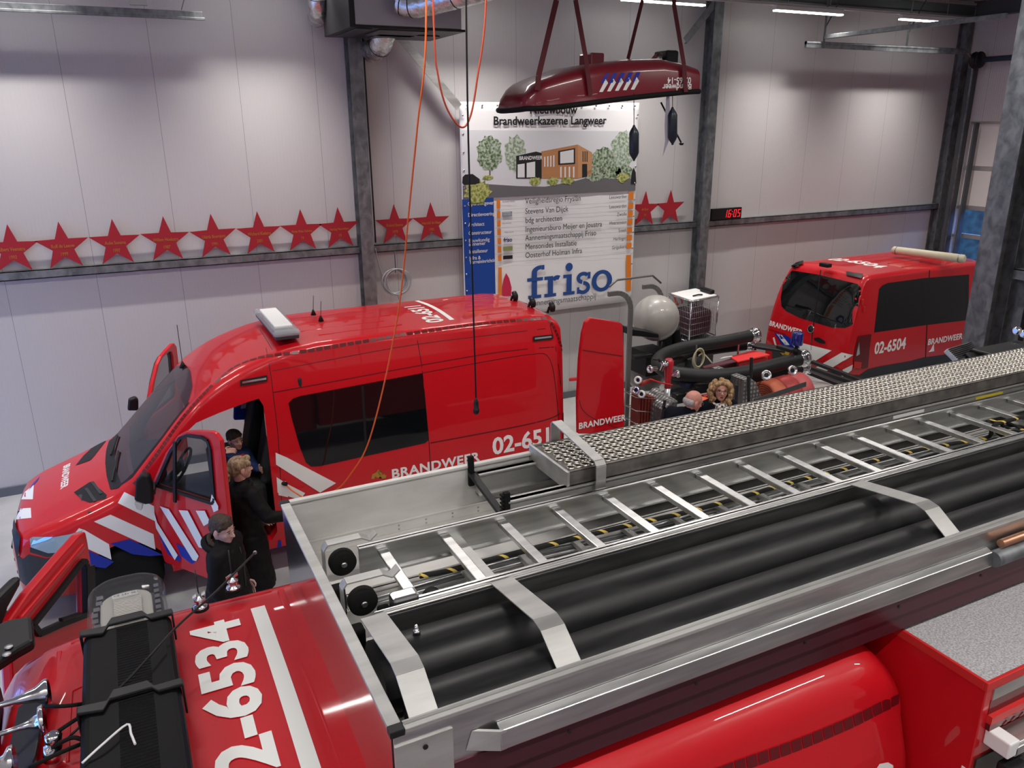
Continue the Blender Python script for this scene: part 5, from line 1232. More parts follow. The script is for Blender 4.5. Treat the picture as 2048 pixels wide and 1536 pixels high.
cc_ = A+(u1+u2)/2; one('storage_crate', MB().prism([V((p_.x,p_.y,0)) for p_ in (A+(u1+u2)*.02, A+u1*.98, A+(u1+u2)*.98, A+u2*.98)], (0,0,zb_-.02)), mat('dark_crate', (.03,.03,.035), .6), 'dark crate under the wire cage', 'crate', bevel=.02)
# ================================================================ the fire truck in front
YT = 2.6
tk = thing('fire_truck', 'red fire truck seen from above with an aluminium roof tray full of ladders and pipes', 'truck', (1.5, YT, 0))
xt = [-1.12,-1.10,-1.05,-1.0,-.95,-.9,-.85,-.8,-.75,-.7,-.65,-.6,-.5,-.4,-.2,0,.3,.6,1,1.4,1.8,2.2,2.4,2.5,2.56,2.60,2.63,2.65]
Wk = [(-1.12,.9),(-1.0,1.02),(-.8,1.08),(2.5,1.08),(2.6,1.06),(2.65,1.0)]
ztk = [(-1.12,1.2),(-1.05,1.6),(-.9,2.15),(-.8,2.5),(-.72,2.70),(-.65,2.82),(-.58,2.89),(-.45,2.94),(-.3,2.955),(2.4,2.955),(2.52,2.93),(2.60,2.86),(2.65,2.75)]
zbk = [(-1.12,.6),(-1,.5),(2.65,.5)]
gk = [(.5,.97),(1.0,1.0),(1.4,1.0),(1.8,.99),(2.2,.95),(2.5,.90),(2.72,.83),(2.8,.8)]
rck = [(-1.12,.16),(2.7,.18)]
cab = MB().loft(body_rings(xt, YT, Wk, ztk, zbk, gk, rck, crown=.03)); kb = bvh_of(cab)
cabo = cab.build('cab', RED, tk, auto=60)
# door opening on the far side
o_ = WL[tk.name]
c1_ = MB().prism([V((a, YT+.80, b))-o_ for a, b in ((-.62,1.0),(-.70,1.9),(-.56,2.60),(-.45,2.66),(.25,2.66),(.30,1.0))], (0,.6,0)).build('cutter', BLACK); c1_.location = o_
c2_ = MB().cyl(V((-.1,YT-1.3,.5))-o_, V((-.1,YT-.75,.5))-o_, .55, seg=30).build('cutter', BLACK); c2_.location = o_
bpy.context.view_layer.update(); cut(cabo, [c1_, c2_]); cabo.data.set_sharp_from_angle(angle=radians(45))
def kz(x, y, lift=.0): return cast(kb, V((x, y, 3.6)), V((0,0,-1)), lift)
def roofbar(name, a, b, w_, h_, m_=RED, bev=.006):
    MB().bar(kz(*a), kz(*b), w_, h_).build(name, m_, tk, bevel=bev)
roofbar('roof_ridge', (.435,1.85), (.435,3.30), .03, .03); roofbar('roof_ridge', (-.46,1.9), (-.46,3.3), .02, .016); roofbar('roof_ridge', (-.42,3.33), (.40,3.33), .02, .014)
roofbar('roof_ridge', (-.40,2.55), (-.40,2.95), .012, .010); roofbar('roof_ridge', (-.40,2.95), (-.35,2.97), .012, .010)
MB().tube([kz(x, 3.495, .012) for x in [-.6+.1*k for k in range(12)]], .012, 8).build('rain_gutter', RED, tk)
# number and stripe on the roof
drape_text('roof_number', '02-6534', .262, (.222, 2.045, 3), (0,1,0), (-1,0,0), (0,0,-1), kb, LET, tk, bold=.035, step=.08, xs=1.29, lift=.004)
mb = MB()
for i in range(14):
    a, b = 1.86+i*.096, 1.86+(i+1)*.096; mb.add([kz(.288,a,.004), kz(.348,a,.004), kz(.348,b,.004), kz(.288,b,.004)], [(0,1,2,3)])
mb.build('roof_stripe', LET, tk, fix=False)
squares('contour_film', [(1240,1612),(1370,1570),(1490,1527),(1600,1487),(1700,1445),(1760,1415),(1816,1388)], kb, DRED, tk, 25, w=.045, fill=.88)
px_decal('side_marking', [(1752,1536),(1758,1527),(1775,1524),(1785,1530),(1786,1545),(1752,1550)], kb, LET, tk, step=20)
px_decal('windscreen', [(-60,1420),(-12,1340),(0,1330),(6,1420),(-6,1560),(-60,1600)], kb, DGLASS, tk, step=20, lift=.006)
# light bar with cover
def bar_ring(x0, x1, y0, y1, r):
    P = [(x0, y0), (x1, y0)] + [(x1-r+r*cos(a), y1-r+r*sin(a)) for a in [pi/2*k/6 for k in range(7)]] + [(x0+r-r*sin(a), y1-r+r*cos(a)) for a in [pi/2*k/6 for k in range(7)]]
    return P
LB = MB(); rg_ = bar_ring(-.335, -.035, 1.95, 3.50, .12); LB.prism([(a, b, 2.985) for a, b in rg_], (0,0,.10)); lbo = LB.build('light_bar', mat('clear_dome', (.12,.125,.13), .04, alpha=.22, coat=1, spec=.8), tk, bevel=.035, seg=4)
MB().prism([(a, b, 2.97) for a, b in bar_ring(-.32,-.05,2.0,3.48,.11)], (0,0,.014)).build('bar_base', GREYP, lbo, bevel=.004)
MB().prism([(a, b, 2.99) for a, b in bar_ring(-.29,-.09,3.05,3.42,.08)], (0,0,.05)).build('reflector_tray', mat('pale_reflector', (.5,.49,.45), .4), lbo, bevel=.01)
RBL = mat('ribbed_lens', (.62,.60,.55), .3, metal=.3); _tc = nd(RBL, 'ShaderNodeTexCoord'); _wv = nd(RBL, 'ShaderNodeTexWave'); _wv.bands_direction = 'Y'; _wv.inputs['Scale'].default_value = 26
lk(RBL, _tc.outputs['Object'], _wv.inputs['Vector']); add_bump(RBL, _wv.outputs['Fac'], .8, .01)
MB().box(-.235,-.13,2.95,3.33,3.04,3.055).build('ribbed_lens', RBL, lbo); MB().box(-.24,-.14,3.34,3.37,3.055,3.06).build('rating_label', WPL, lbo)
text('label_text', 'CE 24V 061', .02, (-.235,3.348,3.0605), (1,0,0), (0,1,0), BLACK, lbo)
mb = MB(); random.seed(2)
for k in range(9):
    y = 3.05+.045*k; mb.obox((-.30+.01*sin(k),y,3.02), (.012,0,0), (0,.015,0), (0,0,.02)); mb.obox((-.07,y,3.02), (.01,0,0), (0,.014,0), (0,0,.02))
mb.each('lamp_unit', CHROME, lbo)
CV = mat('black_bar_cover', (.004,.004,.005), .5, spec=.12); _tc = nd(CV, 'ShaderNodeTexCoord'); _wv = nd(CV, 'ShaderNodeTexWave'); _wv.bands_direction = 'Y'; _wv.inputs['Scale'].default_value = 20
lk(CV, _tc.outputs['Object'], _wv.inputs['Vector'])
_sx = nd(CV, 'ShaderNodeSeparateXYZ'); lk(CV, _tc.outputs['Object'], _sx.inputs[0]); _m1 = nd(CV, 'ShaderNodeMath', operation='ADD'); _m1.inputs[1].default_value = 1.5+.17; lk(CV, _sx.outputs[0], _m1.inputs[0])
_m2 = nd(CV, 'ShaderNodeMath', operation='ABSOLUTE'); lk(CV, _m1.outputs[0], _m2.inputs[0]); _m3 = nd(CV, 'ShaderNodeMath', operation='LESS_THAN'); _m3.inputs[1].default_value = .055; lk(CV, _m2.outputs[0], _m3.inputs[0])
_m4 = nd(CV, 'ShaderNodeMath', operation='MULTIPLY'); lk(CV, _m3.outputs[0], _m4.inputs[0]); lk(CV, _wv.outputs['Fac'], _m4.inputs[1]); add_bump(CV, _m4.outputs[0], .9, .012)
MB().box(-.342,-.028,1.9,3.08,2.98,3.094).build('bar_cover', CV, lbo, bevel=.03, seg=3)
mb = MB()
for y in (3.10, 2.63):
    for P in ([(-.35,y-.02),(-.26,y-.03),(-.24,y+.02),(-.13,y+.02),(-.11,y-.02),(-.02,y-.02),(-.02,y-.06),(-.10,y-.06),(-.12,y-.03),(-.25,y-.03),(-.27,y-.08),(-.35,y-.06)],): mb.prism([(a, b, 3.095) for a, b in P], (0,0,.012))
    mb.box(-.352,-.344,y-.06,y-.02,2.98,3.1); mb.box(-.026,-.018,y-.06,y-.02,2.98,3.1)
mb.each('cover_clamp', BLACK, lbo, bevel=.004)
MB().tube(smooth_path([(-.33,2.33,3.10),(-.27,2.37,3.115),(-.2,2.43,3.115),(-.19,2.38,3.115),(-.18,2.33,3.11)],4), .004, 6).build('perforated_tie', WPL, lbo)
# antennas and wire
def ant(q, whip):
    p = at(*q, z=2.965); a = MB().lathe([(.032,0),(.03,.015),(.018,.02),(.018,.035),(.024,.04),(.024,.048),(.012,.055),(.01,.075)], p, (0,0,1), 18).build('antenna_foot', CHROME, tk)
    MB().lathe([(.036,-.004),(.036,.004)], p, (0,0,1), 18).build('foot_pad', RUBBER, a)
    if whip: MB().cyl(p+V((0,0,.06)), V(whip), .003, seg=6).build('whip', BLACK, a)
    mb = MB()
    for s_ in (-1, 1): mb.obox(p+V((.014*s_,0,.066)), (.012,0,.006), (0,.004,0), (0,0,.006))
    mb.build('wing_nut', CHROME, a)
ant((467,1178), at(457,1100,y=3.42)); ant((401,1216), at(390,1140,y=3.33))
P = [at(510,1105,y=3.5), at(430,1185,z=3.16), at(352,1255,z=3.13), at(265,1350,z=3.12), at(130,1482,z=3.0)]
MB().tube(smooth_path(P, 5), .0045, 8).build('aerial_rod', BLACK, tk); MB().ell(P[0], .009,.009,.009).build('rod_tip', STEEL, tk)
# horns
mb = MB().prism([kz(-.60,2.55,.0)+V((0,0,.02)), kz(-.5,2.5,.0)+V((0,0,.02)), kz(-.47,2.97,.0)+V((0,0,.02)), kz(-.58,2.97,.0)+V((0,0,.02))], (0,0,.03)); mb.build('horn_bracket', BLACK, tk, bevel=.005)
def horn(e, s_, r):
    e, s_ = V(e), V(s_); d = (e-s_).normalized(); L = (e-s_).length
    return MB().lathe([(r*.16,0),(r*.18,L*.55),(r*.28,L*.72),(r*.6,L*.9),(r,L-.012),(r*1.02,L),(r*.9,L+.004),(r*.5,L-.02)], s_, d, 24)
a1 = at(97,1382,z=3.06); horn(a1, a1+V((-.38,-.02,.0)), .045).build('air_horn', CHROME, tk)
a2 = at(88,1440,z=3.05); horn(a2, a2+V((-.16,-.01,.0)), .05).build('air_horn', CHROME, tk)
a3 = at(28,1522,z=3.05); horn(a3, a3+V((-.25,-.01,.0)), .05).build('air_horn', CHROME, tk)
p = at(100,1500,z=3.0); MB().lathe([(.028,0),(.028,.05),(.02,.055),(.026,.07),(.026,.09),(.012,.1)], p-V((0,0,.04)), (.2,.1,1), 16).build('valve', CHROME, tk)
for P in ([(98,1475,3.02),(150,1440,3.06),(185,1420,3.03)], [(90,1412,3.03),(130,1412,3.06),(185,1405,3.02)], [(105,1495,3.02),(150,1475,3.05),(195,1500,3.0)], [(60,1535,3.03),(110,1510,3.06),(186,1478,3.02)]):
    MB().tube(smooth_path([at(a, b, z=c) for a, b, c in P], 5), .007, 8).build('air_hose', RUBBER, tk)
# black visor end piece
P = [(0,1268),(20,1258),(68,1250),(72,1300),(40,1318),(0,1345),(-30,1365),(-30,1285)]
MB().prism([at(a, b, z=2.94) for a, b in P], (0,0,.05)).build('sun_visor', BLACK, tk, bevel=.015)
MB().box(-.80,-.66,1.6,3.2,2.80,2.90).build('sun_visor', BLACK, tk, bevel=.02)
mb = MB()
for q in ((18,1295),(14,1310)): mb.lathe([(.016,0),(.016,.006),(.006,.007)], at(*q, z=2.992), (0,0,1), 12)
mb.each('visor_screw', STEEL, tk)
# open far door of the truck cab: leaning out over the first van front
zt3 = 2.62
hA = at(20,1250,z=2.28); tB = at(176,1078,z=zt3)
hinge = V((-.80, 3.72, 0)); 
# plane through the three seen corners
q1, q2, q3 = at(22,1250,y=4.02), at(176,1078,y=4.62), at(186,1235,y=4.50)
nn_ = (q2-q1).cross(q3-q1).normalized()
def kd(px, py): return at_plane(px, py, q1, nn_)
OUTK = [kd(18,1255), kd(22,1240), kd(60,1185), kd(120,1115), kd(160,1070), kd(172,1062), kd(176,1080), kd(184,1130), kd(186,1235), kd(187,1330), kd(100,1390), kd(30,1420)]
GLK = [kd(62,1250), kd(110,1190), kd(158,1128), kd(165,1122), kd(169,1128), kd(171,1229), kd(120,1248), kd(75,1268)]
bm = bmesh.new(); ov = [bm.verts.new(p) for p in OUTK]; gv = [bm.verts.new(p) for p in GLK]
es = [bm.edges.new((ov[i], ov[(i+1) % len(ov)])) for i in range(len(ov))] + [bm.edges.new((gv[i], gv[(i+1) % len(gv)])) for i in range(len(gv))]
bmesh.ops.triangle_fill(bm, edges=es, use_beauty=True, normal=nn_); mb = bm_to_mb(bm, lambda c: V(c)); K = len(mb.v)
if nn_.y > 0: nn_ = -nn_
mb.v += [p - nn_*.06 for p in mb.v]; mb.f += [[i+K for i in a][::-1] for a in mb.f]
for r_ in (list(range(len(OUTK))), list(range(len(OUTK), len(OUTK)+len(GLK)))):
    for i in range(len(r_)): a, b = r_[i], r_[(i+1) % len(r_)]; mb.f.append([a, b, b+K, a+K])
mb.smooth = [False]*len(mb.f); kdo = mb.build('cab_door', RED, tk, bevel=.014)
mb = MB()
for a, b in zip(GLK, GLK[1:]+GLK[:1]): mb.bar(a+nn_*.006, b+nn_*.006, .03, .03, up=nn_)
mb.build('window_seal', BLACK, kdo); MB().prism([p - nn_*.03 for p in GLK], nn_*-.006).build('door_glass', bpy.data.materials['door_glass'], kdo)
for d_ in (.0,): MB().bar(kd(38,1240)+nn_*.005, kd(165,1090)+nn_*.005, .03, .03, up=nn_).build('frame_ridge', RED, kdo, bevel=.01)
MB().bar(kd(174,1132)+nn_*.01, kd(176,1225)+nn_*.01, .07, .03, up=nn_).build('black_pillar_trim', BLACK, kdo)
MB().obox(kd(130,1234)+nn_*.03, (kd(150,1228)-kd(110,1240))*.5, nn_*.012, V((0,0,.012))).build('grab_handle', BLACK, kdo, bevel=.006)
P = [kd(2,1255)+V((-.02,0,0)), kd(-6,1225), kd(20,1190), kd(60,1150), kd(58,1170), kd(34,1215), kd(26,1245), kd(20,1262)]
MB().prism([p - nn_*.04 for p in P], nn_*-.06).build('truck_mirror', BLACK, kdo, bevel=.02)
MB().cyl(at(-30,1240,y=4.1), at(26,1232,y=4.1), .03).build('mirror_arm', BLACK, kdo)
MB().box(-.9,.3,YT+.4,YT+.95,1.0,1.6).build('cab_seat', INT, tk, bevel=.05)

# ---- roof tray -----------------------------------------------------
X0, X1, YA, YB2, ZT, ZF = .49, 6.4, 1.75, 3.34, 3.35, 3.06
ty = thing('roof_tray', 'long aluminium roof tray on the fire truck', 'roof tray', (3.0, 2.55, 3.0))
MB().box(X0,X1,YA+.045,YB2,ZF-.015,ZF).build('tray_floor', ALUW, ty)
mb = MB().box(X0,X1,YB2-.006,YB2,ZF-.05,ZT-.01).box(X0,X1,YB2-.025,YB2+.004,ZT-.015,ZT); mb.build('far_side_wall', ALUW, ty, bevel=.003)
mb = MB().box(X0,X1,YB2-.03,YB2-.006,ZF,ZF+.012).box(X0,X1,YB2-.014,YB2-.006,ZF+.012,ZF+.06).box(X0,X1,YB2-.018,YB2-.006,ZF+.06,ZF+.07); mb.build('corner_profile', ALUW, ty, bevel=.002)
mb = MB()
for k in range(9):
    for z in (.025,.045): mb.lathe([(.005,0),(.004,.002)], (X0+.25+.14*k, YB2-.015, ZF+z), (0,-1,0), 8)
mb.each('rivet', STEEL, ty)
MB().box(X0-.006,X0,YA+.02,YB2-.02,ZF-.14,ZT-.012).build('front_panel', MIRA, ty)
mb = MB().box(X0-.012,X0+.028,YA+.03,YB2-.03,ZT-.014,ZT).box(X0,X0+.004,YA+.03,YB2-.03,ZT-.06,ZT-.014); mb.build('front_rim', ALUD, ty, bevel=.002)
MB().box(X0-.014,X0+.03,YA-.004,YA+.03,ZT-.02,ZT+.002).build('corner_cap', BLACK, ty, bevel=.003); MB().box(X0-.014,X0+.03,YB2-.03,YB2+.006,ZT-.02,ZT+.002).build('corner_cap', BLACK, ty, bevel=.003)
MB().box(X0-.004,X1,YA,YA+.006,ZF+.10,ZT-.01).build('near_side_wall', ALU, ty)
MB().box(X0+.03,X1,YA-.004,YA+.028,ZT-.014,ZT).box(X0+.03,X1,YA+.02,YA+.028,ZT-.014,ZT+.006).build('near_rim', ALUD, ty, bevel=.002)
prof = [(YA-.001,3.262),(YA-.030,3.25),(YA-.038,3.19),(YA-.030,3.180),(YA-.001,3.172)]
mb = MB().loft([[(.80,a,b) for a, b in prof], [(3.06,a,b) for a, b in prof]], smooth=False); mb.build('side_profile', ALU, ty, bevel=.003)
MB().prism([(.72,YA-.002,3.262),(.80,YA-.031,3.25),(.80,YA-.031,3.18),(.70,YA-.002,3.20)], (.02,0,0)).build('profile_end', ALUD, ty)
MB().box(.66,6.36,YA-.006,YA+.002,3.085,3.172).box(.66,6.36,YA+.02,YA+.03,2.985,3.09).build('skirt', mat('plum_roof_reflection', (.085,.022,.032), .3, metal=.5), ty)  # plum colour paints in the red cab roof's reflection on the sheet
MB().box(X0-.004,.66,YA-.006,YA,3.0,3.30).build('corner_post', ALUD, ty)
mb = MB()
for x in (.575,): mb.lathe([(.008,0),(.008,.004)], (x, YA-.006, 3.27), (0,-1,0), 10)
for k in range(5): mb.lathe([(.006,0),(.006,.003)], (1.05+.5*k, YA-.006, 3.13), (0,-1,0), 10)
mb.each('side_screw', BLACK, ty)
MB().cyl((3.06,YA-.035,3.22), (6.2,YA-.035,3.22), .035, seg=16).build('side_tube', GALV, ty)
MB().cyl((3.1,YA-.03,3.28), (6.2,YA-.03,3.28), .018, seg=10).build('side_tube', mat('copper_tint', (.5,.26,.16), .35, metal=.8), ty)
# divider between pipes and ladder
YD = 2.315
mb = MB().box(X0+.12,X1,YD-.004,YD+.004,ZF,ZT-.02).box(X0+.12,X1,YD-.012,YD+.022,ZT-.024,ZT-.014).box(X0+.12,X1,YD-.012,YD-.006,ZT-.014,ZT-.004).box(X0+.12,X1,YD+.014,YD+.022,ZT-.014,ZT-.004); mb.build('divider_rail', ALU, ty, bevel=.0015)
mb = MB()
for k in range(19): 
    x = .94+.2745*k; mb.box(x-.075,x+.075,2.64,2.765,ZF+.012,ZF+.016)
mb.each('bright_pad', mat('white_sheet', (.78,.78,.76), .4), ty)
MB().tube(smooth_path([(.7,2.80,3.09),(1.4,2.79,3.11),(2.0,2.78,3.09),(2.8,2.79,3.11),(4.0,2.79,3.1),(5.6,2.79,3.1)],8), .011, 8).tube(smooth_path([(.7,2.77,3.08),(1.4,2.76,3.10),(2.2,2.75,3.08),(3.2,2.76,3.10),(5.6,2.77,3.08)],8), .008, 8).each('conduit', STEEL, ty)
# front roller hooks
def hook(y, x):
    mb = MB(); w_ = .045
    P = [(x-.10,ZF+.0),(x-.10,ZT+.02),(x-.085,ZT+.04),(x+.05,ZT+.04),(x+.085,ZT+.02),(x+.115,ZT+.045)]
    for a, b in zip(P, P[1:]): mb.bar((a[0],y,a[1]), (b[0],y,b[1]), w_, .006, up=(0,1,0)) if False else mb.obox(((a[0]+b[0])/2,y,(a[1]+b[1])/2), ((b[0]-a[0])/2,0,(b[1]-a[1])/2), (0,w_/2,0), V((-(b[1]-a[1]),0,(b[0]-a[0]))).normalized()*.003)
    h_ = mb.build('roller_hook', ALUD, ty, bevel=.001)
    MB().lathe([(.012,-.022),(.046,-.022),(.054,-.016),(.054,.016),(.046,.022),(.012,.022)], (x-.03,y-.01,ZT-.05), (0,1,0), 26).build('roller', RUBBER, h_)
    MB().lathe([(.012,0),(.012,.006),(.005,.008)], (x-.03,y-.034,ZT-.05), (0,-1,0), 12).build('axle', STEEL, h_)
    MB().box(x-.09,x-.03,y-.03,y+.03,ZF,ZF+.13).build('rubber_block', RUBBER, h_, bevel=.01)
hook(2.80, .645); hook(2.50, .64)
# retaining bar across
a, b = at(945,945,z=3.30), V((1.37,2.90,3.27)); st_ = MB().bar(V((1.40,3.31,3.31)), V((1.40,2.93,3.24)), .035, .02).build('retaining_bar', BLACK, ty, bevel=.004)
mb = MB().box(1.385,1.415,3.30,3.325,3.24,3.40); mb.build('rubber_stop', RUBBER, ty, bevel=.006)
mb = MB().box(1.40,1.43,2.93,2.955,3.22,3.36)
for k in range(7): mb.box(1.385,1.40,2.93,2.955,3.225+.02*k,3.235+.02*k)
mb.build('rubber_stop', RUBBER, ty, bevel=.003)
# hold-down straps over the pipes
mb = None
for x, lab in ((.60,1),(1.09,2),(2.93,3),(4.6,4)):
    W_ = .045; P = [(YD+.0,ZT+.0),(YD-.1,ZT+.004),(1.95,ZT+.03),(1.915,ZT+.012),(1.775,ZT+.006)]
    P = [(YD,ZT-.005),(1.98,ZT+.045),(1.93,ZT+.035),(1.80,ZT-.05),(1.765,ZT-.055)]
    mb = MB()
    for a, b in zip(P, P[1:]): mb.obox((x,(a[0]+b[0])/2,(a[1]+b[1])/2), (W_,0,0), (0,(b[0]-a[0])/2,(b[1]-a[1])/2), V((0,-(b[1]-a[1]),(b[0]-a[0]))).normalized()*.0025)
    mb.build('pipe_strap', ALUD, ty, bevel=.001)
# black pipes
def pipe(y, x, label, inner):
    r = .125; c = V((x, y, ZF+r+.012))
    t = thing('black_pipe', label, 'pipe', c, 'black storage pipes in the roof tray')
    MB().lathe([(r-.014,0),(r,.0),(r,6.35-x),(r-.014,6.35-x),(r-.014,.02)], c, (1,0,0), 48).build('pipe_wall', TUBEB, t, auto=40)
    MB().lathe([(.02,.10),(r-.016,.10),(r-.016,.12),(.02,.12)], c, (1,0,0), 32).build('dark_inside', BLACK, t)
    if inner:
        mb = MB()
        for k in range(6): mb.tube([c + V((.03-.004*k,0,-.03)) + V((0,cos(a),sin(a)))*(.045+.006*k) for a in [2*pi*i/26 for i in range(26)]], .004, 6, closed=True)
        mb.build('hose_coil', STEEL, t)
    return t
pipe(2.18, .56, 'black pipe next to the ladder, in the roof tray', False)
pipe(1.905, .60, 'black pipe nearest the camera with rings inside its open end', True)
p = at(833,1262,z=3.33); one('cap_nut', MB().lathe([(.014,0),(.014,.008),(.009,.009),(.009,.022),(.004,.028)], p+V((0,0,-.005)), (0,0,1), 6), CHROME, 'small chrome cap nut standing on the black pipe by the ladder', 'nut')

# ladder
LD = thing('extension_ladder', 'long aluminium ladder lying in the tray between the pipes and the plank', 'ladder', (3, 2.6, 3.2))
def railp(y, x0, x1, z0, z1, th, parent, name, m_=ALU):
    s_ = MB().box(x0,x1,y-th/2,y+th/2,z0,z1).box(x0,x1,y-th/2-.012,y+th/2+.012,z1-.010,z1).box(x0,x1,y-th/2-.012,y+th/2+.012,z0,z0+.010)
    return s_.build(name, m_, parent, bevel=.002)
railp(2.865, .70, 6.3, 3.165, 3.305, .012, LD, 'side_rail'); railp(2.405, .745, 6.3, 3.165, 3.305, .012, LD, 'side_rail')
mb = MB().box(.745,6.3,2.392,2.398,3.20,3.27); 
proto_r = None; rx = .80
for k in range(20):
    x = .80 + .2745*k
    if proto_r is None:
        proto_r = MB().box(x-.016,x+.016,2.412,2.858,3.245,3.275).box(x-.022,x+.022,2.412,2.858,3.268,3.276).build('rung', ALU, LD, bevel=.004)
    else:
        c = proto_r.copy(); COL.objects.link(c); c.location = (.2745*k, 0, 0)
    b_ = MB().box(x-.018,x+.018,2.384,2.3965,3.235,3.268).build('rung_end', CHROME, LD, bevel=.004); MB().box(x-.012,x+.012,2.382,2.3842,3.24,3.262).build('rung_hole', BLACK, b_)
LD2 = thing('lower_ladder', 'second aluminium ladder stored underneath the long ladder', 'ladder', (3, 2.6, 3.08))
railp(2.80, .62, 6.3, 3.075, 3.14, .012, LD2, 'side_rail', ALUW); railp(2.47, .62, 6.3, 3.065, 3.095, .012, LD2, 'side_rail', ALUW)
for k in range(20):
    x = .86+.2745*k; MB().box(x-.015,x+.015,2.476,2.794,3.105,3.13).build('rung', ALUD, LD2, bevel=.004)
for x in (1.13,): MB().box(x-.03,x+.03,2.41,2.86,3.215,3.235).build('cross_plate', ALUD, LD)
for x in (1.42, 1.95, 2.5, 3.05, 3.6): MB().prism([(x-.02,2.74,3.10),(x+.10,2.60,3.10),(x+.13,2.52,3.10),(x+.03,2.52,3.10)], (0,0,.006)).build('gusset', ALUD, LD2)
MB().box(.69,.79,2.37,2.435,3.17,3.345).build('end_block', mat('zinc_block', (.5,.5,.5), .3, metal=1), LD, bevel=.012)
MB().box(.645,.69,2.365,2.44,3.09,3.30).build('end_rubber', RUBBER, LD, bevel=.01)
MB().lathe([(.0,-.015),(.036,-.015),(.036,-.008),(.028,-.006),(.028,.006),(.036,.008),(.036,.015),(0,.015)], (.87,2.47,3.25), (0,1,0), 20).build('pulley', BLACK, LD)
# black and yellow rope
YR = mat('black_yellow_rope', (.01,.01,.01), .8)
_tc = nd(YR, 'ShaderNodeTexCoord'); _wv = nd(YR, 'ShaderNodeTexWave'); _wv.bands_direction = 'DIAGONAL'; _wv.inputs['Scale'].default_value = 5; _cr = nd(YR, 'ShaderNodeValToRGB'); _cr.color_ramp.elements[0].position = .93; _cr.color_ramp.elements[1].position = .95
_cr.color_ramp.elements[0].color = (.008,.008,.008,1); _cr.color_ramp.elements[1].color = (.75,.55,.12,1); lk(YR, _tc.outputs['Object'], _wv.inputs['Vector']); lk(YR, _wv.outputs['Fac'], _cr.inputs[0]); lk(YR, _cr.outputs[0], bs(YR).inputs['Base Color'])
rope = [at(840,1152,z=3.22), at(905,1140,z=3.2), at(1000,1115,z=3.19), at(1130,1082,z=3.18), at(1260,1050,z=3.18), at(1370,1025,z=3.18), at(1480,995,z=3.18), at(1600,960,z=3.18), at(1700,935,z=3.18), at(1800,908,z=3.18), at(1900,888,z=3.18), at(1975,875,z=3.18), at(1990,850,z=3.28), at(2060,830,z=3.28)]
one('pull_rope', MB().tube(smooth_path(rope, 8), .0115, 8), YR, 'black and yellow flecked rope running along the inside of the ladder', 'rope')
mb = MB(); c_ = at(2010,862,z=3.24)
for k in range(5): mb.tube([c_ + V((.05*cos(a)+.015*k, .10*sin(a)-.02*k, .03*sin(a+k))) for a in [2*pi*i/18 for i in range(18)]], .009, 8, closed=True)
one('rope_bundle', mb, YR, 'bundled black and yellow rope end tied round a far ladder rung', 'rope')
one('warning_tape', MB().box(3.9,4.0,2.44,2.50,3.152,3.156).box(4.25,4.4,2.55,2.6,3.152,3.156), mat('yellow_tape', (.75,.6,.02), .5), 'yellow marks on the ladder below, near the rope bundle', 'tape')

# plank ladder: second rail pair and perforated walkway
PR = thing('walkway_plank', 'perforated aluminium walkway plank along the far side of the tray', 'plank', (3.6, 3.15, 3.3))
railp(2.955, 1.42, 6.3, 3.195, 3.315, .03, PR, 'side_rail', ALUD); railp(3.285, 1.42, 6.3, 3.195, 3.315, .03, PR, 'side_rail', ALUD)
mb = MB()
for k in range(17):
    x = 1.50+.2745*k; e = MB().box(x-.016,x+.016,2.936,2.9395,3.24,3.272).build('rung_end', CHROME, PR, bevel=.003); MB().box(x-.010,x+.010,2.9345,2.9361,3.246,3.268).build('rung_hole', BLACK, e)
ZP = 3.385
PM = mat('punched_sheet', (.25,.23,.21), .5, metal=.6); noise_col(PM, (.10,.092,.084), (.19,.178,.162), 12, 5, rough=(.35,.5))
MB().box(1.75,6.3,2.95,3.33,ZP-.07,ZP-.068).box(1.75,6.3,2.95,2.956,ZP-.07,ZP).box(1.75,6.3,3.324,3.33,ZP-.07,ZP).box(1.75,6.3,2.95,2.97,ZP-.003,ZP).box(1.75,6.3,3.31,3.33,ZP-.003,ZP).build('channel_sides', PM, PR, bevel=.001)
MB().box(1.735,1.75,2.945,3.335,ZP-.09,ZP+.004).build('end_plate', ALUD, PR, bevel=.002)
# punched rings: a bright raised lip round each hole
pit = .041; rows_ = 6; wy = (3.308-2.972)/rows_; seg_n = 14
x = 1.785; lips = MB(); holes = MB()
while x < 5.8:
    for j in range(rows_):
        cy_ = 2.972 + wy*(j+.5); cx_ = x + (pit*.5 if j % 2 else 0); r_ = []
        for R_, z_ in ((.0205,-.003),(.0200,.006),(.0189,.006),(.0184,-.002)): r_.append([(cx_+R_*cos(2*pi*k/seg_n), cy_+R_*1.15*sin(2*pi*k/seg_n), ZP+z_) for k in range(seg_n)])
        lips.loft(r_, smooth=True, cap=False); holes.add(r_[3], [tuple(range(seg_n))])
    x += pit
lips.build('punched_lips', mat('punched_lip', (.62,.59,.52), .28, metal=.95), PR, kind='stuff', fix=False)
holes.build('punched_holes', mat('dark_hole', (.012,.011,.010), .8), PR, kind='stuff', fix=False)
MB().box(1.752,6.3,2.957,3.323,ZP-.006,ZP-.003).build('plank_sheet', PM, PR)
HB = [(1.90,3.355,3.22),(1.90,3.355,3.47),(1.90,3.34,3.485),(1.90,2.93,3.425),(1.90,2.91,3.405),(1.90,2.91,3.19)]
mb = MB()
for a, b in zip(HB, HB[1:]): a, b = V(a), V(b); mb.obox((a+b)/2, (.028,0,0), (b-a)/2, V((0,-(b-a).z,(b-a).y)).normalized()*.004)
mb.build('hold_down_bracket', ALUD, PR, bevel=.002)
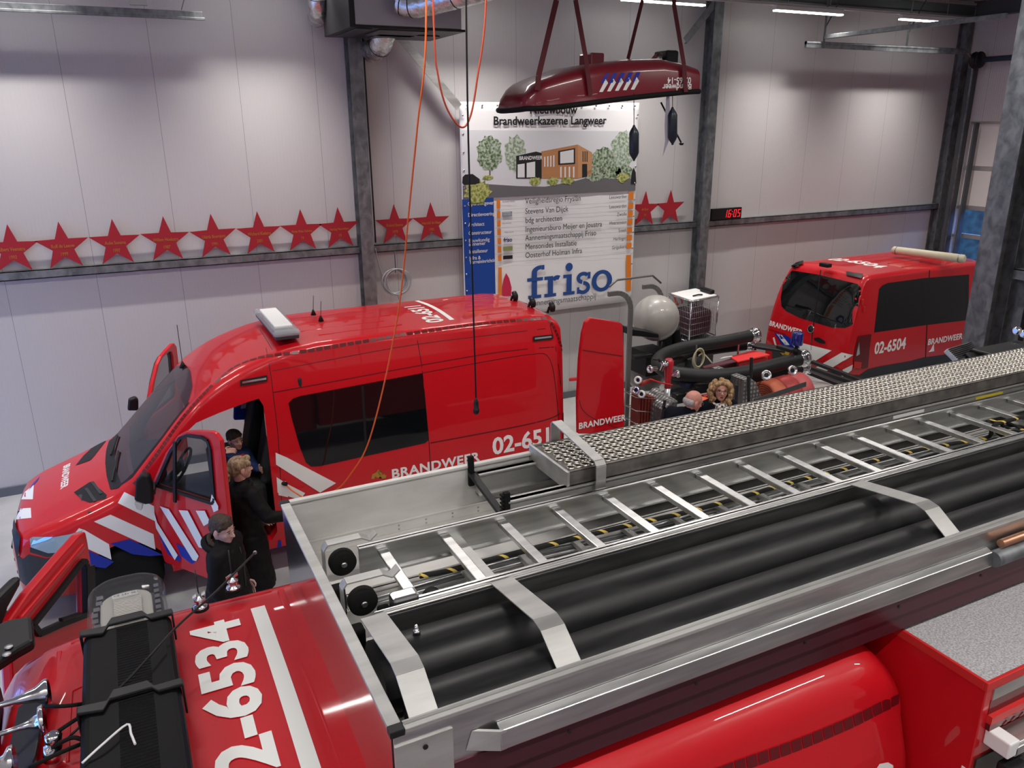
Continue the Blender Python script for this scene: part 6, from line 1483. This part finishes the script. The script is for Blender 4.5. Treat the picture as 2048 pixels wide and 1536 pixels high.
t_ = text('sticker_text', 'EEE', .045, (3.99, 2.9335, 3.238), (1,0,0), (0,0,1), BLACK, PR, bold=.05, xs=1.9, space=1.1)
MB().box(3.95,4.22,2.9345,2.9352,3.222,3.295).build('white_sticker', WPL, PR); MB().box(4.70,4.97,2.9345,2.9352,3.235,3.29).build('yellow_sticker', mat('yellow_sticker', (.6,.48,.02), .5), PR)

# things at the far end of the tray: floodlight, radio box
fl = thing('floodlight', 'grey tilted floodlight with ribbed back above the far end of the walkway', 'floodlight', at(1920,720,y=3.6))
yF = 3.62; P = [at(*q, y=yF) for q in ((1894,697),(1936,686),(1958,696),(1936,718),(1990,738),(1916,738))]
a, b, c_, d_ = at(1894,697,y=yF), at(1938,684,y=yF+.1), at(1960,706,y=yF-.05), at(1919,722,y=yF-.1)
_nr = (b-a).cross(d_-a).normalized(); _nr = _nr if _nr.dot(EYE-a) < 0 else -_nr; MB().prism([a, b, c_, d_], _nr*.04).build('lamp_head', ALUD, fl, bevel=.008)
mb = MB(); nrm = (b-a).cross(d_-a).normalized(); nrm = nrm if nrm.dot(EYE-a) > 0 else -nrm; nrm = -nrm
for k in range(1, 8): t_ = k/8; mb.bar(a.lerp(d_,t_)-nrm*.006, b.lerp(c_,t_)-nrm*.006, .006, .015, up=nrm)
mb.each('cooling_fin', DSTEEL, fl)
MB().bar(d_, at(1925,742,y=3.5), .06, .02).bar(c_, at(1948,738,y=3.5), .02, .02).build('stand', STEEL, fl)
MB().prism([at(1932,706,y=3.55), at(1966,700,y=3.6), at(1984,708,y=3.55), at(1950,722,y=3.45)], (0,.02,-.03)).build('cover', BLACK, fl, bevel=.008)
rb = thing('control_box', 'black control box with knobs near the far end of the tray', 'box', at(2010,710,y=3.4))
a = at(1978,712,y=3.45); MB().box(a.x,a.x+.55,3.40,3.60,a.z-.11,a.z+.02).build('case', BLACK, rb, bevel=.012); MB().box(a.x+.02,a.x+.28,3.392,3.399,a.z-.10,a.z+.005).build('front_plate', ALUD, rb)
mb = MB()
for k in range(3): mb.lathe([(.028,0),(.024,.03)], (a.x+.06+.07*k, 3.392, a.z-.03-.012*k), (0,-1,0), 12)
mb.each('knob', BLACK, rb)
MB().bar(at(1950,742,y=3.4), at(1985,728,y=3.4), .03, .1).bar(at(1985,728,y=3.4), at(2060,722,y=3.4), .03, .02).build('bracket_frame', ALUD, rb, bevel=.004)
MB().lathe([(.02,0),(.03,.01),(.03,.04),(.02,.05)], at(2030,662,y=3.6), (1,0,0), 12).lathe([(.02,0),(.03,.01),(.03,.04),(.02,.05)], at(2044,668,y=3.6), (1,0,0), 12).each('connector', CHROME, rb)
MB().box(6.0,6.4,2.9,3.33,3.2,3.36).build('tray_end_box', DSTEEL, ty, bevel=.01)

# ---- body box behind the cab -----------------------------------------
XB, YS, ZB = 2.665, 1.42, 2.955
MB().box(XB, 7.2, YS, 3.78, .6, ZB-.02).build('body_box', RED, tk, bevel=.004)
MB().box(XB+.012, 7.2, YS+.012, 3.77, ZB-.02, ZB).build('grip_roof', GRIT, tk)
MB().box(XB-.004, 7.2, YS-.004, YS+.010, ZB-.035, ZB+.003).box(XB-.004, XB+.010, YS+.01, 3.7, ZB-.035, ZB+.003).build('roof_edge_rim', RED2, tk, bevel=.002)
def band(name, z0, z1, m_, x0=XB+.04, dy=.004, b=.0): return MB().box(x0, 7.2, YS-dy, YS, z0, z1).build(name, m_, tk, bevel=b)
band('grey_channel', 2.865, 2.915, ALUD, XB+.045); band('shutter_case', 2.80, 2.865, DRED, dy=.002); band('red_band', 2.765, 2.80, RED2, dy=.02)
ch_ = MB()
for k in range(26):
    x = XB+.12+.05*k; ch_.prism([(x,YS-.021,2.735),(x+.02,YS-.021,2.75),(x,YS-.021,2.765),(x+.02,YS-.021,2.765),(x+.04,YS-.021,2.75),(x+.02,YS-.021,2.735)], (0,.003,0))
band('chevron_ground', 2.735, 2.765, DRED, dy=.018); ch_.build('chevron_strip', mat('wine_red_film', (.12,.003,.012), .4), tk)
MB().box(XB+.09, 7.2, YS-.09, YS-.005, 2.70, 2.71).box(XB+.09, 7.2, YS-.10, YS-.085, 2.66, 2.70).build('awning_rail', ALU, tk, bevel=.003)
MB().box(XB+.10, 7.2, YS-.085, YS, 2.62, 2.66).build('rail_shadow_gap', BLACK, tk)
MB().obox((XB+.075,YS-.05,2.70), (.03,0,0), (0,.05,0), (0,0,.035)).build('rail_end_cap', WPL, tk, bevel=.006)
MB().cyl((XB+.13,YS-.11,2.585), (XB+.42,YS-.11,2.585), .018, seg=12).build('grab_tube', WPL, tk); MB().obox((XB+.10,YS-.1,2.59), (.05,0,0), (0,.04,0), (0,0,.04)).build('tube_holder', BLACK, tk, bevel=.012); MB().lathe([(.024,0),(.024,.03)], (XB+.16,YS-.11,2.585), (1,0,0), 12).lathe([(.024,0),(.024,.03)], (XB+.33,YS-.11,2.585), (1,0,0), 12).build('tube_ring', BLACK, tk)
MB().bar((XB+.12,YS-.14,2.52), (XB+.50,YS-.30,2.35), .06, .02).bar((XB+.33,YS-.12,2.5), (XB+.6,YS-.12,2.42), .09, .01).build('support_arm', ALUD, tk, bevel=.004)
MB().box(XB+.02, 7.2, YS-.008, YS, .8, 2.60).build('dark_shutter', mat('brown_black_panel', (.03,.022,.016), .4), tk)
MB().box(XB-.003,XB+.001,YS+.006,YS+.03,2.4,2.55).build('edge_sticker', WHITE, tk)
for x in (-.1, 4.6):
    for sy in (-1, 1): wheel(x, YT+sy*.92, .5, sy, tk, .3)
MB().box(-.9,7.0,2.2,3.0,.5,.8).build('chassis', DSTEEL, tk)
# ================================================================ people
def remesh(o, vox, it=4, sm=.6):
    m = o.modifiers.new('r', 'REMESH'); m.mode = 'VOXEL'; m.voxel_size = vox; m.use_smooth_shade = True
    if it: s_ = o.modifiers.new('s', 'SMOOTH'); s_.iterations = it; s_.factor = sm
    bpy.context.view_layer.update(); baked(o)
    for p in o.data.polygons: p.use_smooth = True
    return o
def cap_(mb, a, b, ra, rb, seg=14):
    a, b = V(a), V(b); d = (b-a).normalized(); n = 4
    pts = [a - d*ra*cos(pi/2*k/n) for k in range(1, n)] + [a, b] + [b + d*rb*sin(pi/2*k/n) for k in range(1, n)]
    rr = [ra*sin(pi/2*k/n) for k in range(1, n)] + [ra, rb] + [rb*cos(pi/2*k/n) for k in range(1, n)]
    mb.tube(pts, rr, seg); return mb
def head_frame(yaw, pitch, roll=0):
    """F face direction, S the person's left, U up"""
    F = V((cos(yaw)*cos(pitch), sin(yaw)*cos(pitch), sin(pitch))); S = V((-sin(yaw), cos(yaw), 0)); U = F.cross(S)
    if roll: S, U = S*cos(roll)+U*sin(roll), U*cos(roll)-S*sin(roll)
    return F, S, U
def head_mesh(mb, c, fr, k=1.0):
    F, S, U = fr; P = lambda f, s_, u: V(c) + (F*f + S*s_ + U*u)*k
    E_ = lambda f, s_, u, a, b, d: mb.ell(P(f,s_,u), a*k, b*k, d*k, F, S, U, 16, 12)
    E_(-.012,0,.03,.096,.077,.088); E_(.022,0,-.02,.070,.062,.085); E_(.048,0,-.072,.042,.040,.036); E_(.066,0,-.088,.022,.024,.018)
    E_(.060,0,.018,.030,.052,.014); E_(.052,.036,-.022,.028,.024,.026); E_(.052,-.036,-.022,.028,.024,.026)
    cap_(mb, P(.082,0,.008), P(.104,0,-.026), .009*k, .013*k, 10); E_(.092,.012,-.028,.012,.009,.008); E_(.092,-.012,-.028,.012,.009,.008)
    E_(.083,0,-.052,.012,.024,.007); E_(.081,0,-.064,.012,.020,.007)
    for s_ in (-1, 1): E_(-.008,.077*s_,-.008,.020,.009,.032)
def face_bits(par, c, fr, k=1.0, lips=(.42,.14,.13), brow=(.08,.05,.03), open_=0.0, iris=(.05,.04,.03)):
    F, S, U = fr; P = lambda f, s_, u: V(c) + (F*f + S*s_ + U*u)*k
    ew = M_('eye_white', (.7,.68,.66), .2); ir = M_('iris_%d' % int(iris[2]*100), iris, .2)
    for s_ in (-1, 1):
        e = MB().ell(P(.070,.031*s_,.004), .0125*k, .0150*k, .0075*k, F, S, U, 12, 8).build('eye', ew, par); MB().ell(P(.0815,.030*s_,.004), .002*k, .006*k, .006*k, F, S, U, 10, 6).build('iris', ir, e)
        mb = MB(); mb.tube([P(.080,.014*s_,.024), P(.083,.031*s_,.029), P(.074,.050*s_,.023)], .0036*k, 6); mb.build('eyebrow', M_('brow_%d' % int(brow[0]*1000), brow, .9), par)
        mb = MB(); mb.tube([P(.0815,.017*s_,.008), P(.0855,.031*s_,.0125), P(.077,.046*s_,.007)], .0018*k, 6); mb.build('eyelid', M_('lash', (.03,.02,.018), .8), par)
    lp = M_('lips_%d' % int(lips[0]*100), lips, .45)
    MB().ell(P(.0905,0,-.052), .006*k, .021*k, .0045*k, F, S, U, 14, 8).ell(P(.0885,0,-.063-open_), .006*k, .018*k, .005*k, F, S, U, 14, 8).build('lips', lp, par)
    if open_: MB().ell(P(.0895,0,-.0575-open_/2), .004*k, .015*k, .004*k+open_/2, F, S, U, 12, 8).build('open_mouth', M_('mouth_dark', (.03,.005,.005), .6), par)
def M_(n, *a, **k): return bpy.data.materials[n] if n in bpy.data.materials else mat(n, *a, **k)
def hand(mb, w_, D, Nrm, k=1.0, curl=.5, side=1):
    """wrist w_, D pointing to the fingers, Nrm out of the palm's back, five fingers"""
    D = V(D).normalized(); Nrm = (V(Nrm) - D*V(Nrm).dot(D)).normalized(); X = D.cross(Nrm)*side
    mb.ell(V(w_)+D*.045*k, .050*k, .040*k, .016*k, D, X, Nrm, 14, 10)
    for j, (off_, L) in enumerate(((-.030,.066),(-.010,.076),(.011,.072),(.030,.056))):
        p = V(w_) + D*.080*k + X*off_*k; pts = [p - D*.02*k, p]; a = 0; q = p
        for s_ in (.42,.33,.25): a += curl*(.55+.12*j); q = q + (D*cos(a) - Nrm*sin(a))*L*s_*k; pts.append(q)
        mb.tube(pts, [.0088*k,.0088*k,.0082*k,.0074*k,.006*k], 8)
    t = V(w_) + D*.022*k - X*.030*k; mb.tube([t, t + (D*.6-X*.8).normalized()*.03*k, t + (D*.6-X*.8).normalized()*.03*k + (D*.85-X*.3-Nrm*.3).normalized()*.03*k, t + (D*.6-X*.8).normalized()*.03*k + (D*.8-X*.1-Nrm*.5).normalized()*.052*k], [.012*k,.011*k,.009*k,.007*k], 8)

def person(label, base, hc, hfr, byaw, J, skin, top, k=1.0, coat_len=.45, coat_mat=None, leg_mat=None, cname='coat', vox=.0045, hands=None, sit=False):
    """base: point on the floor; hc: head centre; J: joints in world coordinates"""
    t = thing('person', label, 'person', base); F, S, U = hfr
    mb = MB(); head_mesh(mb, hc, hfr, k)
    nb = V(hc) - U*.05*k - F*.02*k; cap_(mb, nb, J['neck'], .052*k, .058*k)
    cap_(mb, J['shL']*.75+J['shR']*.25, J['shR']*.75+J['shL']*.25, .075*k, .075*k); cap_(mb, J['chest'], J['pelvis'], .13*k, .13*k); 
    for s_ in 'LR':
        cap_(mb, J['sh'+s_], J['el'+s_], .048*k, .038*k); cap_(mb, J['el'+s_], J['wr'+s_], .038*k, .027*k)
        if not sit: cap_(mb, J['hip'+s_], J['kn'+s_], .075*k, .052*k); cap_(mb, J['kn'+s_], J['an'+s_], .05*k, .035*k); cap_(mb, J['an'+s_], J['an'+s_]+V((cos(byaw)*.14, sin(byaw)*.14, -.03)), .035*k, .028*k)
        if hands and s_ in hands:
            D_, N_, cu, sd = hands[s_]; hand(mb, J['wr'+s_], D_, N_, k, cu, sd)
        else: hand(mb, J['wr'+s_], (J['wr'+s_]-J['el'+s_]), V((cos(byaw),sin(byaw),0)).cross(V((0,0,1)))*(1 if s_ == 'R' else -1), k, .4, 1 if s_ == 'R' else -1)
    b = mb.build('body', skin, t); remesh(b, vox, 3, .5)
    mb = MB(); cm = coat_mat
    B = V((cos(byaw), sin(byaw), 0)); Lf = V((-sin(byaw), cos(byaw), 0)); up = V((0,0,1))
    cap_(mb, J['shL']*.88+J['shR']*.12-V((0,0,.015)), J['shR']*.88+J['shL']*.12-V((0,0,.015)), .092*k, .092*k)
    mb.ell(J['chest'], .145*k, .21*k, .24*k, B, Lf, up, 18, 12); mb.ell((J['chest']+J['pelvis'])/2, .145*k, .19*k, .26*k, B, Lf, up, 18, 12)
    mb.ell(J['pelvis'], .155*k, .20*k, .2*k, B, Lf, up, 18, 12)
    if coat_len > .2 and not sit: 
        R_ = []
        for q in range(6): 
            z = J['pelvis'].z - coat_len*q/5; R_.append([J['pelvis']*1 + V((0,0,z-J['pelvis'].z)) + (B*cos(a)*.165 + Lf*sin(a)*.215)*k*(1+.05*q) for a in [2*pi*i/20 for i in range(20)]])
        mb.loft(R_)
    for s_ in 'LR': cap_(mb, J['sh'+s_]-V((0,0,.01)), J['el'+s_], .078*k, .064*k); cap_(mb, J['el'+s_], J['el'+s_].lerp(J['wr'+s_], .93), .062*k, .046*k)
    cap_(mb, J['neck']+V((0,0,-.05)), J['neck']+V((0,0,.012)), .082*k, .074*k)
    c = mb.build(cname, cm, t); remesh(c, .012, 5, .6)
    d_ = c.modifiers.new('d', 'DISPLACE'); tx = bpy.data.textures.get('folds') or bpy.data.textures.new('folds', 'CLOUDS'); tx.noise_scale = .09; d_.texture = tx; d_.strength = .022; d_.mid_level = .5; d_.texture_coords = 'LOCAL'
    baked(c); [setattr(p, 'use_smooth', True) for p in c.data.polygons]
    if leg_mat and not sit:
        mb = MB()
        for s_ in 'LR': cap_(mb, J['hip'+s_], J['kn'+s_], .095*k, .07*k); cap_(mb, J['kn'+s_], J['an'+s_]+V((0,0,.03)), .07*k, .055*k)
        lg_ = mb.build('trousers', leg_mat, t); remesh(lg_, .015, 3)
        for s_ in 'LR': cap_(MB(), J['an'+s_]+V((0,0,-.01)), J['an'+s_]+B*.16-V((0,0,.03)), .05, .042).build('shoe', BLACK, t)
    return t
def joints(base, H, yaw, sh_w=.19, lean=0.0, arms=None, hd=None):
    """a standing skeleton of height H at base, facing yaw"""
    b = V(base); B = V((cos(yaw), sin(yaw), 0)); L = V((-sin(yaw), cos(yaw), 0)); z = lambda f: V((0,0,f*H))
    J = dict(pelvis=b+z(.53), chest=b+z(.71)+B*lean*.5, neck=b+z(.835)+B*lean*.8)
    for s_, s in (('L', 1), ('R', -1)):
        J['sh'+s_] = b+z(.795)+B*lean*.75+L*s*sh_w; J['el'+s_] = b+z(.62)+B*(lean*.5-.02)+L*s*(sh_w+.05); J['wr'+s_] = b+z(.49)+B*.08+L*s*(sh_w+.05)
        J['hip'+s_] = b+z(.52)+L*s*.09; J['kn'+s_] = b+z(.28)+L*s*.10+B*.02; J['an'+s_] = b+z(.045)+L*s*.10
    if arms:
        for a, v in arms.items(): J[a] = V(v)
    return J
def hair_mat(n, a, b, sc=60):
    if n in bpy.data.materials: return bpy.data.materials[n]
    m = mat(n, a, .6); nz = noise_col(m, a, b, sc, 4, (1,1,.3)); add_bump(m, nz.outputs['Fac'], .8, .01); return m
def lumps(mb, c, fr, items, k=1.0):
    F, S, U = fr
    for f, s_, u, r in items: mb.ell(V(c)+(F*f+S*s_+U*u)*k, r*k, r*k, r*k, F, S, U, 10, 8)
NAVY = mat('dark_navy_cloth', (.004,.006,.011), .85, spec=.15); BLK = mat('black_quilted_cloth', (.005,.0045,.005), .7, spec=.2); JEAN = mat('dark_trousers', (.012,.013,.018), .8)
def skinm(n, c):
    m = mat(n, c, .5); bs(m).inputs['Subsurface Weight'].default_value = .1; bs(m).inputs['Subsurface Radius'].default_value = (.02,.008,.005); return m
SK1, SK2, SK3, SK4, SK5 = skinm('fair_skin', (.50,.27,.21)), skinm('pale_skin', (.52,.33,.28)), skinm('child_skin', (.46,.26,.20)), skinm('ruddy_skin', (.55,.25,.19)), skinm('light_skin', (.48,.24,.18))

# woman in a long black coat beside the open driver's door
hc = at(481, 936, y=7.85); base = V((hc.x-.02, 7.86, 0)); Hh = hc.z + .12; yw = radians(22)
fr = head_frame(radians(12), radians(-4))
J = joints(base, Hh, yw, .18, .02); J['elR'] = J['shR']+V((.12,-.10,-.24)); J['wrR'] = J['elR']+V((.24,.05,-.06)); J['elL'] = J['shL']+V((.10,.04,-.27)); J['wrL'] = J['elL']+V((.14,-.02,-.16))
p1 = person('woman with tied blond hair and long black coat at the open van door', base, hc, fr, yw, J, SK1, None, k=1.1, coat_len=.62, coat_mat=BLK, leg_mat=JEAN)
face_bits(p1, hc, fr, 1.1, brow=(.2,.13,.07))
HB_ = hair_mat('ash_blond_hair', (.10,.06,.03), (.34,.23,.13), 45); mb = MB(); F, S, U = fr
mb.ell(hc - F*.026 + U*.044, .108, .094, .092, F, S, U, 18, 12); mb.ell(hc - F*.066 - U*.0, .066, .081, .083, F, S, U); random.seed(11)
lumps(mb, hc, fr, [(-.115+random.uniform(-.03,.02), random.uniform(-.05,.05), -.035+random.uniform(-.05,.05), random.uniform(.022,.034)) for _ in range(16)], 1.1); lumps(mb, hc, fr, [(.045,.058,.05,.03),(.05,-.056,.055,.03),(.06,0,.085,.035)], 1.1)
h_ = mb.build('tied_hair', HB_, p1); remesh(h_, .006, 3)
mb = MB().tube([J['neck'] + (V((cos(yw),sin(yw),0))*cos(a)*.085 + V((-sin(yw),cos(yw),0))*sin(a)*.10 + V((0,0,-.02+.02*cos(a)))) for a in [2*pi*i/20 for i in range(20)]], .028, 10, closed=True)
remesh(mb.build('hood_collar', BLK, p1), .01, 3)

# teenage boy in a black parka
hc = at(445, 1058, y=6.95); base = V((hc.x-.02, 7.0, 0)); yw = radians(-28); Hh = hc.z+.115
fr = head_frame(radians(-42), radians(-13))
J = joints(base, Hh, yw, .19, .04)
p2 = person('teenage boy with short brown hair and black hooded parka, looking down', base, hc, fr, yw, J, SK2, None, k=1.14, coat_len=.3, coat_mat=BLK, leg_mat=JEAN, cname='parka')
face_bits(p2, hc, fr, 1.14, brow=(.06,.035,.02), lips=(.40,.20,.18))
HR = hair_mat('short_brown_hair', (.018,.011,.007), (.06,.036,.024), 90); F, S, U = fr; KB = 1.14; mb = MB().ell(hc + (-F*.020 + U*.048)*KB, .099*KB, .083*KB, .074*KB, F, S, U, 20, 14).ell(hc + (-F*.062 + U*.012)*KB, .052*KB, .074*KB, .06*KB, F, S, U); random.seed(4)
lumps(mb, hc, fr, [(random.uniform(-.04,.03), random.uniform(-.05,.05), .090+random.uniform(-.02,.004), .025) for _ in range(16)], KB); lumps(mb, hc, fr, [(.046,x_,.066-abs(x_)*.3,.019) for x_ in (-.045,-.025,-.005,.015,.040)] + [(f_,s_*.064,u_,.020) for s_ in (-1,1) for f_,u_ in ((.02,.045),(.012,.025),(-.03,.03),(-.035,.01),(-.045,-.01))], KB)
remesh(mb.build('short_hair', HR, p2), .006, 3)
OLV = mat('olive_hood_lining', (.035,.030,.016), .85); B = V((cos(yw),sin(yw),0)); Lf = V((-sin(yw),cos(yw),0))
mb = MB().tube([J['neck']+B*(cos(a)*.10-.035)+Lf*sin(a)*.11+V((0,0,.01-.05*cos(a))) for a in [2*pi*i/22 for i in range(22)]], .022, 10, closed=True); remesh(mb.build('hood_lining', OLV, p2), .01, 3)
mb = MB().tube([J['neck']+B*(cos(a)*.13-.05)+Lf*sin(a)*.14+V((0,0,-.03-.05*cos(a))) for a in [2*pi*i/22 for i in range(22)]], .034, 10, closed=True); remesh(mb.build('hood', BLK, p2), .01, 3)
mb = MB().tube([J['neck']+B*.13+V((0,0,-.06)), J['chest']+B*.16, J['pelvis']+B*.17+V((0,0,-.1))], .006, 6); mb.build('zip', GREYP, p2)

# small boy sitting at the wheel
hc = at(470, 879, y=8.80); yw = radians(-58); base = V((hc.x-.02, 8.9, 0.66)); fr = head_frame(radians(-62), radians(-6), .06); kk = .98
b_ = V((hc.x-.03, 8.90, 0)); B = V((cos(yw),sin(yw),0)); L = V((-sin(yw),cos(yw),0))
J = dict(pelvis=V((b_.x-.05,b_.y+.05,hc.z-.62)), chest=V((b_.x-.03,b_.y+.02,hc.z-.36)), neck=hc-V((0,0,.15))+V((-.01,.02,0)))
for s_, s in (('L',1),('R',-1)): J['sh'+s_] = J['neck']+V((0,0,-.06))+L*.13*s; J['el'+s_] = J['sh'+s_]+V((0,0,-.18))+B*.08+L*.03*s; J['wr'+s_] = J['el'+s_]+B*.14+L*-.04*s+V((0,0,.03))
wr = at(447, 903, y=8.60); J['elR'] = at(436, 920, y=8.66); J['wrR'] = wr
p3 = person('small boy in a blue jumper with red collar sitting in the van cab', V((base.x, base.y, 1.085)), hc, fr, yw, J, SK3, None, k=kk, coat_len=0, coat_mat=mat('navy_blue_jumper', (.012,.03,.12), .8), cname='jumper', sit=True, hands={'R': (at(476,899,y=8.60)-wr, V((-.2,-.5,.9)), .35, 1)})
face_bits(p3, hc, fr, kk, brow=(.06,.035,.02))
HD_ = hair_mat('dark_short_hair', (.012,.008,.006), (.05,.03,.02), 90); F, S, U = fr
mb = MB().ell(hc + (-F*.018 + U*.050)*kk, .098*kk, .083*kk, .072*kk, F, S, U, 18, 12).ell(hc + (-F*.06+U*.01)*kk, .05*kk, .07*kk, .055*kk, F, S, U); lumps(mb, hc, fr, [(.054,x_,.066,.02) for x_ in (-.04,-.012,.016,.044)] + [(f_,s_*.064,u_,.019) for s_ in (-1,1) for f_,u_ in ((.02,.045),(.010,.025),(-.03,.03),(-.035,.01))], kk); remesh(mb.build('short_hair', HD_, p3), .006, 3)
mb = MB().tube([J['neck']+B*cos(a)*.075+L*sin(a)*.09+V((0,0,-.02-.03*cos(a))) for a in [2*pi*i/18 for i in range(18)]], .026, 8, closed=True); remesh(mb.build('red_collar', mat('red_wool', (.45,.01,.02), .8), p3), .008, 2)
mb = MB().ell(J['chest']+B*.13+V((0,0,.05)), .04, .10, .10, B, L, V((0,0,1))); mb.build('bib_print', mat('grey_white_cloth', (.4,.4,.4), .8), p3)

# bald man
hc = at(1387, 803, y=7.42); base = V((hc.x-.12, 7.50, 0)); yw = radians(10); Hh = hc.z+.11+.03; fr = head_frame(radians(-8), radians(-20))
J = joints(base, Hh, yw, .21, .07); J['neck'] = hc - V((.05,-.01,.135)); 
KM = 1.18
p4 = person('bald man with glasses in a navy coat, seen in profile beyond the walkway plank', base, hc, fr, yw, J, SK4, None, k=KM, coat_len=.4, coat_mat=NAVY, leg_mat=JEAN)
face_bits(p4, hc, fr, KM, brow=(.4,.35,.3)); F, S, U = fr
mb = MB().ell(hc - (F*.055 + U*.012)*KM, .062*KM, .0815*KM, .055*KM, F, S, U, 18, 12); remesh(mb.build('grey_side_hair', hair_mat('grey_hair', (.28,.27,.26), (.45,.43,.41), 90), p4), .006, 2)
def glasses(par, c, fr, m_, r=.021, th=.0016, k=1.0):
    F, S, U = fr; P = lambda f, s_, u: V(c) + (F*f + S*s_ + U*u)*k
    mb = MB()
    for s_ in (-1, 1):
        mb.tube([P(.094, .031*s_ + r*1.1*cos(a), .002 + r*.85*sin(a)) for a in [2*pi*i/20 for i in range(20)]], th, 6, closed=True); mb.tube([P(.094,.053*s_,.006), P(.06,.075*s_,.006), P(-.01,.080*s_,.002)], th, 6)
    mb.tube([P(.094,-.009,.006), P(.098,0,.009), P(.094,.009,.006)], th, 6); mb.build('glasses', m_, par)
glasses(p4, hc, fr, mat('thin_metal_frame', (.15,.12,.1), .4), th=.0014, k=KM)

# curly haired woman
hc = at(1442, 782, y=7.74); base = V((hc.x+.02, 7.80, 0)); yw = radians(-110); Hh = hc.z+.12; fr = head_frame(radians(-122), radians(10), -.05)
J = joints(base, Hh, yw, .18, .02)
p5 = person('woman with curly blond hair, black glasses and a leopard print scarf, facing the camera', base, hc, fr, yw, J, SK5, None, k=KM, coat_len=.4, coat_mat=NAVY, leg_mat=JEAN)
face_bits(p5, hc, fr, KM, lips=(.42,.10,.10), open_=.006, brow=(.15,.09,.05)); glasses(p5, hc, fr, BLACK, .0225, .0024, KM)
CUR = hair_mat('curly_golden_hair', (.17,.095,.04), (.46,.30,.14), 40); mb = MB(); F, S, U = fr; random.seed(21)
it = []
for _ in range(150):
    a = random.uniform(-1,1); th = random.uniform(0, 2*pi); s_ = .135*cos(th)*sqrt(1-min(a*a,1)*.5); u_ = random.uniform(-.11,.115); f_ = random.uniform(-.11,.035)
    R_ = sqrt((s_/.115)**2 + (u_/.125)**2 + ((f_+.03)/.10)**2)
    if R_ < .1: continue
    s_, u_, f_ = s_/R_*1.0, u_/R_*1.0, (f_+.03)/R_-.03
    if f_ > .02 and abs(s_) < .062 and u_ < .07: continue
    it.append((f_, s_, u_-.01, random.uniform(.018,.030)))
for s_ in (-1, 1): it += [(.02+random.uniform(-.03,.02), s_*(.085+random.uniform(-.01,.02)), u, .026) for u in (.05,.02,-.01,-.04,-.07,-.1,-.12)]
it += [(.055,x_,.095-abs(x_)*.35,.026) for x_ in (-.06,-.035,-.01,.015,.04,.065)]
lumps(mb, hc, fr, it, KM*1.08); mb.ell(hc-F*.03+U*.03, .1, .1, .1, F, S, U); remesh(mb.build('curly_hair', CUR, p5), .005, 1, .4)
LEO = mat('leopard_print_cloth', (.6,.58,.55), .8); _tc = nd(LEO, 'ShaderNodeTexCoord'); _vo = nd(LEO, 'ShaderNodeTexVoronoi'); _vo.inputs['Scale'].default_value = 26; _cr = nd(LEO, 'ShaderNodeValToRGB'); lk(LEO, _tc.outputs['Object'], _vo.inputs['Vector']); lk(LEO, _vo.outputs['Distance'], _cr.inputs[0])
e = _cr.color_ramp.elements; e[0].position = .22; e[0].color = (.25,.2,.17,1); e[1].position = .26; e[1].color = (.012,.01,.01,1); e2_ = e.new(.42); e2_.color = (.012,.01,.01,1); e3_ = e.new(.47); e3_.color = (.62,.60,.57,1); lk(LEO, _cr.outputs[0], bs(LEO).inputs['Base Color'])
B = V((cos(yw),sin(yw),0)); L = V((-sin(yw),cos(yw),0)); mb = MB().tube([J['neck']+B*(cos(a)*.09+.01)+L*sin(a)*.105+V((0,0,.0-.03*cos(a))) for a in [2*pi*i/20 for i in range(20)]], .036, 10, closed=True)
for s_ in (-.06, .05): mb.tube(smooth_path([J['neck']+B*.10+L*s_*.5+V((0,0,-.03)), J['chest']+B*.17+L*s_+V((0,0,.08)), J['chest']+B*.18+L*s_*1.1+V((0,0,-.15)), J['pelvis']+B*.18+L*s_+V((0,0,.1))],5), .05, 10)
remesh(mb.build('scarf', LEO, p5), .008, 3)
bpy.context.view_layer.update()
